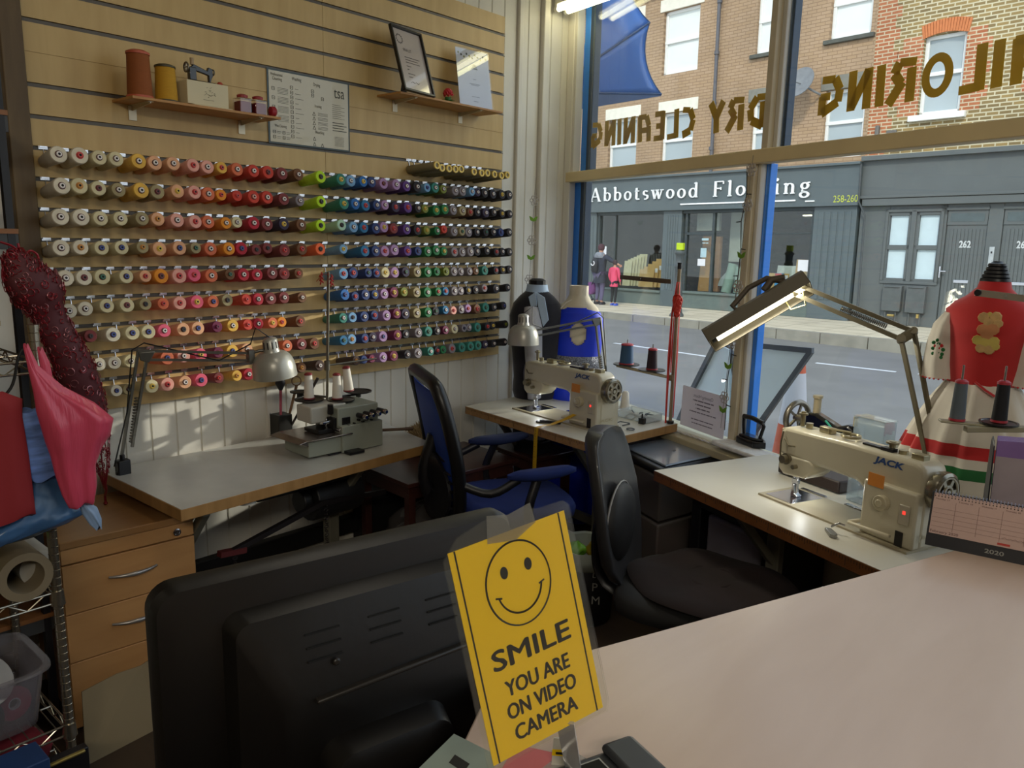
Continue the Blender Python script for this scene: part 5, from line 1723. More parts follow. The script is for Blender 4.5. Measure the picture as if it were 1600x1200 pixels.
for j in range(4, 8):
    for k in range(12):
        p_ = pts[j].lerp(pts[j + 1], k / 12) + fwd * .0016
        w_ = .008 if k % 4 == 0 else .004
        b.beam(p_ - sx * .008, p_ - sx * (.008 - w_), .0015, .0008, up=fwd)
b.build('tape_marks', ink, o)
# things on the near table and behind it: black vintage machine, clear box
cast = mat('cast_black', '121214', .3, .3, coat=.5)
M_ = LF(t2(.36, .50, .745), (.929, -.37, 0))
r = root('vintage_sewing_machine', M_.to_translation(), 'old black hand sewing machine behind the nearest cream machine', 'sewing machine', rz=M_.to_euler().z)
b = LMB(M_); b.bb((-.14, -.07, 0), (.15, .07, .045)); b.build('base', mat('cast_base_brown', '2E211C', .5), r, bevel=.006)
b = LMB(M_); b.prism([(-.11, .045), (-.05, .045), (-.055, .14), (-.03, .19), (.08, .165), (.11, .17), (.125, .09), (.15, .09), (.15, .22), (.12, .245), (.07, .225), (-.03, .255), (-.075, .25), (-.105, .2)], (0, -.022, 0), (1, 0, 0), (0, 0, 1), (0, .045, 0)); b.build('arm', cast, r, bevel=.01)
b = LMB(M_); b.torus((-.13, 0, .215), (1, 0, 0), .06, .011, 28, 8)
for k in range(5):
    a = k * math.pi * 2 / 5; b.beam((-.13, 0, .215), (-.13, .055 * math.cos(a), .215 + .055 * math.sin(a)), .008, .008, up=(1, 0, 0))
b.cyl((-.14, 0, .215), (-.10, 0, .215), .014); b.build('hand_wheel', mat('old_wheel', '8A8478', .3, .7), r, smooth=50)
b = LMB(M_); b.cyl((-.04, 0, .25), (-.04, 0, .31), .014); b.cyl((-.04, 0, .31), (-.04, 0, .32), .018); b.cyl((.135, 0, .24), (.135, 0, .275), .008); b.cyl((.135, 0, .04), (.135, 0, .1), .005); b.build('spool_pin', mat('spool_cream', 'A89C80', .5), r, smooth=40)
b = LMB(M_); b.tube([(.03, -.03, .24), (.07, -.04, .22), (.10, -.035, .17)], .004, 6); b.build('green_thread', mat('green_thread', '2A9A80', .6), r)
M_ = LF(t2(.62, .44, .745), (.929, -.37, 0))
b = LMB(M_)
for a_, b__ in (((-.06, -.03, 0), (.06, .03, .003)), ((-.06, -.03, 0), (-.058, .03, .3)), ((.058, -.03, 0), (.06, .03, .3)), ((-.06, -.03, 0), (.06, -.028, .3)), ((-.06, .028, 0), (.06, .03, .3)), ((-.062, -.032, .3), (.062, .032, .304))):
    b.bb(a_, b__)
o = b.build('clear_box', glassmat('acrylic', (.88, .93, .95), .3, .05, haze=.1)); tag(o, 'tall clear acrylic box standing behind the arm of the nearest machine', 'box')

# printer, drawers and iron between the tables
pc = [tuple(pz(*q, .665)[:2]) for q in ((958, 695), (1033, 731), (1138, 708), (1051, 679))]
r = root('lidded_bin', (-1.85, 3.27, 0), 'black flat lid on a stack of clear plastic drawers between the two white tables', 'storage tower')
b = MB(); b.prism(pc, (0, 0, .625), (1, 0, 0), (0, 1, 0), (0, 0, .03)); b.build('lid_base', mat('lid_black', '16181C', .4), r, bevel=.012)
cc_ = V3((sum(q[0] for q in pc) / 4, sum(q[1] for q in pc) / 4, 0))
b = MB(); b.prism([(cc_.x + (x_ - cc_.x) * .86 + .012, cc_.y + (y_ - cc_.y) * .86 + .008) for x_, y_ in pc], (0, 0, .655), (1, 0, 0), (0, 1, 0), (0, 0, .010)); b.build('lid', mat('lid_slate', '7C8898', .22, var=.04, coat=.5), r, bevel=.008)  # black lid coloured blue grey: the sky's reflection is put into its colour
b = MB(); b.torus((cc_.x + .03, cc_.y + .0, .6655), (0, 0, 1), .012, .001, 16, 4, sq=.6); b.build('emblem', steel, r)
dw = glassmat('drawer_plastic', (.30, .27, .25), .05, .3, haze=.25)
for z0, z1, mm in ((.41, .615, 'drawer_fabric_maroon'), (.20, .40, 'drawer_fabric_red'), (.02, .19, 'drawer_fabric_dark')):
    b = MB(); b.prism([(cc_.x + (x_ - cc_.x) * .96, cc_.y + (y_ - cc_.y) * .96) for x_, y_ in pc], (0, 0, z0), (1, 0, 0), (0, 1, 0), (0, 0, z1 - z0)); d_ = b.build('drawer', dw, r, bevel=.01)
    b = MB(); b.prism([(cc_.x + (x_ - cc_.x) * .88, cc_.y + (y_ - cc_.y) * .88) for x_, y_ in pc], (0, 0, z0 + .01), (1, 0, 0), (0, 1, 0), (0, 0, (z1 - z0) * .7)); b.build('folded_fabric', mat(mm, {'drawer_fabric_maroon': '5C2A2C', 'drawer_fabric_red': '8A2430', 'drawer_fabric_dark': '2E2826'}[mm], .9, var=.5, sc=14), d_, bevel=.02)
r = root('storage_box', (-1.2, 3.12, 0), 'pale plastic box in a black frame under the nearest sewing table', 'storage box')
Mb = LF((-1.25, 3.02, 0), (.929, -.37, 0))
b = LMB(Mb); b.bb((-.16, -.13, .26), (.16, .12, .48)); b.build('box_body', mat('box_pale', '7C7880', .6, var=.12, sc=6), r, bevel=.015)
b = LMB(Mb); b.bb((-.24, -.15, 0), (-.18, .14, .56)); b.bb((.18, -.15, 0), (.24, .14, .56)); b.bb((-.24, -.15, .22), (.24, .14, .25)); b.bb((-.24, -.15, .5), (.24, .14, .53)); b.build('frame', black_m, r, bevel=.005)
# ironing surface and old flat iron by the sill
Mi = LF(Wp(1.72, .715, .07), (.929, -.37, 0))
b = LMB(Mi); b.prism([(-.14, -.05), (-.10, -.06), (.18, -.06), (.2, -.04), (.2, .05), (-.1, .06), (-.14, .04)], (0, 0, -.005), (1, 0, 0), (0, 1, 0), (0, 0, .02)); o = b.build('pressing_pad', mat('pad_print', 'E6E6E6', .9, var=.12, sc=40), bevel=.006); tag(o, 'white patterned pressing pad on the window sill by the middle post', 'pressing pad')
Mi = LF(V3(pz(1158, 697, .745)) + V3((0, .10, -.012)), (.929, -.37, 0))
r = root('flat_iron', Mi.to_translation(), 'old black flat iron standing on the pressing pad by the window post', 'iron', rz=Mi.to_euler().z)
b = LMB(Mi); b.prism([(-.065, -.03), (.05, -.035), (.09, 0), (.05, .035), (-.065, .03)], (0, 0, .0), (1, 0, 0), (0, 1, 0), (0, 0, .03)); b.prism([(-.055, -.024), (.045, -.028), (.075, 0), (.045, .028), (-.055, .024)], (0, 0, .03), (1, 0, 0), (0, 1, 0), (0, 0, .012)); b.build('sole', cast, r, bevel=.004)
b = LMB(Mi); b.tube([(-.045, 0, .035), (-.052, 0, .08), (-.055, 0, .115), (-.035, 0, .125)], .008, 8); b.tube([(.05, 0, .035), (.062, 0, .075), (.07, 0, .10), (.055, 0, .118)], .008, 8); b.tube([(-.055, 0, .12), (0, 0, .122), (.065, 0, .112)], .011, 10); b.build('handle', cast, r, smooth=50)

# notice hanging in the window
r = root('window_notice', Wp(1.38, .71, .02), 'paper notice with opening hours taped in the window, print seen from behind', 'notice')
b = MB(); b.prism([(1.224, .716), (1.54, .71), (1.545, .915), (1.23, .918)], W0 - WN * (-.03) * 0 - WN * .012, WD, (0, 0, 1), -WN * .001); nm_ = mat('notice_paper', 'E6E0E4', .8, var=.02)
nt_ = nm_.node_tree; tl_ = nt_.nodes.new('ShaderNodeBsdfTranslucent'); tl_.inputs[0].default_value = (.8, .76, .8, 1); mx_ = nt_.nodes.new('ShaderNodeMixShader'); mx_.inputs[0].default_value = .35
nt_.links.new(nt_.nodes['Principled BSDF'].outputs[0], mx_.inputs[1]); nt_.links.new(tl_.outputs[0], mx_.inputs[2]); nt_.links.new(mx_.outputs[0], nt_.nodes['Material Output'].inputs[0])
b.build('sheet', nm_, r)
b = MB()
for i, (tx_, wv_, hh) in enumerate((('Opening Hours', .14, .022), ('', .15, .014), ('', .11, .014), ('', .10, .014), ('', .19, .012), ('', .16, .011), ('', .15, .011))):
    if i == 0:
        b.text(tx_, Wp(1.385, .875, .0135), -WD, (0, 0, 1), w=wv_, h=hh * .75, align='c', d=-.0006)
    else:
        b.bars(Wp(1.385, .875 - i * .019 - (.018 if i > 4 else 0), .0128), -WD, (0, 0, 1), wv_, hh * .7, -.0003, seed=i)
b.build('print', mat('notice_print', '77707A', .8), r)
# roll of punched white tape and lights below the notice, on the sill
b = MB()
for i in range(12):
    c = Wp(1.08 + i * .042, .699, .08); b.torus(c, (.3, .5, 1), .014, .004, 10, 5)
o = b.build('light_string', mat('string_light_white', 'CFCFD0', .4)); tag(o, 'white string of small clips lying along the window sill under the notice', 'light string')

# gold lettering painted on the panes (reads from the street)
goldp = mat('gold_lettering', 'DCAA2C', .5, 0, var=.05)


def lettering(txt, ta, tb, za, zb, H, label):
    """each letter drawn as broad brushed strokes; ta is the street reader's left end"""
    T = .25
    G = {'T': (.8, [((0, .91), (.8, .97)), ((.42, .9), (.38, 0))]), 'A': (.84, [((.10, 0), (.12, .55)), ((.12, .55), (.30, .93)), ((.30, .91), (.8, .91)), ((.72, .95), (.66, 0)), ((.12, .42), (.68, .42))]),
         'I': (.2, [((.12, 1), (.08, 0))]), 'L': (.62, [((.14, 1), (.1, 0)), ((.08, .09), (.62, .06))]), 'O': (.86, 'o'), 'R': (.74, [((.12, .8), (.1, 0)), ((0, .92), (.5, .96)), ((.5, .96), (.64, .72)), ((.64, .72), (.4, .45)), ((.36, .5), (.74, 0))]),
         'N': (.76, [((.12, 1), (.1, 0)), ((.12, .95), (.62, .06)), ((.64, 1), (.62, 0))]), 'G': (.8, [((.76, .92), (.3, .9)), ((.3, .92), (.1, .6)), ((.1, .6), (.14, .3)), ((.14, .3), (.7, .06)), ((.7, .02), (.7, .5)), ((.42, .48), (.78, .48))]),
         'D': (.78, [((.12, .78), (.1, 0)), ((0, .92), (.4, .93)), ((.4, .93), (.68, .6)), ((.68, .6), (.6, .25)), ((.6, .25), (.1, .06))]), 'Y': (.72, [((.05, 1), (.36, .5)), ((.68, 1), (.36, .5)), ((.36, .55), (.32, 0))]),
         'C': (.72, [((.7, .93), (.3, .88)), ((.3, .9), (.1, .55)), ((.1, .55), (.22, .2)), ((.22, .2), (.66, .07))]), 'E': (.64, [((.12, 1), (.1, 0)), ((.05, .93), (.6, .93)), ((.1, .5), (.5, .5)), ((.05, .07), (.62, .07))]), ' ': (.35, [])}
    W = sum(G[c][0] + .2 for c in txt)
    k = (tb - ta) / W
    x = 0
    b = MB()
    aw = abs(k)
    for c in txt:
        w_, el = G[c]

        def P(u, v):
            t = ta + (x + u) * k
            f = (t - ta) / (tb - ta)
            return Wp(t, za + (zb - za) * f + v * H, -.012)
        if el == 'o':
            n = 28
            o_ = []; i_ = []
            for j in range(n):
                a = 2 * math.pi * j / n
                o_.append(P(.43 + .43 * math.cos(a), .5 + .5 * math.sin(a))); i_.append(P(.43 + .21 * math.cos(a), .5 + .30 * math.sin(a)))
            vs = o_ + i_
            vs2 = vs + [p_ + WN * -.001 for p_ in vs]
            fs = []
            for j in range(n):
                j2 = (j + 1) % n
                fs += [(j, j2, n + j2, n + j), (2 * n + j, 3 * n + j, 3 * n + j2, 2 * n + j2)]
            b.add(vs2, fs)
        else:
            for s_, e_ in el:
                p0_, p1_ = P(*s_), P(*e_)
                horiz = abs(s_[1] - e_[1]) < .1
                b.beam(p0_, p1_, (.2 * H if horiz else T * aw * 1.12), .001, up=WN)
        x += w_ + .2
    o = b.build('window_lettering', goldp)
    return tag(o, label, 'lettering')


lettering('DRY CLEANING', 1.62, .225, 2.113, 2.146, .138, 'gold DRY CLEANING lettering reversed on the upper left pane')
lettering('TAILORING', 2.90, 1.885, 2.125, 2.122, .145, 'gold TAILORING lettering reversed on the upper right pane')

# garlands of metal flowers and felt leaves
flower = mat('flower_metal', 'B7B0A8', .5, .3)
leafm = mat('leaf_felt', '6E9A2C', .8)


def garland(name_pts, nrm, label, items):
    p0, p1 = name_pts
    r = root('garland', p1, label, 'garland')
    nrm = V3(nrm).normalized()
    u = nrm.cross(V3((0, 0, 1))).normalized()
    b = MB(); b.tube([p0, (p0 + p1) / 2 + u * .003, p1], .0012, 5); b.build('string', mat('garland_string', '8C8478', .8), r)
    for t, k in items:
        c = p0.lerp(p1, t)
        b = MB()
        if k == 'f':
            for j in range(6):
                a = j * math.pi / 3
                b.torus(c + u * (.019 * math.cos(a)) + V3((0, 0, .019 * math.sin(a))), nrm, .009, .0025, 12, 5)
            b.cyl(c - nrm * .002, c + nrm * .002, .007)
            b.build('flower', flower, r, smooth=50)
        else:
            for s_ in (-1, 1):
                b.prism([(0, -.012), (s_ * .018, -.006), (s_ * .026, .018), (s_ * .012, .014), (0, .004)], c, u, (0, 0, 1), nrm * .002)
            b.build('leaf', leafm, r)


g0 = V3((-2.90, 3.50, pX(838, 277, -2.9).z)); g1 = V3((-2.90, 3.465, pX(827, 440, -2.9).z))
garland((g0, g1), (1, -.5, 0), 'hanging garland of silver flowers and green leaves on the white corner boards', ((.22, 'f'), (.4, 'l'), (.6, 'f'), (.77, 'l'), (.98, 'f')))
garland((Wp(1.65, 1.99, .065), Wp(1.575, .78, .065)), -WN, 'garland of flowers and green leaves hanging down the middle window post', ((.05, 'f'), (.17, 'f'), (.35, 'l'), (.46, 'f'), (.67, 'f'), (.76, 'l'), (.88, 'f'), (.93, 'l')))
bk_ = mat('fairy_wire', '1A1C1A', .5)
for t0, t1_, lab in ((-.045, -.045, 'dark wire of unlit fairy lights down the left window post'), (1.60, 1.575, 'dark wire of unlit fairy lights down the middle window post')):
    b = MB(); pts = [Wp(t0 + (t1_ - t0) * k / 10 + .006 * math.sin(k * 2.1), 1.95 - k * .118, .045 + .004 * math.cos(k * 3)) for k in range(11)]
    b.tube(pts, .0022, 5)
    for k in range(1, 10):
        b.cyl(pts[k], pts[k] + WD * (.028 if k % 2 else -.03) - V3((0, 0, .002)), .003, .002, 6)
    tag(b.build('fairy_lights', bk_), lab, 'fairy lights')

# ================================================================ outside our window
# blue awning: folded canopy hood at the left
aw = mat('awning_blue', '2C62AE', .35, var=.08, sc=3, coat=.3)
A = [pW(x_, y_, -.35) for x_, y_ in ((905, -90), (968, -40), (983, 5), (1000, 28), (1015, 35))]
tip1 = pW(1015, 35, -.55); tip2 = pW(1033, 147, -.75); hub = pW(905, 110, -.10); hub2 = pW(900, 172, -.10); top = pW(940, -160, -.2); bot2 = pW(905, 145, -.12)


def edge(p, q, sag, n=8):
    m = (p + q) / 2
    out = []
    for i in range(n + 1):
        t = i / n
        out.append(p.lerp(q, t) + (hub - m).normalized() * (sag * 4 * t * (1 - t)))
    return out


b = MB()
e1 = edge(pW(960, -150, -.3), tip1, .10); e2 = edge(tip1, tip2, .075)
for e_, h0, hd_ in ((e1, hub, V3((0, 0, 0))), (e2, hub, bot2 - hub)):
    n = len(e_)
    rows_a = []
    for i in range(n):
        a_ = h0 + hd_ * (i / (n - 1))
        rows_a.append([a_.lerp(e_[i], j / 7) + WN * (.05 * math.sin(math.pi * j / 7) * math.sin(math.pi * i / (n - 1))) for j in range(8)])
    vs = [q for row_ in rows_a for q in row_]
    b.add(vs, [(i * 8 + j, (i + 1) * 8 + j, (i + 1) * 8 + j + 1, i * 8 + j + 1) for i in range(n - 1) for j in range(7)])
r = root('awning', hub, 'folded blue awning outside the top left of the window', 'awning')
b.build('canopy', aw, r, smooth=60, solid=.004)
b = MB(); b.add([bot2, tip2, tip2 + V3((0, 0, -.012)), hub2], [(0, 1, 2, 3)]); b.build('valance', mat('awning_navy', '23426E', .5), r, solid=.004)
b = MB(); b.tube([hub, tip1], .008, 6); b.tube([bot2, tip2], .008, 6); b.tube(e2, .004, 6); b.tube(e1, .004, 6); b.build('awning_rib', mat('awning_rib', '20406C', .4), r, smooth=40)

# A-board seen from behind, on the pavement outside
asl = mat('aboard_frame', '565A60', .4, .4)
apn = mat('aboard_panel', 'DCEAF0', .35, var=.06, sc=3)
off = -.85


def aw_(x_, y_, d=0):
    return pW(x_, y_, off + d)


r = root('pavement_sign', aw_(1160, 700), 'grey framed pavement sign board leaning outside the window', 'pavement sign')
TLp, TRp, BRp, BLp = aw_(1168, 540), aw_(1265, 549), aw_(1188, 668), aw_(1150, 655)
b = MB(); quad = [aw_(1150, 545), TRp, aw_(1190, 657), aw_(1118, 652)]
b.prism([(0, 0)] * 0 or [((q - quad[0]).dot(WD), (q - quad[0]).z) for q in quad], quad[0], WD, (0, 0, 1), WN * .012); b.build('panel', apn, r)
b = MB(); b.beam(aw_(1150, 537), aw_(1270, 548), .02, .03); b.beam(aw_(1268, 548), aw_(1180, 672), .02, .03); b.beam(aw_(1160, 656), aw_(1193, 657), .015, .02)
b.beam(aw_(1268, 548), aw_(1150, 720), .018, .02)
b.build('frame', asl, r)
b = MB(); q2 = [aw_(1132, 538, .0), aw_(1148, 545), aw_(1148, 660), aw_(1096, 608)]
b.prism([((q - q2[0]).dot(WD), (q - q2[0]).z) for q in q2], q2[0] + WN * -.05, WD, (0, 0, 1), WN * .01); b.build('back_panel', apn, r)
b = MB(); b.beam(aw_(1133, 530) - WN * .06, aw_(1094, 606) - WN * .06, .022, .03); b.beam(aw_(1094, 606) - WN * .06, aw_(1070, 660) - WN * .06, .022, .03); b.tube([aw_(1132, 535), aw_(1146, 560), aw_(1150, 590), aw_(1172, 625)], [.018, .03, .02, .015], 8); b.build('side_bar', asl, r)
b = MB(); fx = aw_(1185, 690); b.bb((fx.x - .35, fx.y - .1, -.08), (fx.x + .3, fx.y + .3, -.02)); b.beam(V3((fx.x, fx.y, -.05)), aw_(1180, 672), .03, .03); b.build('sign_base', asl, r)
b = MB()
c1 = pW(1240, 575, -1.15); c2 = pW(1258, 648, -1.15); c3 = pW(1222, 650, -1.15)
cone_p = (c2 + c3) / 2; ztop = c1.z + .05
cone_base = V3((cone_p.x, cone_p.y, -.10)); H_ = ztop + .10
b.lathe([(0, .19), (.02, .19), (.03, .15), (H_ * .15, .138)], cone_base, (0, 0, 1), 28, m=0)
b.lathe([(H_ * .15, .138), (H_ * .62, .085)], cone_base, (0, 0, 1), 28, m=0, cap=False)
b.lathe([(H_ * .62, .085), (H_ * .62 + .01, .084), (H_ * .93, .05)], cone_base, (0, 0, 1), 28, m=1, cap=False)
b.lathe([(H_ * .93, .05), (H_, .042)], cone_base, (0, 0, 1), 28, m=0)
tag(b.build('traffic_cone', [mat('cone_orange', 'D2603A', .5, var=.05), mat('cone_reflective', 'CDCBD0', .45, var=.05)], smooth=40), 'orange and white traffic cone on the pavement behind the sign board', 'traffic cone')

# ================================================================ pedestrians
def skin_mesh(name, pts, edges, m, parent, sub=1):
    """pts: list of (co, rx, ry); continuous skin surface, rooted at point 0"""
    me = bpy.data.meshes.new(name)
    inv = RM[parent.name].inverted() if parent is not None else Matrix()
    me.from_pydata([tuple(inv @ V3(p[0])) for p in pts], edges, [])
    me.materials.append(m)
    o = bpy.data.objects.new(name, me)
    COL.objects.link(o)
    o.parent = parent
    o.modifiers.new('k', 'SKIN')
    for v, p in zip(me.skin_vertices[0].data, pts):
        v.radius = (p[1], p[2])
    me.skin_vertices[0].data[0].use_root = True
    d = o.modifiers.new('u', 'SUBSURF'); d.levels = sub + 1; d.render_levels = sub + 1
    for mod in o.modifiers:
        if mod.type == 'SKIN':
            mod.use_smooth_shade = True
    RM[o.name] = RM[parent.name]
    return o


skinm = mat('skin', 'B98A70', .6, var=.04)


def person(s, off, H, label, coat, legs, coatlen, hairm, shoe, scarf=None, arm='down', fat=1.0):
    base = bl(s, -.148, off)
    U = BU; F = BW                       # figure faces the shop window and walks to the left
    r = root('person', base, label, 'person')
    k = H / 1.7

    def P(u, f, z):
        return base + U * (u * k) + F * (f * k) + V3((0, 0, z * k))
    body = [(P(0, 0, .92), .13, .11), (P(0, 0, 1.08), .12, .095), (P(0, 0, 1.25), .145, .105), (P(0, 0, 1.40), .12, .085), (P(0, .01, 1.48), .055, .055), (P(0, .03, 1.56), .07, .08), (P(0, .03, 1.63), .078, .09), (P(0, .03, 1.68), .05, .06),
            (P(.09, 0, .86), .085, .085), (P(.10, .02, .48), .058, .06), (P(.11, -.03, .10), .038, .042), (P(.11, .07, .04), .036, .03),
            (P(-.09, 0, .86), .085, .085), (P(-.10, .06, .48), .058, .06), (P(-.12, .04, .10), .038, .042), (P(-.12, .14, .04), .036, .03),
            (P(.19, 0, 1.37), .055, .055), (P(.24, .0, 1.12), .043, .043), (P(.22, .1, .9), .034, .034), (P(.21, .13, .82), .03, .018),
            (P(-.19, 0, 1.37), .055, .055)]
    if arm == 'reach':
        body += [(P(.40, .05, 1.25), .042, .042), (P(.58, .1, 1.16), .033, .033), (P(.64, .12, 1.13), .028, .02)]
        body[17:20] = [(P(-.24, .0, 1.12), .043, .043), (P(-.22, .1, .9), .034, .034), (P(-.21, .13, .82), .03, .018)]
        ed_arm = [(3, 16), (16, 21), (21, 22), (22, 23), (3, 20), (20, 17), (17, 18), (18, 19)]
    else:
        body += [(P(-.24, .0, 1.12), .043, .043), (P(-.22, .1, .9), .034, .034), (P(-.21, .13, .82), .03, .018)]
        ed_arm = [(3, 16), (16, 17), (17, 18), (18, 19), (3, 20), (20, 21), (21, 22), (22, 23)]
    body = [(c, a * k * fat, b_ * k * fat) for c, a, b_ in body]
    ed = [(0, 1), (1, 2), (2, 3), (3, 4), (4, 5), (5, 6), (6, 7), (0, 8), (8, 9), (9, 10), (10, 11), (0, 12), (12, 13), (13, 14), (14, 15)] + ed_arm
    skin_mesh('body', body, ed, skinm, r)
    sc_ = 1.14

    def cloth(name, idx, eds, m, g=1.18, add=0.0):
        mp = {q: i for i, q in enumerate(idx)}
        skin_mesh(name, [(body[q][0], body[q][1] * g + add, body[q][2] * g + add) for q in idx], [(mp[a], mp[b_]) for a, b_ in eds], m, r)
    cloth('trousers', [0, 8, 9, 10, 12, 13, 14], [(0, 8), (8, 9), (9, 10), (0, 12), (12, 13), (13, 14)], legs, 1.22)
    hands = {19, 23}
    ai = [q for e_ in ed_arm for q in e_ if q not in hands]
    idx = [2, 1, 3, 0] + sorted(set(ai) - {3})
    eds = [(2, 1), (2, 3), (1, 0)] + [e_ for e_ in ed_arm if e_[0] not in hands and e_[1] not in hands]
    cloth('coat', idx, eds, coat, 1.25, .008)
    b = MB()
    b.loft([ell(tuple(P(0, 0, z)), a * k * fat, c * k * fat, 20, BR) for z, a, c in ((coatlen, .2, .15), (coatlen + .12, .195, .15), (1.0, .175, .14), (1.25, .18, .14), (1.38, .15, .11), (1.46, .08, .07))])
    b.build('coat_skirt', coat, r, smooth=60)
    b = MB(); b.lathe([(0, .075 * k), (.05 * k, .098 * k), (.11 * k, .098 * k), (.16 * k, .07 * k), (.185 * k, .02 * k)], P(0, .015, 1.545), (0, 0, 1), 18); b.build('hair', hairm, r, smooth=60)
    b = MB()     # face on the far side of the head, towards the shop
    for u_ in (-.03, .03):
        b.lathe([(0, .012 * k), (.006 * k, .008 * k), (.008 * k, .0005)], P(u_, .112, 1.62), F, 8)
    b.lathe([(0, .012 * k), (.02 * k, .008 * k), (.022 * k, .001)], P(0, .11, 1.59), F, 8); b.beam(P(-.02, .115, 1.555), P(.02, .115, 1.555), .008 * k, .006 * k)
    b.build('face', mat('face_features', '8A5A48', .6), r)
    b = MB()
    for u_ in (-.083, .083):
        b.torus(P(u_, .02, 1.60), U, .018 * k, .007 * k, 10, 5)
    b.build('ear', skinm, r)
    for q in (11, 15):
        b = MB(); c = body[q][0]; c = V3((c.x, c.y, 0)); zz = base.z
        b.loft([[c + U * (.055 * k * math.cos(a)) * w_ + F * ((.13 * k * math.sin(a)) * w_ - .03 * k) + V3((0, 0, zz + h)) for a in [2 * math.pi * i / 14 for i in range(14)]] for h, w_ in ((0.001, 1), (.03 * k, 1), (.07 * k, .75), (.085 * k, .5))])
        b.build('shoe', shoe, r, smooth=60)
    # fingers of the hands
    for hn, pr_ in ((19, 18), (23, 22)):
        b = MB(); c = body[hn][0]; d_ = (c - body[pr_][0]).normalized()
        sdv_ = d_.cross(F).normalized() if abs(d_.dot(F)) < .9 else U
        for j in range(4):
            p0_ = c + sdv_ * ((j - 1.5) * .015 * k); L_ = (.055, .065, .06, .045)[j] * k
            b.tube([p0_, p0_ + d_ * L_ * .5, p0_ + d_ * L_ * .85 + F * .015 * k], [.009 * k, .008 * k, .006 * k], 6)
        b.tube([c - d_ * .02 * k - sdv_ * .02 * k, c + d_ * .01 * k - sdv_ * .04 * k, c + d_ * .035 * k - sdv_ * .045 * k], [.01 * k, .009 * k, .007 * k], 6)
        b.build('fingers', skinm, r, smooth=50)
    return r, P, k


coatn = mat('coat_dark_navy', '2E3240', .8, var=.1)
pr1, P_, k_ = person(.45, 1.2, 1.64, 'person in a long dark padded coat with a grey hood and backpack, seen from behind', coatn, mat('trousers_mauve', '5A5470', .85), .62, mat('hair_dark_red', '4A2A34', .8), mat('shoe_dark', '22222A', .6), arm='reach')
b = MB(); b.loft([ell(tuple(P_(0, -.03, z)), a * k_, c * k_, 18, BR, lambda t: 1 + .06 * math.sin(6 * t)) for z, a, c in ((1.33, .17, .13), (1.38, .18, .15), (1.44, .15, .13), (1.49, .10, .09))]); b.build('hood', mat('hood_grey', '7E828A', .9, var=.2, sc=20), pr1, smooth=60)
b = MB(); b.loft([ell(tuple(P_(-.03, -.21, z)), a * k_, c * k_, 18, BR) for z, a, c in ((.92, .08, .05), (.98, .11, .08), (1.15, .115, .085), (1.28, .09, .06), (1.31, .05, .03))]); o = b.build('backpack', mat('backpack_black', '1E2028', .7), pr1, smooth=60)
b = MB(); b.torus(P_(-.03, -.295, 1.18), F_ if 0 else BW, .06 * k_, .014 * k_, 18, 6, a0=-60, a1=170); b.build('reflective_stripe', paper, o)
person(.93, 1.15, 1.22, 'small person in a pink hooded jacket, dark trousers and blue trainers beside the dark coat', mat('jacket_pink', 'D8486A', .7, var=.08), mat('trousers_black', '1E2024', .85), .72, mat('hair_child_pink_hood', '3A2A2C', .8), mat('shoe_blue', '3A55B8', .5), fat=.86)
r = root('pushchair', bl(.05, -.148, 1.2), 'small dark pushchair with purple cover just left of the adult pedestrian', 'pushchair')
b = MB(); b.loft([ell(tuple(bl(.12, z, 1.15)), a, .14, 16, BR) for z, a in ((.12, .1), (.2, .16), (.38, .17), (.45, .1))]); b.build('cover', mat('pushchair_purple', '6A3A70', .8), r, smooth=60)
b = MB()
for s_ in (-.02, .28):
    b.torus(bl(s_, -.07, 1.25), BW, .07, .018, 18, 6)
b.beam(bl(-.02, -.05, 1.25), bl(.3, .55, 1.25), .02, .02); b.beam(bl(.28, -.05, 1.25), bl(.0, .4, 1.25), .02, .02); b.build('wheel_frame', black_m, r)

# ================================================================ shelves on the slatwall
ply = wood('shelf_ply', 'A8763C', 'BC8A4C', .5, (9, 2, 2), 3)


def wall_shelf(label, y0, y1, yb0, yb1, z, dep, th, brs):
    r = root('wall_shelf', (-2.957, (y0 + y1) / 2, z - .05), label, 'shelf')
    b = MB(); b.prism([(-2.956, yb0), (-2.956 + dep, y0), (-2.956 + dep, y1), (-2.956, yb1)], (0, 0, z - th), (1, 0, 0), (0, 1, 0), (0, 0, th)); b.build('board', ply, r, bevel=.001)
    for y in brs:
        b = MB(); b.bb((-2.957, y - .014, z - th - .052), (-2.952, y + .014, z - th - .002)); b.prism([(0, 0), (dep * .9, 0), (dep * .9, -.006), (0, -.02)], (-2.955, y - .002, z - th), (1, 0, 0), (0, 0, 1), (0, .004, 0)); b.bb((-2.956, y - .01, z - th - .002), (-2.956 + dep * .92, y + .01, z - th))
        b.build('bracket', mat('bracket_cream', 'CFC4A8', .35, .2), r)
    return r


ZL = pX(205, 149, -2.80).z
pa, pb_ = pX(205, 149, -2.80), pX(437, 186, -2.80)
wall_shelf('long thin wooden shelf on the left slatwall panel with two big thread cones', pa.y, pb_.y, pa.y + .0, pb_.y, ZL, .165, .009, (pX(209, 165, -2.94).y, pX(380, 190, -2.94).y))
ra, rb = pX(632, 144, -2.80), pX(783, 174, -2.80)
ZR = (ra.z + rb.z) / 2
ZR = pX(700, 158, -2.80).z
wall_shelf('wooden shelf at the top right of the slatwall holding a framed certificate', ra.y - .03, rb.y, ra.y - .03, rb.y, ZR, .165, .009, (pX(620, 165, -2.94).y, pX(722, 183, -2.94).y))


def shelf_cone(px_, X, z, h, r0, r1, c, label, em):
    p = pX(px_, 150, X)
    spool(None, (X, p.y, z + .0005), h, r0, r1, c, em, lab=label, grp='large cones on the left shelf')


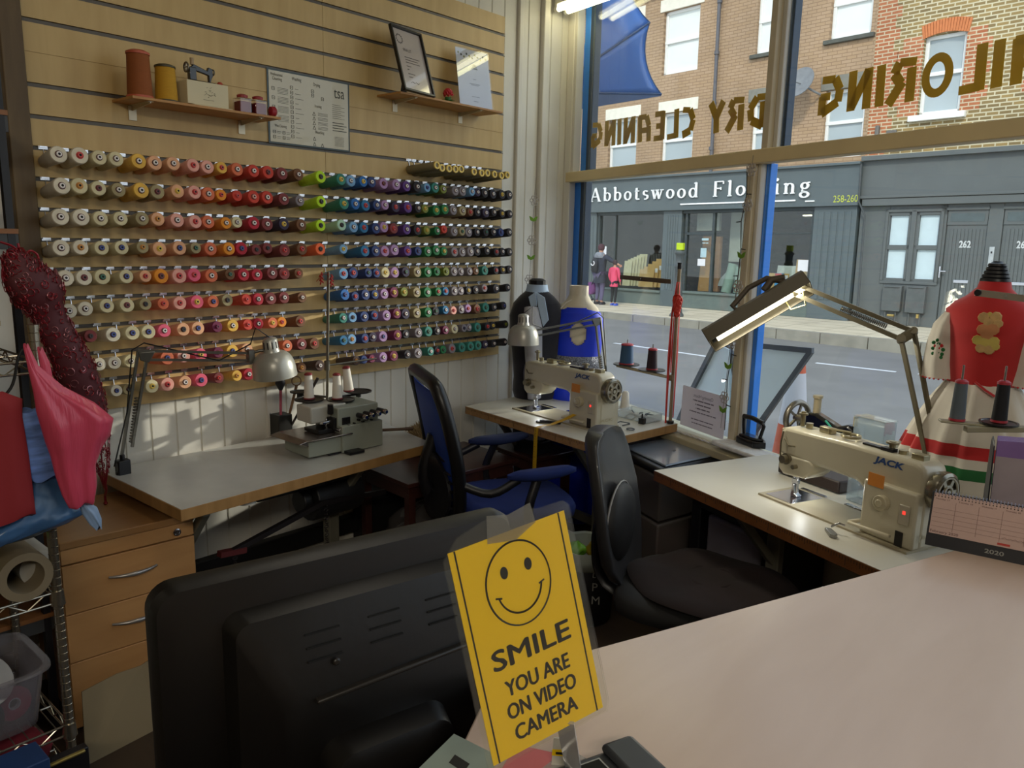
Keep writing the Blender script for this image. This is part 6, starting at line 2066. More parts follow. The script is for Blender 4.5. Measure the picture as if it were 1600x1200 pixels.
shelf_cone(219, -2.84, ZL, .155, .041, .036, mat('cone_rust', '8A4A1C', .8, var=.1, sc=40, stretch=(1, 1, 20)), 'large rust brown thread cone at the left end of the left shelf', mat('cone_end_coral', 'B8563C', .5))
shelf_cone(260, -2.84, ZL, .125, .038, .033, mat('cone_mustard', 'B98A1C', .8, var=.1, sc=40, stretch=(1, 1, 20)), 'large mustard thread cone beside the white box on the left shelf', mat('cone_end_olive', '3E3820', .5))
# white box with miniature machine
y0 = pX(293, 150, -2.82).y; y1 = pX(357, 150, -2.82).y
wbx = mat('box_white_card', 'D2C8A8', .7, var=.03)
r = root('display_box', (-2.86, (y0 + y1) / 2, ZL), 'cream box printed with a small design on the left shelf', 'box')
b = MB(); b.bb((-2.92, y0, ZL + .006), (-2.82, y1, ZL + .088)); b.bb((-2.925, y0 + .02, ZL), (-2.812, y1 + .012, ZL + .006)); b.build('box_body', wbx, r, bevel=.002)
b = MB()
random.seed(5)
for i in range(16):
    a = random.uniform(0, 6.28); q = random.uniform(.3, 1)
    c = V3((-2.8195, (y0 + y1) / 2 + .028 * q * math.cos(a), ZL + .052 + .018 * q * math.sin(a)))
    b.beam(c, c + V3((0, random.uniform(.003, .009), random.uniform(-.004, .004))), .0008, .003, up=(1, 0, 0))
b.beam((-2.8195, y0 + .06, ZL + .026), (-2.8195, y0 + .10, ZL + .026), .0006, .003, up=(1, 0, 0)); b.build('printed_design', mat('print_grey', '6A6458', .8), r)
ym = pX(303, 120, -2.86).y
r = root('miniature_sewing_machine', (-2.86, ym, ZL + .088), 'miniature black toy sewing machine standing on the cream box', 'figurine')
z = ZL + .0885
b = MB(); b.bb((-2.875, ym - .025, z), (-2.845, ym + .075, z + .006)); b.bb((-2.87, ym - .02, z + .006), (-2.85, ym + .006, z + .05)); b.prism([(-.02, .045), (.0, .062), (.05, .046), (.055, .06), (.072, .055), (.072, .03), (.066, .02), (.062, .006), (.056, .006), (.055, .03), (.04, .034), (.006, .04)], (-2.868, ym, z), (0, 1, 0), (0, 0, 1), (.014, 0, 0)); b.build('body', cast, r, bevel=.002)
b = MB(); b.torus((-2.86, ym - .028, z + .048), (0, 1, 0), .016, .0035, 18, 6)
for k in range(4):
    a = k * math.pi / 2; b.beam((-2.86, ym - .028, z + .048), (-2.86 + .014 * math.cos(a), ym - .028, z + .048 + .014 * math.sin(a)), .003, .003)
b.torus((-2.86, ym + .075, z + .045), (0, 1, 0), .009, .003, 12, 6); b.build('wheel', mat('mini_wheel', '7A7468', .35, .7), r, smooth=40)
b = MB(); b.cyl((-2.86, ym - .005, z + .06), (-2.86, ym - .005, z + .083), .007); b.build('spool', mat('mini_spool', 'A89070', .6), r)
b = MB(); b.lathe([(0, .009), (.008, .01), (.013, .006)], (-2.85, ym + .095, ZL + .0885), (0, 0, 1), 12); tag(b.build('pin_cushion', mat('pincushion_red', 'A8402C', .7), smooth=50), 'tiny red pin cushion beside the miniature machine on the box', 'pin cushion')
jr = glassmat('jar_glass', (.95, .92, .9), .2)
for i, (px_, X, lab) in enumerate(((379, -2.86, 'square glass jar of red candle wax next to the cream box'), (403, -2.85, 'square glass jar of red candle wax nearest the care chart'))):
    y = pX(px_, 165, X).y
    r = root('candle_jar', (X, y, ZL), lab, 'candle jar', 'candle jars on the left shelf', rz=.3)
    b = MB(); b.box((X, y, ZL + .024), (.046, .046, .045)); b.build('wax', mat('wax_dark_red', '7A1A20', .5, var=.08), r, bevel=.003)
    b = MB(); b.box((X, y, ZL + .030), (.052, .052, .058)); b.build('jar', jr, r, bevel=.003)
    b = MB(); b.lathe([(0, .020), (.01, .021), (.014, .012)], (X, y, ZL + .06), (0, 0, 1), 16); b.build('lid', mat('jar_lid_red', '94282A', .4), r, smooth=40)
X = -2.83; y = pX(424, 165, X).y
b = MB(); b.lathe([(0, .004), (.004, .018), (.02, .021), (.028, .014), (.03, .004)], (X, y - .01, ZL + .022), (0, 1, .0), 18); tag(b.build('red_reel', mat('reel_red', '9C2430', .4), smooth=50), 'small dark red reel lying at the right end of the left shelf', 'reel')

# care symbols chart
r = root('care_chart', (-2.955, 2.045, 1.985), 'laminated chart of washing and cleaning symbols on the slatwall', 'chart')
b = MB(); b.bb((-2.9545, 1.838, 1.983), (-2.953, 2.248, 2.277)); b.build('laminate', mat('chart_border', '1E2E28', .3), r)
b = MB(); b.bb((-2.953, 1.846, 1.990), (-2.9522, 2.240, 2.270)); b.build('chart_paper', mat('chart_paper', 'C6BEA6', .35, var=.02, coat=.3), r)
ck = MB()
CX = -2.9515


def ct(s, y, z, w, h, al='l'):
    ck.text(s, (CX, y, z), (0, 1, 0), (0, 0, 1), w=w, h=h, align=al, d=.0002)


ct('Professional', 1.855, 2.250, .055, .012); ct('Cleaning', 1.862, 2.234, .045, .012); ct('Washing', 1.955, 2.245, .045, .013); ct('Drying', 2.06, 2.238, .034, .013); ct('Ironing', 2.065, 2.152, .034, .012); ct('Bleaching', 2.065, 2.045, .045, .012); ct('Wet Cleaning', 1.868, 2.05, .055, .011)
ct('tsa', 2.165, 2.205, .055, .036)


def cl_(y0_, y1_, z_, t_=.0012):
    ck.bb((CX - .0003, y0_, z_ - t_ / 2), (CX + .0003, y1_, z_ + t_ / 2))


def sq(y, z, s=.006):
    for a_, b__ in (((y - s, z - s), (y + s, z - s)), ((y + s, z - s), (y + s, z + s)), ((y + s, z + s), (y - s, z + s)), ((y - s, z + s), (y - s, z - s)), ((y - s * .5, z), (y + s * .5, z))):
        ck.beam((CX, a_[0], a_[1]), (CX, b__[0], b__[1]), .0015, .0006, up=(1, 0, 0))


def tri(y, z, s=.007):
    for a_, b__ in (((y - s, z - s), (y + s, z - s)), ((y + s, z - s), (y, z + s)), ((y, z + s), (y - s, z - s))):
        ck.beam((CX, a_[0], a_[1]), (CX, b__[0], b__[1]), .0015, .0006, up=(1, 0, 0))


for i in range(11):
    sq(1.952, 2.215 - i * .0195); cl_(1.968, 1.985 + .012 * (i % 3), 2.212 - i * .0195)
for i, zz in enumerate((2.215, 2.198)):
    sq(2.055, zz)
sq(2.105, 2.19)
for i in range(4):
    tri(2.06, 2.125 - i * .019)
    for k in range(3):
        cl_(2.08, 2.13, 2.13 - i * .019 - k * .005)
for i, (yy, zz) in enumerate(((2.06, 2.022), (2.06, 2.0), (2.1, 1.998))):
    tri(yy, zz)
for i in range(4):
    sq(1.865, 2.2 - i * .036)
    for k in range(5):
        cl_(1.885, 1.935, 2.205 - i * .036 - k * .0055)
for i in range(2):
    for yy in (1.865, 1.91):
        sq(yy, 2.03 - i * .02, .0055); cl_(yy + .012, yy + .032, 2.032 - i * .02); cl_(yy + .012, yy + .028, 2.026 - i * .02)
for k in range(8):
    cl_(2.155, 2.20 + .02 * (k % 2), 2.175 - k * .008)
for k in range(4):
    cl_(2.155, 2.215 + .015 * (k % 2), 2.10 - k * .011, .003)
for k in range(7):
    cl_(2.165, 2.215, 2.04 - k * .006)
ck.build('printed_text', mat('chart_ink', '3C3C34', .6), r)

# framed certificate
def panel_obj(c, U, V, N, w, h, d):
    pass


certc = V3((-2.822, 2.505, 2.398)); cU = V3((-.125, .992, -.008)).normalized(); cV = V3((-.298, -.029, .954)); cV = (cV - cU * cV.dot(cU)).normalized(); cN = cU.cross(cV)
certc = certc + V3((0, 0, .0)) 
r = root('certificate_frame', certc - cV * .15, 'black framed finalist certificate leaning on the upper right shelf', 'picture frame')
b = MB()
for a_, b__ in ((-.105, -.095), (.095, .105)):
    b.prism([(a_, -.15), (b__, -.15), (b__, .15), (a_, .15)], certc - cN * .008, cU, cV, cN * .016)
b.prism([(-.105, -.15), (.105, -.15), (.105, -.14), (-.105, -.14)], certc - cN * .008, cU, cV, cN * .016); b.prism([(-.105, .14), (.105, .14), (.105, .15), (-.105, .15)], certc - cN * .008, cU, cV, cN * .016)
b.prism([(-.1, -.145), (.1, -.145), (.1, .145), (-.1, .145)], certc - cN * .01, cU, cV, cN * .004); b.prism([(-.02, 0), (.02, 0), (.02, .2), (-.02, .2)], certc - cN * .10 - cV * .13, cU, (cV * .85 + cN * .45), -cN * .003)
b.build('frame', mat('frame_black', '1C1918', .4), r, bevel=.002)
b = MB(); b.prism([(-.095, -.14), (.095, -.14), (.095, .14), (-.095, .14)], certc - cN * .006, cU, cV, cN * .003); b.build('certificate_paper', mat('certificate_paper', 'B8AEA8', .2, var=.02, coat=.8), r)
b = MB(); o_ = certc - cN * .0025
for k in range(12):
    a = k * math.pi / 6; c = o_ + cU * (-.055 + .017 * math.cos(a)) + cV * (.095 + .017 * math.sin(a)); b.beam(c, c + cU * (.007 * math.cos(a + .8)) + cV * (.007 * math.sin(a + .8)), .006, .0006, up=cN)
b.text('FINALIST', o_ + cU * -.045 + cV * .04, cU, cV, w=.055, h=.014)
for vv, w_ in ((.012, .10), (.0, .085), (-.012, .095), (-.03, .03), (-.045, .012), (-.065, .045), (-.08, .025)):
    b.prism([(-.045, vv), (-.045 + w_, vv), (-.045 + w_, vv + .003), (-.045, vv + .003)], o_, cU, cV, cN * .0004)
b.tube([o_ + cU * (-.04 + .012 * k) + cV * (-.105 + .006 * (k % 2)) for k in range(6)], .001, 4)
b.build('certificate_print', mat('certificate_ink', '5A5250', .7), r)
# acrylic leaflet
lc = V3((-2.865, 2.96, ZR)); lU = V3((.10, .99, .0)).normalized(); lV = V3((-.14, .0, .99)); lV = (lV - lU * lV.dot(lU)).normalized(); lN = lU.cross(lV)
A0 = pP(719, 166, (-2.86, 2.9, 0), (1, -.12, 0)); A1 = pP(770, 168, (-2.86, 2.9, 0), (1, -.12, 0)); wd_ = (A1 - A0).length; ht_ = .285
lc = (A0 + A1) / 2; lc.z = ZR + .002
r = root('leaflet_stand', lc, 'white printed leaflet in a clear acrylic stand at the right end of the upper shelf', 'leaflet stand')
b = MB(); b.prism([(-wd_ / 2, 0), (wd_ / 2, 0), (wd_ / 2 - .008, ht_), (-wd_ / 2 - .004, ht_)], lc, lU, lV, -lN * .002); b.build('leaflet', mat('leaflet_paper', 'C9CAD0', .3, var=.02, coat=.3), r)
b = MB(); b.prism([(-wd_ / 2 - .004, -.001), (wd_ / 2 + .004, -.001), (wd_ / 2 - .004, ht_ + .004), (-wd_ / 2 - .008, ht_ + .004)], lc + lN * .003, lU, lV, lN * .002); b.build('acrylic', glassmat('acrylic_clear', (.97, .98, 1), .1, .02), r)
b = MB()
random.seed(9)
for k in range(11):
    c = lc + lU * (-wd_ / 2 + .012 + k * wd_ / 12) + lV * (ht_ - .022 - .008 * (k % 3)) + lN * .0006
    b.lathe([(0, .006), (.0006, .005)], c, lN, 6, m=k % 2)
b.prism([(-.016, 0), (.024, 0), (.024, .004), (-.016, .004)], lc + lV * (ht_ * .68), lU, lV, lN * .0006, 1); b.prism([(-.01, 0), (.02, 0), (.018, .014), (.004, .02), (-.006, .016)], lc + lV * (ht_ * .70), lU, lV, lN * .0006, 2)
for vv, w_ in ((.5, .02), (.42, .07), (.4, .05), (.2, .05), (.12, .03)):
    b.prism([(-w_ / 2, 0), (w_ / 2, 0), (w_ / 2, .003), (-w_ / 2, .003)], lc + lV * (ht_ * vv), lU, lV, lN * .0006, 2)
b.build('leaflet_print', [mat('print_olive', '8A8A4A', .6), mat('print_dark', '3A3E3A', .6), mat('print_mid_grey', '8C8E98', .6)], r)
yf = pX(700, 150, -2.84).y
r = root('cactus_flower', (-2.84, yf, ZR), 'small red flower ornament with green leaves between frame and leaflet', 'ornament')
b = MB()
for k in range(40):
    a = k * 2.4; q = math.sqrt(k / 40); c = V3((-2.84 + .022 * q * math.cos(a), yf + .022 * q * math.sin(a), ZR + .028 + .034 * (1 - q * q) ** .5))
    d_ = (c - V3((-2.84, yf, ZR + .02))).normalized(); b.lathe([(0, .006), (.008, .004), (.012, .0005)], c - d_ * .004, d_, 6)
b.build('petals', mat('flower_red', 'C2242A', .5), r)
b = MB()
for k in range(7):
    a = k * .9; d_ = V3((math.cos(a), math.sin(a), .15)); b.lathe([(0, .001), (.015, .008), (.034, .0005)], (-2.84, yf, ZR + .008), d_, 6, e=.4)
b.lathe([(0, .014), (.025, .016)], (-2.84, yf, ZR + .001), (0, 0, 1), 12); b.build('leaves', mat('leaf_green', '2E6A28', .6), r)
# red feather charm hanging on the overlocker stand
r = root('feather_charm', pV(508, 440, -2.69, 1.9), 'red feather charm hanging from the thread stand pole before the slatwall', 'charm')
for x_, y_ in ((502, 432), (518, 436)):
    c = pV(x_, y_, -2.69, 1.91)
    b = MB()
    for k in range(9):
        b.lathe([(0, .001), (.008, .004), (.018, .0004)], c + V3((0, 0, .02 - k * .005)), (.3 * math.cos(k * 2), .7 * math.sin(k * 2), -.8), 6)
    b.build('feather', mat('feather_red', '9C2018', .7), r)
b = MB(); b.tube([pV(513, 426, -2.69, 1.91), pV(512, 445, -2.69, 1.91)], .001, 4); b.tube([pV(494, 440, -2.69, 1.91), pV(505, 428, -2.69, 1.91), pV(520, 430, -2.69, 1.91)], .001, 4); b.build('string', mat('feather_red', '9C2018', .7), r)

# ================================================================ chairs
mesh_blue = mat('mesh_blue', '0B3FA8', .7, var=.08, sc=60)
fab_blue = mat('seat_blue', '071F5C', .9, var=.1, sc=20)


def office_base(r, c, zt, m=None):
    m = m or black_m
    b = MB()
    b.cyl(c + V3((0, 0, .08)), c + V3((0, 0, zt)), .025); b.cyl(c + V3((0, 0, .07)), c + V3((0, 0, .15)), .04)
    b.build('gas_column', m, r, smooth=40)
    for k in range(5):
        a = k * 2 * math.pi / 5 + .3
        d_ = V3((math.cos(a), math.sin(a), 0))
        b = MB(); b.beam(c + V3((0, 0, .10)), c + d_ * .28 + V3((0, 0, .075)), .045, .03); b.build('base_arm', m, r, bevel=.006)
        b = MB(); s_ = V3((-d_.y, d_.x, 0))
        for q in (-.017, .017):
            b.cyl(c + d_ * .28 + s_ * (q - .009) + V3((0, 0, .027)), c + d_ * .28 + s_ * (q + .009) + V3((0, 0, .027)), .026)
        b.build('caster', m, r, smooth=40)


# blue mesh chair, facing the farther table
cc = V3((-2.15, 2.50, 0)); F_ = V3((.50, .87, 0)).normalized(); Rr = V3((F_.y, -F_.x, 0))     # Rr: sitter's right
r = root('office_chair', cc, 'black framed blue mesh office chair with armrests at the farther sewing table', 'office chair')


def cp(u, f, z):
    return cc + Rr * u + F_ * f + V3((0, 0, z))


fr = []
path = [(-.17, -.30, .50), (-.235, -.31, .60), (-.26, -.33, .75), (-.25, -.37, .93), (-.225, -.395, 1.02), (-.18, -.405, 1.05), (0, -.41, 1.055), (.18, -.405, 1.05), (.225, -.395, 1.02), (.25, -.37, .93), (.26, -.33, .75), (.235, -.31, .60), (.17, -.30, .50), (0, -.30, .47)]
ctrl = [cp(*q) for q in path]


def smooth_loop(P, n=4):
    out = []
    N_ = len(P)
    for i in range(N_):
        p0, p1, p2, p3 = P[i - 1], P[i], P[(i + 1) % N_], P[(i + 2) % N_]
        for k in range(n):
            t = k / n
            out.append(.5 * ((2 * p1) + (p2 - p0) * t + (2 * p0 - 5 * p1 + 4 * p2 - p3) * t * t + (3 * p1 - p0 - 3 * p2 + p3) * t ** 3))
    return out


def smooth_line(P, n=4):
    P = [V3(p) for p in P]
    Q = [P[0] * 2 - P[1]] + P + [P[-1] * 2 - P[-2]]
    out = []
    for i in range(1, len(Q) - 2):
        p0, p1, p2, p3 = Q[i - 1], Q[i], Q[i + 1], Q[i + 2]
        for k in range(n):
            t = k / n
            out.append(.5 * ((2 * p1) + (p2 - p0) * t + (2 * p0 - 5 * p1 + 4 * p2 - p3) * t * t + (3 * p1 - p0 - 3 * p2 + p3) * t ** 3))
    out.append(P[-1])
    return out


fr = smooth_loop(ctrl)
b = MB(); b.tube(fr, .028, 10, close=True)
b.tube(smooth_line([cp(-.25, -.325, .73), cp(-.1, -.345, .725), cp(.1, -.345, .725), cp(.25, -.325, .73)]), .014, 8)
b.build('back_frame', mat('chair_frame_black', '121214', .35), r, smooth=60)
b = MB()
rows_ = [(.51, .17, -.30), (.61, .222, -.31), (.73, .248, -.335), (.85, .246, -.36), (.95, .236, -.382), (1.02, .21, -.398)]
gr_ = []
for z_, w_, f_ in rows_:
    gr_.append([cp(w_ * math.sin(t * math.pi / 2 / 1), f_ - .035 * (1 - t * t) * .6, z_) for t in [(-1 + 2 * k / 10) for k in range(11)]])
vs = [p_ for g_ in gr_ for p_ in g_]; fs = [(j * 11 + i, j * 11 + i + 1, (j + 1) * 11 + i + 1, (j + 1) * 11 + i) for j in range(len(gr_) - 1) for i in range(10)]
b.add(vs, fs); b.build('back_mesh', mesh_blue, r, smooth=60, solid=.004)
b = MB()
for k in range(5):
    b.tube(smooth_line([cp(-.2, -.335, .54 + k * .035), cp(0, -.375, .54 + k * .035), cp(.2, -.335, .54 + k * .035)]), .010, 6, e=.5)
b.tube(smooth_line([cp(0, -.36, .80), cp(0, -.40, .62), cp(0, -.32, .46), cp(0, -.1, .42)]), .03, 8); b.build('lumbar_support', black_m, r, smooth=60)
b = MB(); b.loft([[cp(.2 * g_ * math.cos(a), -.365 - o_ + .03 * math.cos(a) ** 2, .585 + .15 * g_ * math.sin(a)) for a in [2 * math.pi * i / 24 for i in range(24)]] for g_, o_ in ((1, 0), (1, .012), (.8, .03), (.3, .036))]); b.build('back_shell', black_m, r, smooth=60)
b = MB()
rings = []
for z_, k in ((.44, .86), (.455, .98), (.485, 1.0), (.505, .96), (.515, .8)):
    rings.append([cp(.25 * k * math.copysign(abs(math.cos(a)) ** .6, math.cos(a)), .25 * k * math.copysign(abs(math.sin(a)) ** .6, math.sin(a)), z_) for a in [2 * math.pi * i / 36 for i in range(36)]])
b.loft(rings); b.build('seat', fab_blue, r, smooth=60)
b = MB(); b.box(cc + V3((0, 0, .42)), (.36, .36, .04), R=Matrix.Rotation(math.atan2(F_.y, F_.x), 3, 'Z')); b.build('seat_plate', black_m, r, bevel=.01)
for sg in (-1, 1):
    b = MB()
    rings = []
    for z_, k in ((.665, .8), (.675, 1), (.69, 1), (.70, .8)):
        rings.append([cp(sg * .285 + .04 * k * math.cos(a), .02 + .15 * k * math.sin(a), z_ + (.012 if math.sin(a) > 0 else 0) * math.sin(a)) for a in [2 * math.pi * i / 24 for i in range(24)]])
    b.loft(rings); ao = b.build('armrest', fab_blue if sg > 0 else mat('armrest_navy', '0A1C44', .8), r, smooth=60)
    b = MB(); b.tube(smooth_line([cp(sg * .2, -.02, .43), cp(sg * .29, -.03, .46), cp(sg * .30, -.04, .55), cp(sg * .285, .0, .665)]), .02, 8, e=.7); b.tube(smooth_line([cp(sg * .24, -.33, .66), cp(sg * .29, -.2, .62), cp(sg * .285, -.08, .668)]), .018, 8); b.build('arm_support', black_m, ao, smooth=60)
office_base(r, cc, .42)

# black leather look chair
cc = V3((-1.13, 2.24, 0)); F_ = V3((.96, .27, 0)).normalized(); Rr = V3((F_.y, -F_.x, 0))
r = root('office_chair', cc, 'black leatherette operator chair between the two white sewing tables', 'office chair')
leath = mat('leatherette_black', '2C2D30', .4, var=.06, sc=8, coat=.15)
b = MB()


def plate(prof, th, fn):
    pass


sec_ = [(.50, .12, -.25), (.56, .17, -.265), (.66, .19, -.28), (.78, .185, -.30), (.90, .165, -.33), (.95, .145, -.345), (.975, .12, -.35), (.99, .07, -.352)]
rings = []
for z_, w_, f_ in sec_:
    th = .028 if z_ < 1.0 else .018
    rings.append([cp(w_ * math.copysign(abs(math.cos(a)) ** .45, math.cos(a)), f_ + th * math.copysign(abs(math.sin(a)) ** .7, math.sin(a)) + .03 * (math.cos(a) ** 2), z_) for a in [2 * math.pi * i / 32 for i in range(32)]])
b.loft(rings); b.build('backrest', leath, r, smooth=60)
b = MB(); rings = []
for k, (g_, o_) in enumerate(((1, 0), (.97, .02), (.8, .035), (.3, .04))):
    rings.append([cp(.13 * g_ * math.cos(a) + .03, -.262 + o_, .68 + .14 * g_ * math.sin(a)) for a in [2 * math.pi * i / 28 for i in range(28)]])
b.loft(rings); lo_ = b.build('lumbar_pad', mat('lumbar_black', '101114', .6), r, smooth=60)
b = MB(); b.tube([cp(.134 * math.cos(a) + .03, -.255, .68 + .144 * math.sin(a)) for a in [2 * math.pi * i / 28 for i in range(28)]], .0028, 6, close=True); b.build('piping', mat('piping_grey', '8C8C8C', .5), lo_, smooth=60)
b = MB(); b.tube(smooth_line([cp(0, -.30, .78), cp(0, -.34, .60), cp(0, -.30, .44), cp(0, -.12, .40)]), .028, 8, e=.6); b.build('back_bracket', black_m, r, smooth=60)
b = MB(); rings = []
for z_, k in ((.43, .88), (.445, .99), (.475, 1.0), (.495, .95), (.503, .75)):
    rings.append([cp(.25 * k * math.copysign(abs(math.cos(a)) ** .6, math.cos(a)), .24 * k * math.copysign(abs(math.sin(a)) ** .6, math.sin(a)), z_) for a in [2 * math.pi * i / 36 for i in range(36)]])
b.loft(rings); b.build('seat', mat('seat_black', '141416', .8), r, smooth=60)
office_base(r, cc, .42)
b = MB(); rings = []
for z_, k in ((.5045, .9), (.512, 1.02), (.522, .98), (.53, .8), (.534, .3)):
    rings.append([cc + V3((.05, .03, 0)) + V3((.27 * k * math.cos(a) * (1 + .06 * math.sin(4 * a)), .25 * k * math.sin(a) * (1 + .05 * math.sin(3 * a)), z_ + .006 * math.sin(5 * a + 3 * k))) for a in [2 * math.pi * i / 40 for i in range(40)]])
b.loft(rings)
tag(b.build('folded_cloth', mat('cloth_maroon_dark', '1A0D0E', .95, var=.3, sc=6, bump=.3, bsc=10), smooth=70), 'dark maroon folded cloth lying over the black chair seat', 'cloth')

# brown low side tables with bits between the grey table and the chair
mahog = wood('mahogany', '38201C', '462620', .35, (2, 6, 1), 3, coat=.2)
def low_table(cx, cy, w_, d_, h_, label, rzz):
    r = root('side_table', (cx, cy, 0), label, 'side table', 'dark red low tables', rz=rzz)
    M_ = Matrix.Translation((cx, cy, 0)) @ Matrix.Rotation(rzz, 4, 'Z')
    b = LMB(M_); b.bb((-w_ / 2, -d_ / 2, h_ - .02), (w_ / 2, d_ / 2, h_)); b.build('table_top', mahog, r, bevel=.003)
    b = LMB(M_); b.bb((-w_ / 2 + .02, -d_ / 2 + .02, h_ - .08), (w_ / 2 - .02, d_ / 2 - .02, h_ - .02)); b.build('apron', mahog, r)
    for sx_ in (-1, 1):
        for sy_ in (-1, 1):
            b = LMB(M_); b.box((sx_ * (w_ / 2 - .035), sy_ * (d_ / 2 - .035), (h_ - .05) / 2), (.035, .035, h_ - .05)); b.build('leg', mahog, r)


low_table(-2.63, 2.50, .42, .66, .56, 'dark red low table between the grey sewing table and the blue chair', -.1)
low_table(-2.60, 3.18, .34, .30, .50, 'dark red low stool table under the left end of the farther sewing table', -.16)
random.seed(11)
b = MB()
c = V3((-2.80, 2.60, .56))
for k in range(420):
    a = random.uniform(0, 6.28); q = random.uniform(0, 1); c2 = c + V3((.10 * math.cos(a) * q ** .5, .13 * math.sin(a) * q ** .5, .02 + .13 * (1 - q) ** .6 * random.uniform(.7, 1)))
    d_ = (c2 - c + V3((random.uniform(-.03, .03), random.uniform(-.03, .03), .02))).normalized(); b.lathe([(0, .006), (.02, .004), (.035, .0005)], c2, d_, 4, cap=False)
b.lathe([(0, .10), (.05, .12), (.10, .10), (.14, .04)], c, (0, 0, 1), 20)
tag(b.build('fur_offcut', mat('fur_beige', '8A7450', .95, var=.4, sc=40)), 'curly beige fur offcut heaped behind the blue office chair', 'fur')
b = MB(); c = V3((-2.56, 3.12, .50)); b.box(c + V3((0, 0, .035)), (.16, .12, .07)); o = b.build('tissue_box', black_m, bevel=.006); tag(o, 'black tissue box with white tissues on the low stool table', 'tissue box')
b = MB(); b.loft([[c + V3((.07 * k * math.cos(a) * (1 + .3 * math.sin(3 * a)), .05 * k * math.sin(a), .071 + h)) for a in [2 * math.pi * i / 14 for i in range(14)]] for k, h in ((.8, 0), (1, .03), (.75, .06), (.3, .085))]); b.build('tissue', mat('tissue_white', 'B4B2B4', .9), o)
plast = glassmat('bag_plastic_clear', (.42, .38, .36), .35, .2, haze=.22)


def blob(name, c, rx, ry, rz, m, label, cat, amp=.12, seed=1, fr_=3, n=28, parent=None, flat=.0):
    random.seed(seed)
    ph = [random.uniform(0, 6.28) for _ in range(8)]
    b = MB(); rings = []
    for j in range(13):
        v = -math.pi / 2 + math.pi * (j + .02) / 12.04
        ring = []
        for i in range(n):
            a = 2 * math.pi * i / n
            k = 1 + amp * (math.sin(fr_ * a + ph[0] + 2 * v) + .6 * math.sin((fr_ + 3) * a + ph[1] - 3 * v) + .5 * math.sin(5 * v + ph[2] + a))
            ring.append(V3(c) + V3((rx * k * math.cos(v) * math.cos(a), ry * k * math.cos(v) * math.sin(a), max(-rz + flat, rz * math.sin(v) * (1 + .3 * amp * math.sin(4 * a + ph[3]))))))
        rings.append(ring)
    b.loft(rings)
    o = b.build(name, m, parent, smooth=60)
    if parent is None:
        tag(o, label, cat)
    return o


blob('plastic_bag', (-2.62, 2.45, .19), .19, .22, .18, plast, 'crumpled clear plastic bag on the floor beside the black trunking', 'bag', .16, 4)
blob('fabric_bundle', (-2.62, 2.45, .14), .15, .17, .13, mat('bundle_brown', '3A2624', .95, var=.3), 'brown fabric bundle inside the clear plastic bag', 'fabric', .12, 6)
# bin with a bag
bc_ = V3((-1.83, 2.62, 0))
r = root('waste_bin', bc_, 'black printed waste bin lined with a pale bag behind the yellow sign', 'waste bin')
b = MB(); b.lathe([(0, .11), (.01, .115), (.29, .135), (.295, .13), (.28, .126), (.02, .105)], bc_, (0, 0, 1), 28, cap=False); b.lathe([(.01, .11), (.012, .001)], bc_, (0, 0, 1), 28, cap=False); b.build('bin_body', mat('bin_black', '121114', .5), r, smooth=50)
b = MB(); b.loft([ell(tuple(bc_ + V3((0, 0, z_))), q, q, 36, 0, lambda t: 1 + .03 * math.sin(9 * t)) for z_, q in ((.26, .14), (.30, .143), (.335, .138), (.33, .125), (.24, .112), (.2, .09))], cap=False); b.build('bin_liner', mat('liner_pale', 'A4ACA4', .5, var=.08, alpha=1), r, smooth=60, solid=.001)
d_ = (CP - bc_); d_.z = 0; d_.normalize(); s_ = V3((-d_.y, d_.x, 0))
b = MB()
for i, (t_, zz, hh) in enumerate((('D.', .24, .02), ('P', .18, .035), ('M', .12, .035))):
    b.text(t_, bc_ + d_ * (.139 - i * .003) + s_ * .03 + V3((0, 0, zz)), s_, (0, 0, 1), h=hh, d=.001)
b.build('bin_print', mat('bin_print_grey', '9C9C98', .5), r)
blob('wrapper', bc_ + V3((-.04, -.02, .30)), .045, .04, .035, mat('wrapper_green', '6EA82A', .4, var=.2), 'crumpled bright green wrapper in the bin', 'wrapper', .15, 2)
blob('wrapper', bc_ + V3((.04, .02, .31)), .045, .045, .04, mat('wrapper_yellow', 'A88C24', .35, var=.3), 'crumpled yellow wrapper in the bin', 'wrapper', .15, 5)
b = MB(); p0_, p1_ = V3((-2.35, 3.05, .16)), V3((-1.98, 3.02, .15)); b.tube([p0_, p1_], .007, 6); b.tube([V3((-2.12, 3.1, .03)), V3((-2.12, 3.1, .62))], .003, 6)
tag(b.build('treadle_rod', mat('rod_white', 'BDBBC4', .4)), 'thin white rod and link low in front of the blue skirt', 'rod')

# ================================================================ pedestal drawers
beech = wood('beech_drawer', 'B48452', 'C0905C', .4, (1, 1.5, 9), 2.5)
beech_t = wood('beech_top', '9A7044', 'A57A4C', .4, (6, 1, 1), 2.5)
A_ = V3((-2.535, .80, 0)); B_ = V3((-2.50, 1.215, 0)); dY = (B_ - A_).normalized(); dX = V3((-dY.y, dY.x, 0))    # dX into the wall
r = root('drawer_pedestal', ((A_ + B_) / 2 + dX * .2), 'beech drawer pedestal with curved silver handles under the grey table end', 'drawer unit')
Wd = (B_ - A_).length


def pb(mb, u0, u1, z0, z1, d0, d1, m=0):
    mb.prism([(u0, z0), (u1, z0), (u1, z1), (u0, z1)], A_ - dX * d1, dY, (0, 0, 1), dX * (d1 - d0), m)


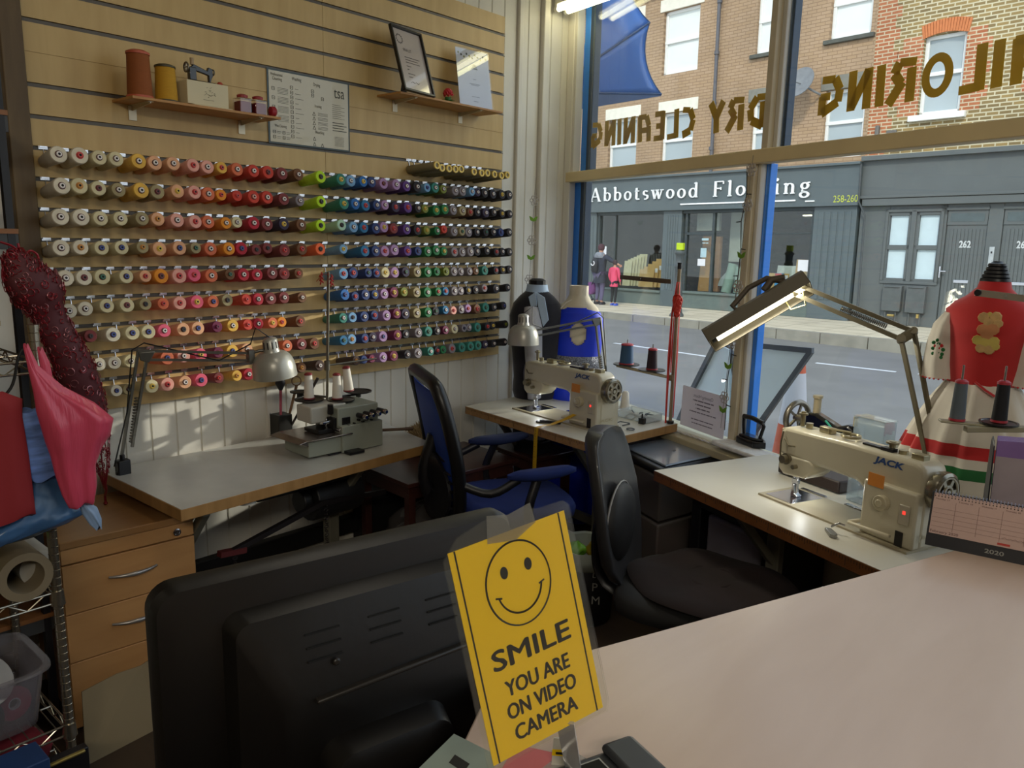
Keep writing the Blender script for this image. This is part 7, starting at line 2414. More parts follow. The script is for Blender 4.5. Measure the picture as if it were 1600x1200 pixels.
b = MB(); pb(b, 0, Wd, .635, .66, -.42, .0); b.build('top_board', beech_t, r, bevel=.003)
b = MB(); pb(b, .004, Wd - .004, .04, .634, -.415, -.022); b.build('carcass', wood('beech_side', '8A5E34', '966A3C', .45, (4, 4, 1), 2), r)
b = MB(); pb(b, .002, Wd - .002, .585, .634, -.02, -.003); lp_ = b.build('lock_panel', beech, r, bevel=.002)
b = MB(); c = A_ + dY * (Wd - .06) + V3((0, 0, .608)) + dX * .001; b.lathe([(0, .013), (.004, .013), (.005, .009), (.003, .008), (.003, .0005)], c, -dX, 20); b.build('lock', chrome, lp_, smooth=40)
zz = .580
for i, h_ in enumerate((.165, .165, .23)):
    b = MB(); pb(b, .002, Wd - .002, zz - h_ + .003, zz, -.02, -.002); dr = b.build('drawer', beech, r, bevel=.002)
    b = MB(); pts = [A_ + dY * (Wd * .5 + q * .075) - dX * (.002 + .024 * (1 - q * q)) + V3((0, 0, zz - h_ * .42)) for q in [-1 + k / 6 for k in range(13)]]
    b.tube(pts, [.004 + .004 * (1 - abs(-1 + k / 6)) for k in range(13)], 8, e=1.0); b.build('handle', mat('handle_satin', 'A8A4A0', .3, .7), dr, smooth=60)
    zz -= h_
b = MB(); pb(b, .02, Wd - .02, .0, .04, -.4, -.03); b.build('plinth', black_m, r)
# sheet of card leaning on the drawers
b = MB(); M_ = V3((-2.36, 1.0, .012))
q = [pX(128, 1081, -2.43), pX(182, 1053, -2.43), pX(220, 1040, -2.43), pX(250, 1020, -2.43), pX(275, 1190, -2.36), pX(135, 1198, -2.36)]
o0 = q[0]
b = MB(); n_ = (q[1] - q[0]).cross(q[5] - q[0]).normalized()
b.add(q + [p_ + n_ * .006 for p_ in q], [(0, 1, 2, 3, 4, 5), (11, 10, 9, 8, 7, 6)] + [(i, i + 6, (i + 1) % 6 + 6, (i + 1) % 6) for i in range(6)])
tag(b.build('card_sheet', mat('card_grey_beige', '8C7C5E', .8, var=.08, sc=4)), 'grey beige sheet of card leaning against the bottom drawer', 'card')

# ================================================================ chrome wire rack at the left
rx0, rx1, ry0, ry1 = -2.60, -2.20, -.25, .68
wirem = mat('wire_chrome', 'A8A090', .25, .9)
r = root('wire_rack', ((rx0 + rx1) / 2, (ry0 + ry1) / 2, 0), 'chrome wire shelving rack at the left edge holding a basket, bags and ribbon tub', 'wire rack')
for x_, y_ in ((rx0, ry0), (rx1, ry0), (rx0, ry1), (rx1, ry1)):
    b = MB(); b.cyl((x_, y_, .0), (x_, y_, 1.375), .0125)
    for k in range(60):
        b.torus((x_, y_, .06 + k * .022), (0, 0, 1), .0127, .0010, 14, 4)
    b.cyl((x_, y_, 1.368), (x_, y_, 1.378), .014)
    b.build('post', wirem, r, smooth=40)
for z_ in (.12, .26, .655, 1.285):
    b = MB()
    for x_ in (rx0, rx1):
        b.cyl((x_, ry0, z_), (x_, ry1, z_), .0032, n=8); b.cyl((x_, ry0, z_ - .03), (x_, ry1, z_ - .03), .0032, n=8)
        zig = [V3((x_, ry0 + k * .045, z_ - (.03 if k % 2 else 0))) for k in range(int((ry1 - ry0) / .045) + 1)]
        b.tube(zig, .0022, 5)
    for y_ in (ry0, ry1):
        b.cyl((rx0, y_, z_), (rx1, y_, z_), .0032, n=8); b.cyl((rx0, y_, z_ - .03), (rx1, y_, z_ - .03), .0032, n=8)
        b.tube([V3((rx0 + k * .04, y_, z_ - (.03 if k % 2 else 0))) for k in range(11)], .0022, 5)
    n = 28
    for k in range(1, n):
        y_ = ry0 + (ry1 - ry0) * k / n
        b.cyl((rx0, y_, z_ + .002), (rx1, y_, z_ + .002), .0018, n=6)
    for x_ in (rx0 + .13, rx0 + .27):
        b.cyl((x_, ry0, z_ - .002), (x_, ry1, z_ - .002), .0028, n=6)
    for x_, y_ in ((rx0, ry0), (rx1, ry0), (rx0, ry1), (rx1, ry1)):
        b.lathe([(0, .019), (.04, .016)], (x_, y_, z_ - .035), (0, 0, 1), 16)
    b.build('wire_shelf', wirem, r, smooth=40)
# basket with a red thing on top
wick = wood('wicker', '7A5A2C', '9C7A44', .8, (40, 40, 14), 2)
p = pX(10, 530, -2.32)
r = root('wicker_basket', (-2.36, .50, 1.29), 'wicker basket with a pale rim on the top shelf of the wire rack', 'basket')
b = MB()
bb_ = [ell((-2.36, .50, z_), .13 * k, .135 * k, 40, 0, lambda t: (1 + .12 * math.cos(4 * t + math.pi)) * (1 + .012 * math.sin(40 * t))) for z_, k in ((1.289, .9), (1.31, .94), (1.34, .97), (1.37, 1.0))]
b.loft(bb_); b.build('basket_body', wick, r, smooth=30)
b = MB(); b.loft([ell((-2.36, .50, z_), .135 * k, .14 * k, 40, 0, lambda t: 1 + .12 * math.cos(4 * t + math.pi)) for z_, k in ((1.37, 1.0), (1.372, 1.04), (1.384, 1.04), (1.386, .98))]); b.build('rim', mat('basket_rim', 'A89878', .7), r, smooth=50)
blob('red_pouch', (-2.33, .54, 1.418), .07, .09, .035, mat('pouch_red', 'A82A30', .6, var=.1), 'rounded red pouch lying on the wicker basket', 'pouch', .05, 3)
b = MB(); b.cyl((-2.36, .36, 1.387), (-2.36, .36, 1.41), .05, n=20); tag(b.build('tape_roll', mat('roll_beige', 'A09070', .7), smooth=40), 'beige roll on the wicker basket behind the red pouch', 'roll')
# black cable on the rack
b = MB(); b.tube(smooth_line([pX(35, 545, -2.17), pX(28, 560, -2.17), pX(20, 600, -2.17), pX(3, 622, -2.17), pX(-20, 640, -2.17)]), .0035, 6); tag(b.build('cable', cable, smooth=60), 'black cable looping down from the top shelf of the wire rack', 'cable')
# bags hanging on the rack post


def hang(name, X, rows, m, label, cat, depth=.35, wav=.06, seed=1, k=5, solid=0):
    random.seed(seed)
    rings = []
    ph = random.uniform(0, 6)
    for j, (l, r_, y_) in enumerate(rows):
        a_ = pX(l, y_, X); c_ = pX(r_, y_, X)
        c = (a_ + c_) / 2; hw = (c_.y - a_.y) / 2
        ring = []
        for i in range(40):
            t = 2 * math.pi * i / 40
            q = 1 + wav * math.sin(k * t + ph + j * .25) + wav * .5 * math.sin((k * 2 + 1) * t + ph)
            ring.append(V3((X + min(hw * depth, .05) * math.sin(t) * q * (1 + .0 * j), c.y + hw * math.cos(t), c.z + .006 * math.sin(3 * t + j))))
        rings.append(ring)
    b = MB()
    # finer rows
    fine = []
    for a_, c_ in zip(rings, rings[1:]):
        for s_ in range(3):
            fine.append([p_.lerp(q_, s_ / 3) for p_, q_ in zip(a_, c_)])
    fine.append(rings[-1])
    b.loft(list(reversed(fine)))
    o = b.build(name, m, smooth=70)
    return tag(o, label, cat)


pinkb = mat('bag_pink', 'D04A62', .3, var=.06, sc=4, alpha=.93, bump=.25, bsc=14, stretch=(1, 6, 1))
hang('carrier_bag', -2.09, [(36, 44, 540), (44, 60, 575), (52, 100, 610), (56, 150, 637), (62, 177, 658), (70, 172, 685), (78, 160, 705), (86, 150, 735), (96, 152, 765), (106, 148, 786), (112, 145, 789)], pinkb, 'pink plastic carrier bag hanging by one handle from the chrome rack post', 'carrier bag', .45, .16, 3, 5)
hang('carrier_bag', -2.13, [(58, 66, 545), (62, 78, 570), (62, 84, 600), (60, 100, 640)], pinkb, 'second handle loop of pink plastic behind the hanging pink bag', 'carrier bag', .4, .12, 4, 4)
hang('red_cloth', -2.12, [(-60, 6, 618), (-60, 36, 632), (-60, 36, 660), (-60, 46, 720), (-60, 52, 770), (-60, 57, 812), (-60, 52, 816)], mat('cloth_red_dark', '8E1C20', .75, var=.12, sc=3), 'dark red cloth hanging at the left edge in front of the blue bags', 'cloth', .3, .10, 5, 4)
hang('folded_bag', -2.135, [(18, 62, 641), (12, 68, 655), (12, 78, 680), (24, 84, 705), (32, 90, 728), (46, 94, 748)], mat('bag_blue_gradient', '6E8CCB', .3, var=.5, sc=9, stretch=(1, 1, 6)), 'folded blue and white plastic bag between the red cloth and the pink bag', 'bag', .3, .08, 6, 3)
hang('blue_bag', -2.155, [(40, 96, 715), (38, 110, 750), (20, 130, 785), (-40, 140, 812), (-60, 110, 830), (-60, 50, 850)], mat('bag_blue_clear', '3E6088', .25, var=.4, sc=10, bump=.5, bsc=14, alpha=.93), 'translucent dark blue plastic bag below the hanging bags', 'bag', .35, .10, 7, 5)
hang('bag_tail', -2.10, [(122, 132, 782), (128, 152, 798), (140, 159, 815), (150, 159, 825)], mat('bag_tail_pale', '8CA4C4', .35, var=.2, sc=20), 'pale blue twisted end of plastic below the pink bag', 'bag', .5, .12, 8, 4)
# paper roll and other stock on the middle shelf
b = MB()
c0_ = pX(36, 872, -2.20); c0_.z = .657 + .066
b.lathe([(0, .065), (.38, .065), (.38, .044), (0, .044), (0, .065)], V3((-2.19, c0_.y, c0_.z)), (-1, 0, 0), 36, cap=False)
tag(b.build('paper_roll', mat('roll_kraft', '7E7058', .8, var=.06), smooth=40), 'thick paper roll lying end-on on the middle wire shelf', 'roll')
b = MB(); b.lathe([(0, .05), (.3, .05)], V3((-2.26, c0_.y + .055, .71)), (-1, 0, 0), 24); tag(b.build('white_roll', mat('roll_white', 'A8A49A', .7), smooth=40), 'white roll behind the paper roll on the middle wire shelf', 'roll')
b = MB(); b.bb((-2.45, c0_.y - .22, .658), (-2.22, c0_.y - .075, .76)); tag(b.build('green_box', mat('lime_box', '6EB82A', .4), bevel=.004), 'lime green box at the left edge beside the paper roll', 'box')
# tub of ribbons on the lower shelf
tc_ = V3((-2.36, .50, .262))
r = root('ribbon_tub', tc_, 'clear plastic tub full of ribbon reels on the lower wire shelf', 'tub')
tub = glassmat('tub_plastic', (.80, .78, .82), .15, .25, haze=.12)
b = MB()
pr0, pr1 = (.12, .13), (.145, .155)
for s_ in range(4):
    pass
def rr(cx, cy, z, a, c_, n=36):
    return [V3((cx + a * math.copysign(abs(math.cos(t)) ** .35, math.cos(t)), cy + c_ * math.copysign(abs(math.sin(t)) ** .35, math.sin(t)), z)) for t in [2 * math.pi * i / n for i in range(n)]]


b.loft([rr(tc_.x, tc_.y, z_, a, c_) for z_, a, c_ in ((.264, .115, .125), (.27, .12, .13), (.43, .14, .152), (.432, .155, .168), (.438, .155, .168), (.438, .138, .150), (.28, .117, .127))])
b.build('tub_body', tub, r, smooth=40)


def reel(c, ax, R, w, m1, m2, lab):
    b = MB(); ax = V3(ax).normalized()
    b.lathe([(0, R * .35), (0, R), (.0015, R), (.0015, R * .88), (w, R * .88), (w, R), (w + .0015, R), (w + .0015, R * .35)], c, ax, 28, m=0, cap=False)
    b.lathe([(-.0005, R * .36), (w + .002, R * .36), (w + .002, R * .30), (-.0005, R * .30), (-.0005, R * .36)], c, ax, 20, m=1, cap=False)
    o = b.build('ribbon_reel', [m1, m2], smooth=40)
    tag(o, lab, 'ribbon reel', 'reels in the plastic tub')


rw = mat('reel_white', 'B0AEB0', .5); rb_ = mat('reel_black', '1A181C', .5); rp = mat('reel_pinkred', 'A83050', .6, var=.3, sc=20); rg = mat('reel_grey', '6A6468', .6)
reel(V3((-2.30, .47, .455)), (.5, .3, .75), .085, .012, rw, rg, 'large white ribbon reel on top of the plastic tub')
reel(V3((-2.28, .50, .43)), (.6, .3, .7), .08, .014, mat('reel_pale', '9C9894', .5), rg, 'pale grey ribbon reel leaning under the large white one')
reel(V3((-2.262, .485, .335)), (1, -.1, .1), .058, .012, rb_, rw, 'black ribbon reel with a white core at the front of the tub')
reel(V3((-2.30, .575, .33)), (1, .2, .1), .045, .012, rp, rw, 'pink and red ribbon reel at the right of the tub')
reel(V3((-2.29, .41, .38)), (1, 0, .3), .05, .012, rp, rg, 'pink ribbon reel at the left inside the tub')
blob('tissue_pack', (-2.40, .42, .50), .07, .08, .03, mat('pack_pink_clear', '8A5A5E', .3, var=.4, sc=20), 'crinkled pink packet lying behind the reels on the tub', 'packet', .1, 9)
blob('red_fabric', (-2.33, .56, .165), .13, .10, .05, mat('fabric_crimson', '7A1A28', .85, var=.25), 'crimson fabric folded on the lowest wire shelf', 'fabric', .08, 10)
b = MB(); b.bb((-2.57, .2, .122), (-2.23, .44, .22)); tag(b.build('cardboard_box', mat('card_brown', '7A6038', .8, var=.1), bevel=.004), 'brown cardboard box on the lowest wire shelf', 'box')
# small frame and blue binder on the floor in front
p0_ = pX(100, 1178, -2.05)
b = MB(); b.box((p0_.x, p0_.y, p0_.z / 2 + .0), (.03, .11, p0_.z), 0); b.box((p0_.x + .017, p0_.y, p0_.z - .004), (.012, .09, .008), 1)
tag(b.build('black_stand', [black_m, mat('gold_edge', '9C8A4C', .35, .6)], bevel=.003), 'black stand with a gold top edge on the floor before the wire rack', 'stand')
p0_ = pX(25, 1188, -2.05)
b = MB(); b.box((-2.05, p0_.y, p0_.z / 2), (.1, .12, p0_.z)); tag(b.build('blue_binder', mat('binder_blue', '1C3A6A', .6), bevel=.003), 'dark blue binder standing on the floor at the bottom left corner', 'binder')

# dark tall shelving at the far left
shy = .772
ts = root('tall_shelving', (-2.78, .4, 0), 'tall black metal shelving with wooden boards in the dark left corner', 'shelving')
for x_, y_ in ((-2.62, shy), (-2.95, shy), (-2.62, -.3), (-2.95, -.3)):
    b = MB(); b.bb((x_ - .012, y_ - .010, 0), (x_ + .012, y_ + .010, 3.1)); b.build('post', mat('shelving_black', '17161A', .5), ts)
b = MB(); b.bb((-2.964, -.32, .15), (-2.958, .76, 3.1)); b.build('back_panel', mat('shelving_back', '4A3E2C', .8, var=.15, sc=3), ts)
for z_ in (.4, 1.0, 1.60, 1.93, 2.5):
    b = MB(); b.bb((-2.957, -.3, z_), (-2.605, .79, z_ + .014)); b.build('shelf_board', wood('board_orange', '7C4E28', '8E5C30', .5), ts)
    b = MB(); b.bb((-2.63, -.3, z_ - .045), (-2.61, .79, z_)); b.build('beam', mat('shelving_grey', '3A3A3A', .5), ts)
b = MB(); b.bb((-2.66, .60, 1.614), (-2.64, .73, 1.75)); tag(b.build('file_card', mat('card_olive', '6E6A4C', .8)), 'small olive card standing on the tall black shelving', 'card')

# ================================================================ red filigree torso
filr = mat('filigree_red', '8A1C28', .35, .3, var=.15, sc=30)
filh = mat('filigree_highlight', 'B07478', .3, .6)  # paler metal for the lighter scrolls of the pattern
FX = -2.50
rows = [(10, 26, 392), (3, 38, 400), (6, 60, 415), (6, 76, 430), (12, 92, 445), (20, 99, 458), (32, 100, 470), (42, 98, 480), (52, 102, 497), (60, 112, 515), (70, 122, 532), (78, 132, 550), (84, 144, 572), (92, 154, 598), (102, 162, 625), (116, 168, 655), (134, 171, 690), (146, 171, 715), (155, 168, 740), (160, 166, 755)]
r = root('wire_torso', pX(165, 785, -2.72), 'dark red metal filigree torso ornament leaning over the drawer pedestal', 'sculpture')
rings = []
for j, (l, r_, y_) in enumerate(rows):
    Xq = FX - .05 * max(0, (y_ - 560) / 230)
    a_ = pX(l, y_ + (r_ - l) * .18, Xq); c_ = pX(r_, y_ - (r_ - l) * .18, Xq)
    c = (a_ + c_) / 2; hw = (c_ - a_) / 2
    rings.append([c + hw * math.cos(t) + V3((hw.length * .62 * math.sin(t), 0, 0)) for t in [2 * math.pi * i / 32 for i in range(32)]])
b = MB(); b.loft(rings[:16], cap=True); bo = b.build('torso', mat('torso_core', '4E1118', .6), r, smooth=60)
random.seed(21)
b = MB()
for k_ in range(620):
    jf = random.uniform(0, len(rings) - 2.01); j = int(jf); f_ = jf - j
    i = random.randrange(32)
    t = 2 * math.pi * i / 32
    if math.sin(t) < -.25:
        continue
    c = rings[j][i].lerp(rings[j + 1][i], f_)
    ctr_ = (sum(rings[j], V3((0, 0, 0))) / 32).lerp(sum(rings[j + 1], V3((0, 0, 0))) / 32, f_)
    nn = (c - ctr_); nn.z *= .3
    if nn.length < 1e-4:
        continue
    nn.normalize()
    a0 = random.uniform(0, 360)
    b.torus(c + nn * .002, nn, random.uniform(.004, .011), .0013, 9, 4, m=random.choice((0, 0, 1)), a0=a0, a1=a0 + 290)
b.build('scrollwork', [filr, filh], r, smooth=60)
b = MB()
for i in range(0, 32, 4):
    b.tube([rings[j][(i + j) % 32] for j in range(15, len(rings))] + [pX(163, 765, -2.66)], .0016, 5)
c = pz(165, 787, .664)
b.tube([pX(163, 750, -2.64), pX(166, 765, -2.68), c + V3((0, 0, .03)), c], .004, 6)
b.lathe([(0, .004), (.006, .008), (.012, .004)], V3((c.x, c.y, .6605)), (0, 0, 1), 10); b.build('tail_wires', filr, r, smooth=50)
b = MB()
for pts in (((8, 405), (4, 425), (6, 440), (16, 445), (18, 430), (12, 410), (8, 405)), ((38, 405), (46, 392), (58, 398), (60, 412), (56, 424), (48, 418), (40, 408)), ((0, 378), (18, 384), (28, 392), (38, 404)), ((28, 380), (30, 392), (24, 398))):
    b.tube(smooth_line([pX(x_, y_, FX) for x_, y_ in pts]), .0035, 6)
b.build('shoulder_loops', filr, r, smooth=50)

# ================================================================ counter, monitor, sign
ctop = wood('counter_beech', 'CDB4A2', 'D4BCAB', .27, (5, 1, 1), 3, coat=.0)
E0 = V3((-.62, .939, 0)); ED = V3((.35, .937, 0)).normalized(); EN = V3((ED.y, -ED.x, 0))
r = root('counter', E0 + EN * .4, 'pinkish beech shop counter filling the bottom right corner', 'counter')
b = MB(); cpoly = [V3((-.685, .765, 0)), E0 + ED * 1.18, E0 + ED * 1.18 + EN * 1.3, E0 + ED * -1.5 + EN * 1.3, V3((-.25, -.4, 0)), V3((-.30, .0, 0)), V3((-.575, .555, 0))]
b.prism([(q.x, q.y) for q in cpoly], (0, 0, .968), (1, 0, 0), (0, 1, 0), (0, 0, .032)); b.build('counter_top', ctop, r, bevel=.003)
b = MB(); cp2 = [V3((-.65, .78, 0)), E0 + ED * 1.14 + EN * .03, E0 + ED * 1.14 + EN * 1.25, E0 + ED * -1.48 + EN * 1.25, V3((-.22, -.4, 0)), V3((-.27, .01, 0)), V3((-.545, .56, 0))]
b.prism([(q.x, q.y) for q in cp2], (0, 0, 0), (1, 0, 0), (0, 1, 0), (0, 0, .967)); b.build('counter_body', wood('counter_side', '6A4A38', '765440', .5), r)
b = MB(); b.prism([(q.x, q.y) for q in (V3((-.73, .32, 0)), V3((-.66, .80, 0)), V3((-.93, .90, 0)), V3((-1.0, .51, 0)))], (0, 0, .69), (1, 0, 0), (0, 1, 0), (0, 0, .03))
for q in (V3((-.76, .38, 0)), V3((-.71, .76, 0)), V3((-.90, .83, 0)), V3((-.94, .53, 0))):
    b.bb((q.x - .02, q.y - .02, 0), (q.x + .02, q.y + .02, .69))
tag(b.build('staff_desk', mat('desk_dark', '1C1815', .6)), 'low dark desk behind the counter under the black monitor', 'desk')
# monitor
mA = V3((-.835, .348, 0)); mU = V3((.11, .505, 0)).normalized(); mN = V3((mU.y, -mU.x, 0))     # mN faces the viewer
mb_ = mat('monitor_black', '0C0907', .42, var=.3, sc=5, bump=.03)
zt = 1.222
r = root('monitor', mA + mU * .25 + V3((0, 0, .72)), 'black computer monitor seen from behind at the bottom left', 'monitor')


def mp(u, z, n_=0):
    return mA + mU * u + V3((0, 0, z)) + mN * n_


def rrect(w0, w1, z0, z1, rad, n_):
    out = []
    for cx, cy, a0 in ((w1 - rad, z1 - rad, 0), (w0 + rad, z1 - rad, 90), (w0 + rad, z0 + rad, 180), (w1 - rad, z0 + rad, 270)):
        for k in range(7):
            a = math.radians(a0 + 15 * k)
            out.append(mp(cx + rad * math.cos(a), cy + rad * math.sin(a), n_))
    return out


W_ = .505
b = MB(); b.loft([rrect(.004, W_ - .004, .846, zt - .004, .028, -.028), rrect(0, W_, .842, zt, .03, -.024), rrect(0, W_, .842, zt, .03, -.004), rrect(.006, W_ - .006, .848, zt - .006, .028, .006), rrect(.02, W_ - .02, .86, zt - .022, .024, .008)])
b.build('bezel', mb_, r, smooth=35)
b = MB(); b.loft([rrect(.075, W_ - .035, .875, zt - .045, .02, .006), rrect(.085, W_ - .045, .885, zt - .055, .02, .030), rrect(.13, W_ - .10, .90, zt - .15, .02, .055)])
b.build('rear_housing', mb_, r, smooth=30)
sl = ((zt - .062) - (zt - .15)) / .025
for g_ in range(4):
    for k in range(3):
        zz_ = zt - .085 - k * .016
        nn_ = .030 + (zt - .062 - zz_) / (.088) * .025 + .0015
        u0 = .165 + g_ * .085
        b = MB(); b.beam(mp(u0, zz_, nn_), mp(u0 + .045, zz_, nn_), .002, .004, up=mN); b.build('vent_slot', mat('vent_black', '040404', .8), r)
b = MB(); b.beam(mp(.17, zt - .165, .058), mp(.42, zt - .155, .058), .006, .012, up=mN); b.cyl(mp(.20, zt - .125, .05), mp(.20, zt - .125, .054), .005); b.build('ridge', mat('monitor_dark_grey', '221E1A', .4), r, bevel=.002)
b = MB(); b.loft([rrect(.17, .36, .78, 1.0, .03, .045), rrect(.18, .35, .79, .99, .03, .09), rrect(.2, .33, .80, .97, .03, .10)]); b.build('stand_neck', mb_, r, smooth=40)
b = MB(); b.loft([[mp(.26 + a_ * .13 * math.cos(t), zz_, .04 + .1 * a_ * math.sin(t)) for t in [2 * math.pi * i / 28 for i in range(28)]] for zz_, a_ in ((.7205, 1), (.735, 1), (.742, .9))]); b.beam(mp(.26, .735, .05), mp(.26, .9, .065), .03, .08, up=mN); b.build('stand_foot', mb_, r, smooth=40)
b = MB(); b.loft([rrect(.012, W_ - .012, .856, zt - .016, .02, -.0285), rrect(.012, W_ - .012, .856, zt - .016, .02, -.0295)]); b.build('screen', mat('screen_glass', '0A0A10', .1), r)
# yellow sign in a laminate pouch on a clip stand
sC = V3((-.439, .539, 1.244)); sU = V3((.293, .944, .153)).normalized(); sV = V3((-.211, -.092, .973)); sV = (sV - sU * sV.dot(sU)).normalized(); sN = sU.cross(sV)
if sN.dot(CP - sC) < 0:
    sN = -sN
yel = mat('sign_yellow', 'F5CB06', .45, var=.04, sc=4)
blk = mat('sign_black', '1E1A14', .5)
r = root('smile_sign', V3((-.47, .60, 1.0)), 'yellow laminated SMILE sign with a smiley face on a clip stand', 'sign')
w2, h2 = .065, .105


def spt(u, v, n_=0):
    return sC + sU * u + sV * v + sN * n_


b = MB(); b.prism([(-w2, -h2), (w2, -h2), (w2, h2), (-w2, h2)], sC - sN * .0004, sU, sV, sN * .0008); b.build('card', yel, r)
b = MB()
pol = [(-w2 - .006, -h2 - .004), (w2 + .004, -h2 - .006), (w2 + .008, -h2 + .004), (w2 + .007, h2 + .004), (w2 + .001, h2 + .010), (.036, h2 + .011), (.02, h2 + .017), (.004, h2 + .014), (-.02, h2 + .018), (-w2 + .012, h2 + .011), (-w2 - .006, h2 - .006)]
b.prism(pol, sC + sN * .0012, sU, sV, sN * .0003); b.prism(pol, sC - sN * .0016, sU, sV, sN * .0003)
b.build('laminate', glassmat('laminate_film', (.98, .98, .96), .04, .12, haze=.01), r)
b = MB(); b.prism([(-.025, h2 - .004), (.005, h2 - .01), (.03, h2 + .0), (.028, h2 + .02), (.002, h2 + .016), (-.02, h2 + .022)], sC + sN * .0022, sU, sV, sN * .0003); b.build('clear_tape', glassmat('tape_film', (.9, .9, .88), .35, .08, haze=.07), r)
b = MB()
for u_ in (-w2 + .0065, w2 - .0075):
    b.prism([(u_ - .0008, -h2 + .0), (u_ + .0008, -h2 + .0), (u_ + .0008, h2 - .0), (u_ - .0008, h2 - .0)], sC + sN * .0005, sU, sV, sN * .0003)
R_ = .0355; cy_ = .0535
b.tube([spt(R_ * math.cos(t), cy_ + R_ * 1.16 * math.sin(t), .0006) for t in [2 * math.pi * i / 48 for i in range(48)]], .001, 4, close=True)
b.tube([spt(.0245 * math.cos(t), cy_ - .002 + .0245 * 1.1 * math.sin(t), .0006) for t in [math.radians(192 + 156 * i / 24) for i in range(25)]], .001, 4)
for s_ in (-1, 1):
    b.tube([spt(s_ * .0275, cy_ - .0065, .0006), spt(s_ * .021, cy_ - .0085, .0006)], .001, 4)
    n_ = 20
    b.add([spt(s_ * .0135 + .0042 * math.cos(2 * math.pi * i / n_), cy_ + .0145 + .0062 * math.sin(2 * math.pi * i / n_), .0008) for i in range(n_)], [tuple(range(n_))])
Ut, Vt = (sU, sV)
if sU.cross(sV).dot(sN) < 0:
    Ut = sU


def stext(s, v, w, h):
    vs, fs = text_mesh(s, 0, 0, 1.0)
    x0 = min(p[0] for p in vs); x1 = max(p[0] for p in vs); y1 = max(p[1] for p in vs)
    for i, (dx, dy) in enumerate(((-1, 0), (1, 0), (0, -1), (0, 1), (0, 0))):
        q = h * .045
        b.add([spt(((p[0] - x0) / (x1 - x0) - .5) * w + dx * q, v + p[1] / y1 * h + dy * q * .6, .0007 + .00003 * i) for p in vs], fs)


stext('SMILE', -.020, .088, .0195)
stext('YOU ARE', -.048, .073, .0150); stext('ON VIDEO', -.0705, .079, .0150); stext('CAMERA', -.093, .072, .0150)
b.build('sign_print', blk, r)
b = MB(); q0 = spt(.02, -h2 + .004, -.002)
b.beam(q0, V3((-.462, .655, 1.02)), .018, .003); b.box(V3((-.465, .655, 1.012)), (.05, .05, .022)); b.build('clip_stand', glassmat('clip_clear', (.85, .84, .82), .3, .1, haze=.25), r)
b = MB(); cq = V3((-.478, .652, 1.035)); fv = (CP - cq); fv.z = 0; fv.normalize(); su = V3((-fv.y, fv.x, 0))
b.prism([(-.012, -.02), (.012, -.02), (.010, .022), (-.010, .022)], cq, su, (0, 0, 1), fv * .002); b.prism([(-.0115, .0), (.0115, .0), (.011, .008), (-.011, .008)], cq + fv * .0021, su, (0, 0, 1), fv * .0004, 1)
b.bars(cq + fv * .0026 + V3((0, 0, .002)), su, (0, 0, 1), .014, .005, .0003, m=2); tag(b.build('price_tag', [mat('tag_white', 'CFCBBC', .5), yel, blk]), 'small white tag with a yellow band clipped below the smile sign', 'tag')
# things lying beside it
b = MB(); b.prism([(-.63, .628), (-.556, .635), (-.52, .50), (-.60, .49)], (0, 0, 1.0005), (1, 0, 0), (0, 1, 0), (0, 0, .0015)); b.prism([(-.60, .60), (-.575, .60), (-.57, .585), (-.595, .585)], (0, 0, 1.0022), (1, 0, 0), (0, 1, 0), (0, 0, .0003), 1)
tag(b.build('green_card', [mat('card_pale_green', '9CA89C', .35, .2), blk]), 'pale green card lying on the counter edge below the smile sign', 'card')
b = MB()
for k in range(5):
    b.prism([(-.545, .64), (-.50, .66), (-.46, .57), (-.51, .55)], (0.001 * k, .001 * k, 1.0025 + .004 * k), (1, 0, 0), (0, 1, 0), (0, 0, .0035))
tag(b.build('note_pad', mat('pad_pink', 'C86A68', .8)), 'pad of pink notes on the counter under the smile sign', 'note pad')
M_ = LF(V3((-.437, .627, 1.0)), ED)
r = root('card_reader', (-.437, .627, 1.0), 'dark grey card payment terminal at the bottom edge of the counter', 'card reader', rz=M_.to_euler().z)
b = LMB(M_); b.prism([(-.09, -.036), (.085, -.036), (.10, -.026), (.10, .026), (.085, .036), (-.09, .036)], (0, 0, 0), (1, 0, 0), (0, 1, 0), (0, 0, .032)); b.bb((.055, -.037, .030), (.1, .037, .042)); b.build('terminal_body', mat('terminal_grey', '35383C', .4), r, bevel=.006)
b = LMB(M_); b.bb((-.01, -.024, .0322), (.045, .024, .0335)); b.build('display', mat('terminal_display', '14181C', .1), r, bevel=.001)
b = LMB(M_); b.bb((.012 - .025, -.026, .0318), (.047, .026, .0330)); b.build('display_rim', mat('terminal_rim', 'A8A8A4', .3, .6), r)
# desk calendar
c0_, c1_ = V3((-.362, 1.765, 1.0)), V3((-.06, 1.80, 1.0))
dU = (c1_ - c0_).normalized(); dB = V3((-dU.y, dU.x, 0)); tilt = (dB * .30 + V3((0, 0, 1))).normalized()
r = root('desk_calendar', c0_ + dU * .15, 'spiral bound 2020 desk calendar open at February on the counter', 'calendar')
Lc = (c1_ - c0_).length; H_ = .114
b = MB(); b.prism([(0, 0), (Lc, 0), (Lc, H_), (0, H_)], c0_, dU, tilt, dB * .0015); b.prism([(0, 0), (Lc, 0), (Lc, H_), (0, H_)], c0_ + dB * (2 * .30 * H_ / 1.04 + .004), dU, (-dB * .30 + V3((0, 0, 1))).normalized(), dB * .0015)
b.build('board', mat('calendar_navy', '14141C', .5), r)
tn = dU.cross(tilt).normalized()
if tn.dot(CP - c0_) < 0:
    tn = -tn
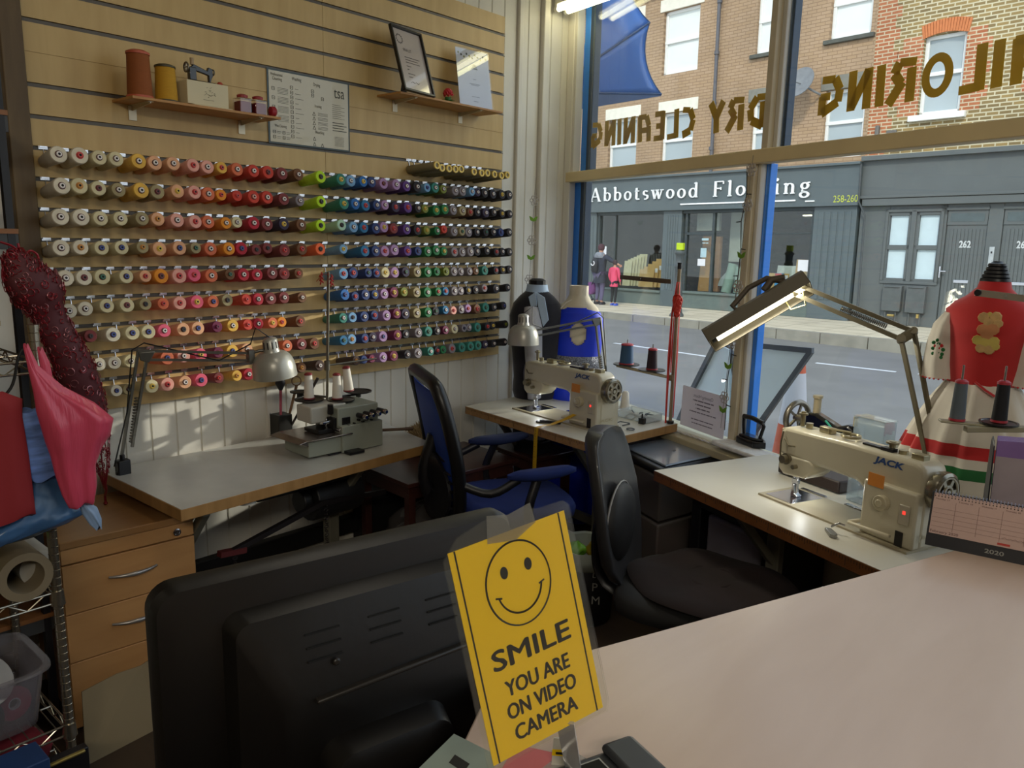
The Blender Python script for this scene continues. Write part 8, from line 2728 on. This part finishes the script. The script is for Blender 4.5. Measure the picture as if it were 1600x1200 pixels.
b = MB(); b.prism([(.004, .027), (Lc - .004, .027), (Lc - .004, H_ - .001), (.004, H_ - .001)], c0_ + tn * .0003, dU, tilt, tn * .0012); b.build('page', mat('calendar_page', 'C4A8A0', .7, var=.03), r)


def kp(u, v):
    return c0_ + dU * u + tilt * v + tn * .0017


b = MB()
for k in range(7):
    u_ = .004 + .042 * k
    if k: b.beam(kp(u_, .036), kp(u_, H_ - .016), .0005, .0003, up=tn)
for k in range(5):
    b.beam(kp(.006, .043 + k * .0095), kp(Lc - .006, .043 + k * .0095), .0003, .0003, up=tn)
for k, dname in enumerate(('Monday 17', 'Tuesday 18', 'Wednesday 19', 'Thursday 20', 'Friday 21')):
    b.text(dname, kp(.008 + .042 * k, H_ - .0145), dU, tilt, w=.026, h=.003, d=.0002)
b.text('February 2020', kp(.006, .030), dU, tilt, w=.052, h=.0052, d=.0002)
b.tube([kp(.134 + .003 * k, .044 + .0012 * (k % 3)) for k in range(16)], .0003, 4)
b.build('page_print', mat('calendar_ink', '6A4A48', .7), r)
b = MB(); b.prism([(.128, .030), (.150, .030), (.150, .0345), (.128, .0345)], c0_ + tn * .0018, dU, tilt, tn * .0002); b.build('red_label', mat('label_red', 'B83A30', .6), r)
b = MB(); b.text('2020', c0_ + dU * .108 + tilt * .009 + tn * .0003, dU, tilt, w=.034, h=.0085, bold=.02, d=.0006); b.build('year_print', mat('calendar_silver', '8C8C88', .5), r)
b = MB()
for k in range(int(Lc / .0062)):
    b.torus(c0_ + dU * (.006 + k * .0062) + tilt * (H_ - .001) + dB * .002, dU, .0052, .0008, 8, 4)
b.build('spiral_binding', mat('spiral_blue_grey', '9498B0', .3, .7), r, smooth=50)
b = MB()
for k in range(int(Lc / .0062)):
    b.lathe([(0, .0013), (.0002, .0012)], kp(.006 + k * .0062, H_ - .0075), tn, 8)
b.build('punched_hole', ink, r)
# purple leaflets in a black holder
lh = V3((-.300, 1.955, 1.0))
r = root('leaflet_holder', lh, 'black holder of purple leaflets behind the desk calendar', 'leaflet holder')
lu = V3((.96, .28, 0)).normalized(); lb = V3((-lu.y, lu.x, 0))
b = MB(); b.prism([(0, 0), (.07, 0), (.07, .19), (.055, .205), (.02, .19), (.0, .08)], lh + lu * .012, lb, (0, 0, 1), lu * .003)
b.prism([(0, 0), (.07, 0), (.06, .19), (.0, .12)], lh + lu * .15, lb, (0, 0, 1), lu * .003); b.bb((lh.x, lh.y - .0, 1.0), (lh.x + .15, lh.y + .07, 1.006)); b.build('holder', black_m, r, bevel=.002)
for k in range(7):
    b = MB(); b.prism([(.02 + .001 * k, .008), (.148, .008), (.148, .205), (.02 + .001 * k, .20)], lh + lb * (.008 + .008 * k), lu, V3(lb * .12 + V3((0, 0, 1))), lb * .006, 0)
    b.prism([(.02 + .001 * k, .02), (.148, .02), (.148, .165), (.02 + .001 * k, .165)], lh + lb * (.0075 + .008 * k), lu, V3(lb * .12 + V3((0, 0, 1))), lb * .0003, 1)
    if k == 0:
        b.torus(lh + lb * .014 + lu * .12 + V3((0, 0, .11)), -lb, .022, .004, 24, 6, m=0); b.lathe([(0, .016), (.001, .015)], lh + lb * .018 + lu * .12 + V3((0, 0, .11)), -lb, 20, m=2)
    o = b.build('leaflet', [mat('leaflet_purple', '7A5A9C', .4), mat('leaflet_grey', '9A8E96', .4), mat('leaflet_yellow', 'C8A860', .5)])
    tag(o, 'purple and grey leaflet in the black holder at the right edge', 'leaflet', 'leaflets in the black holder')
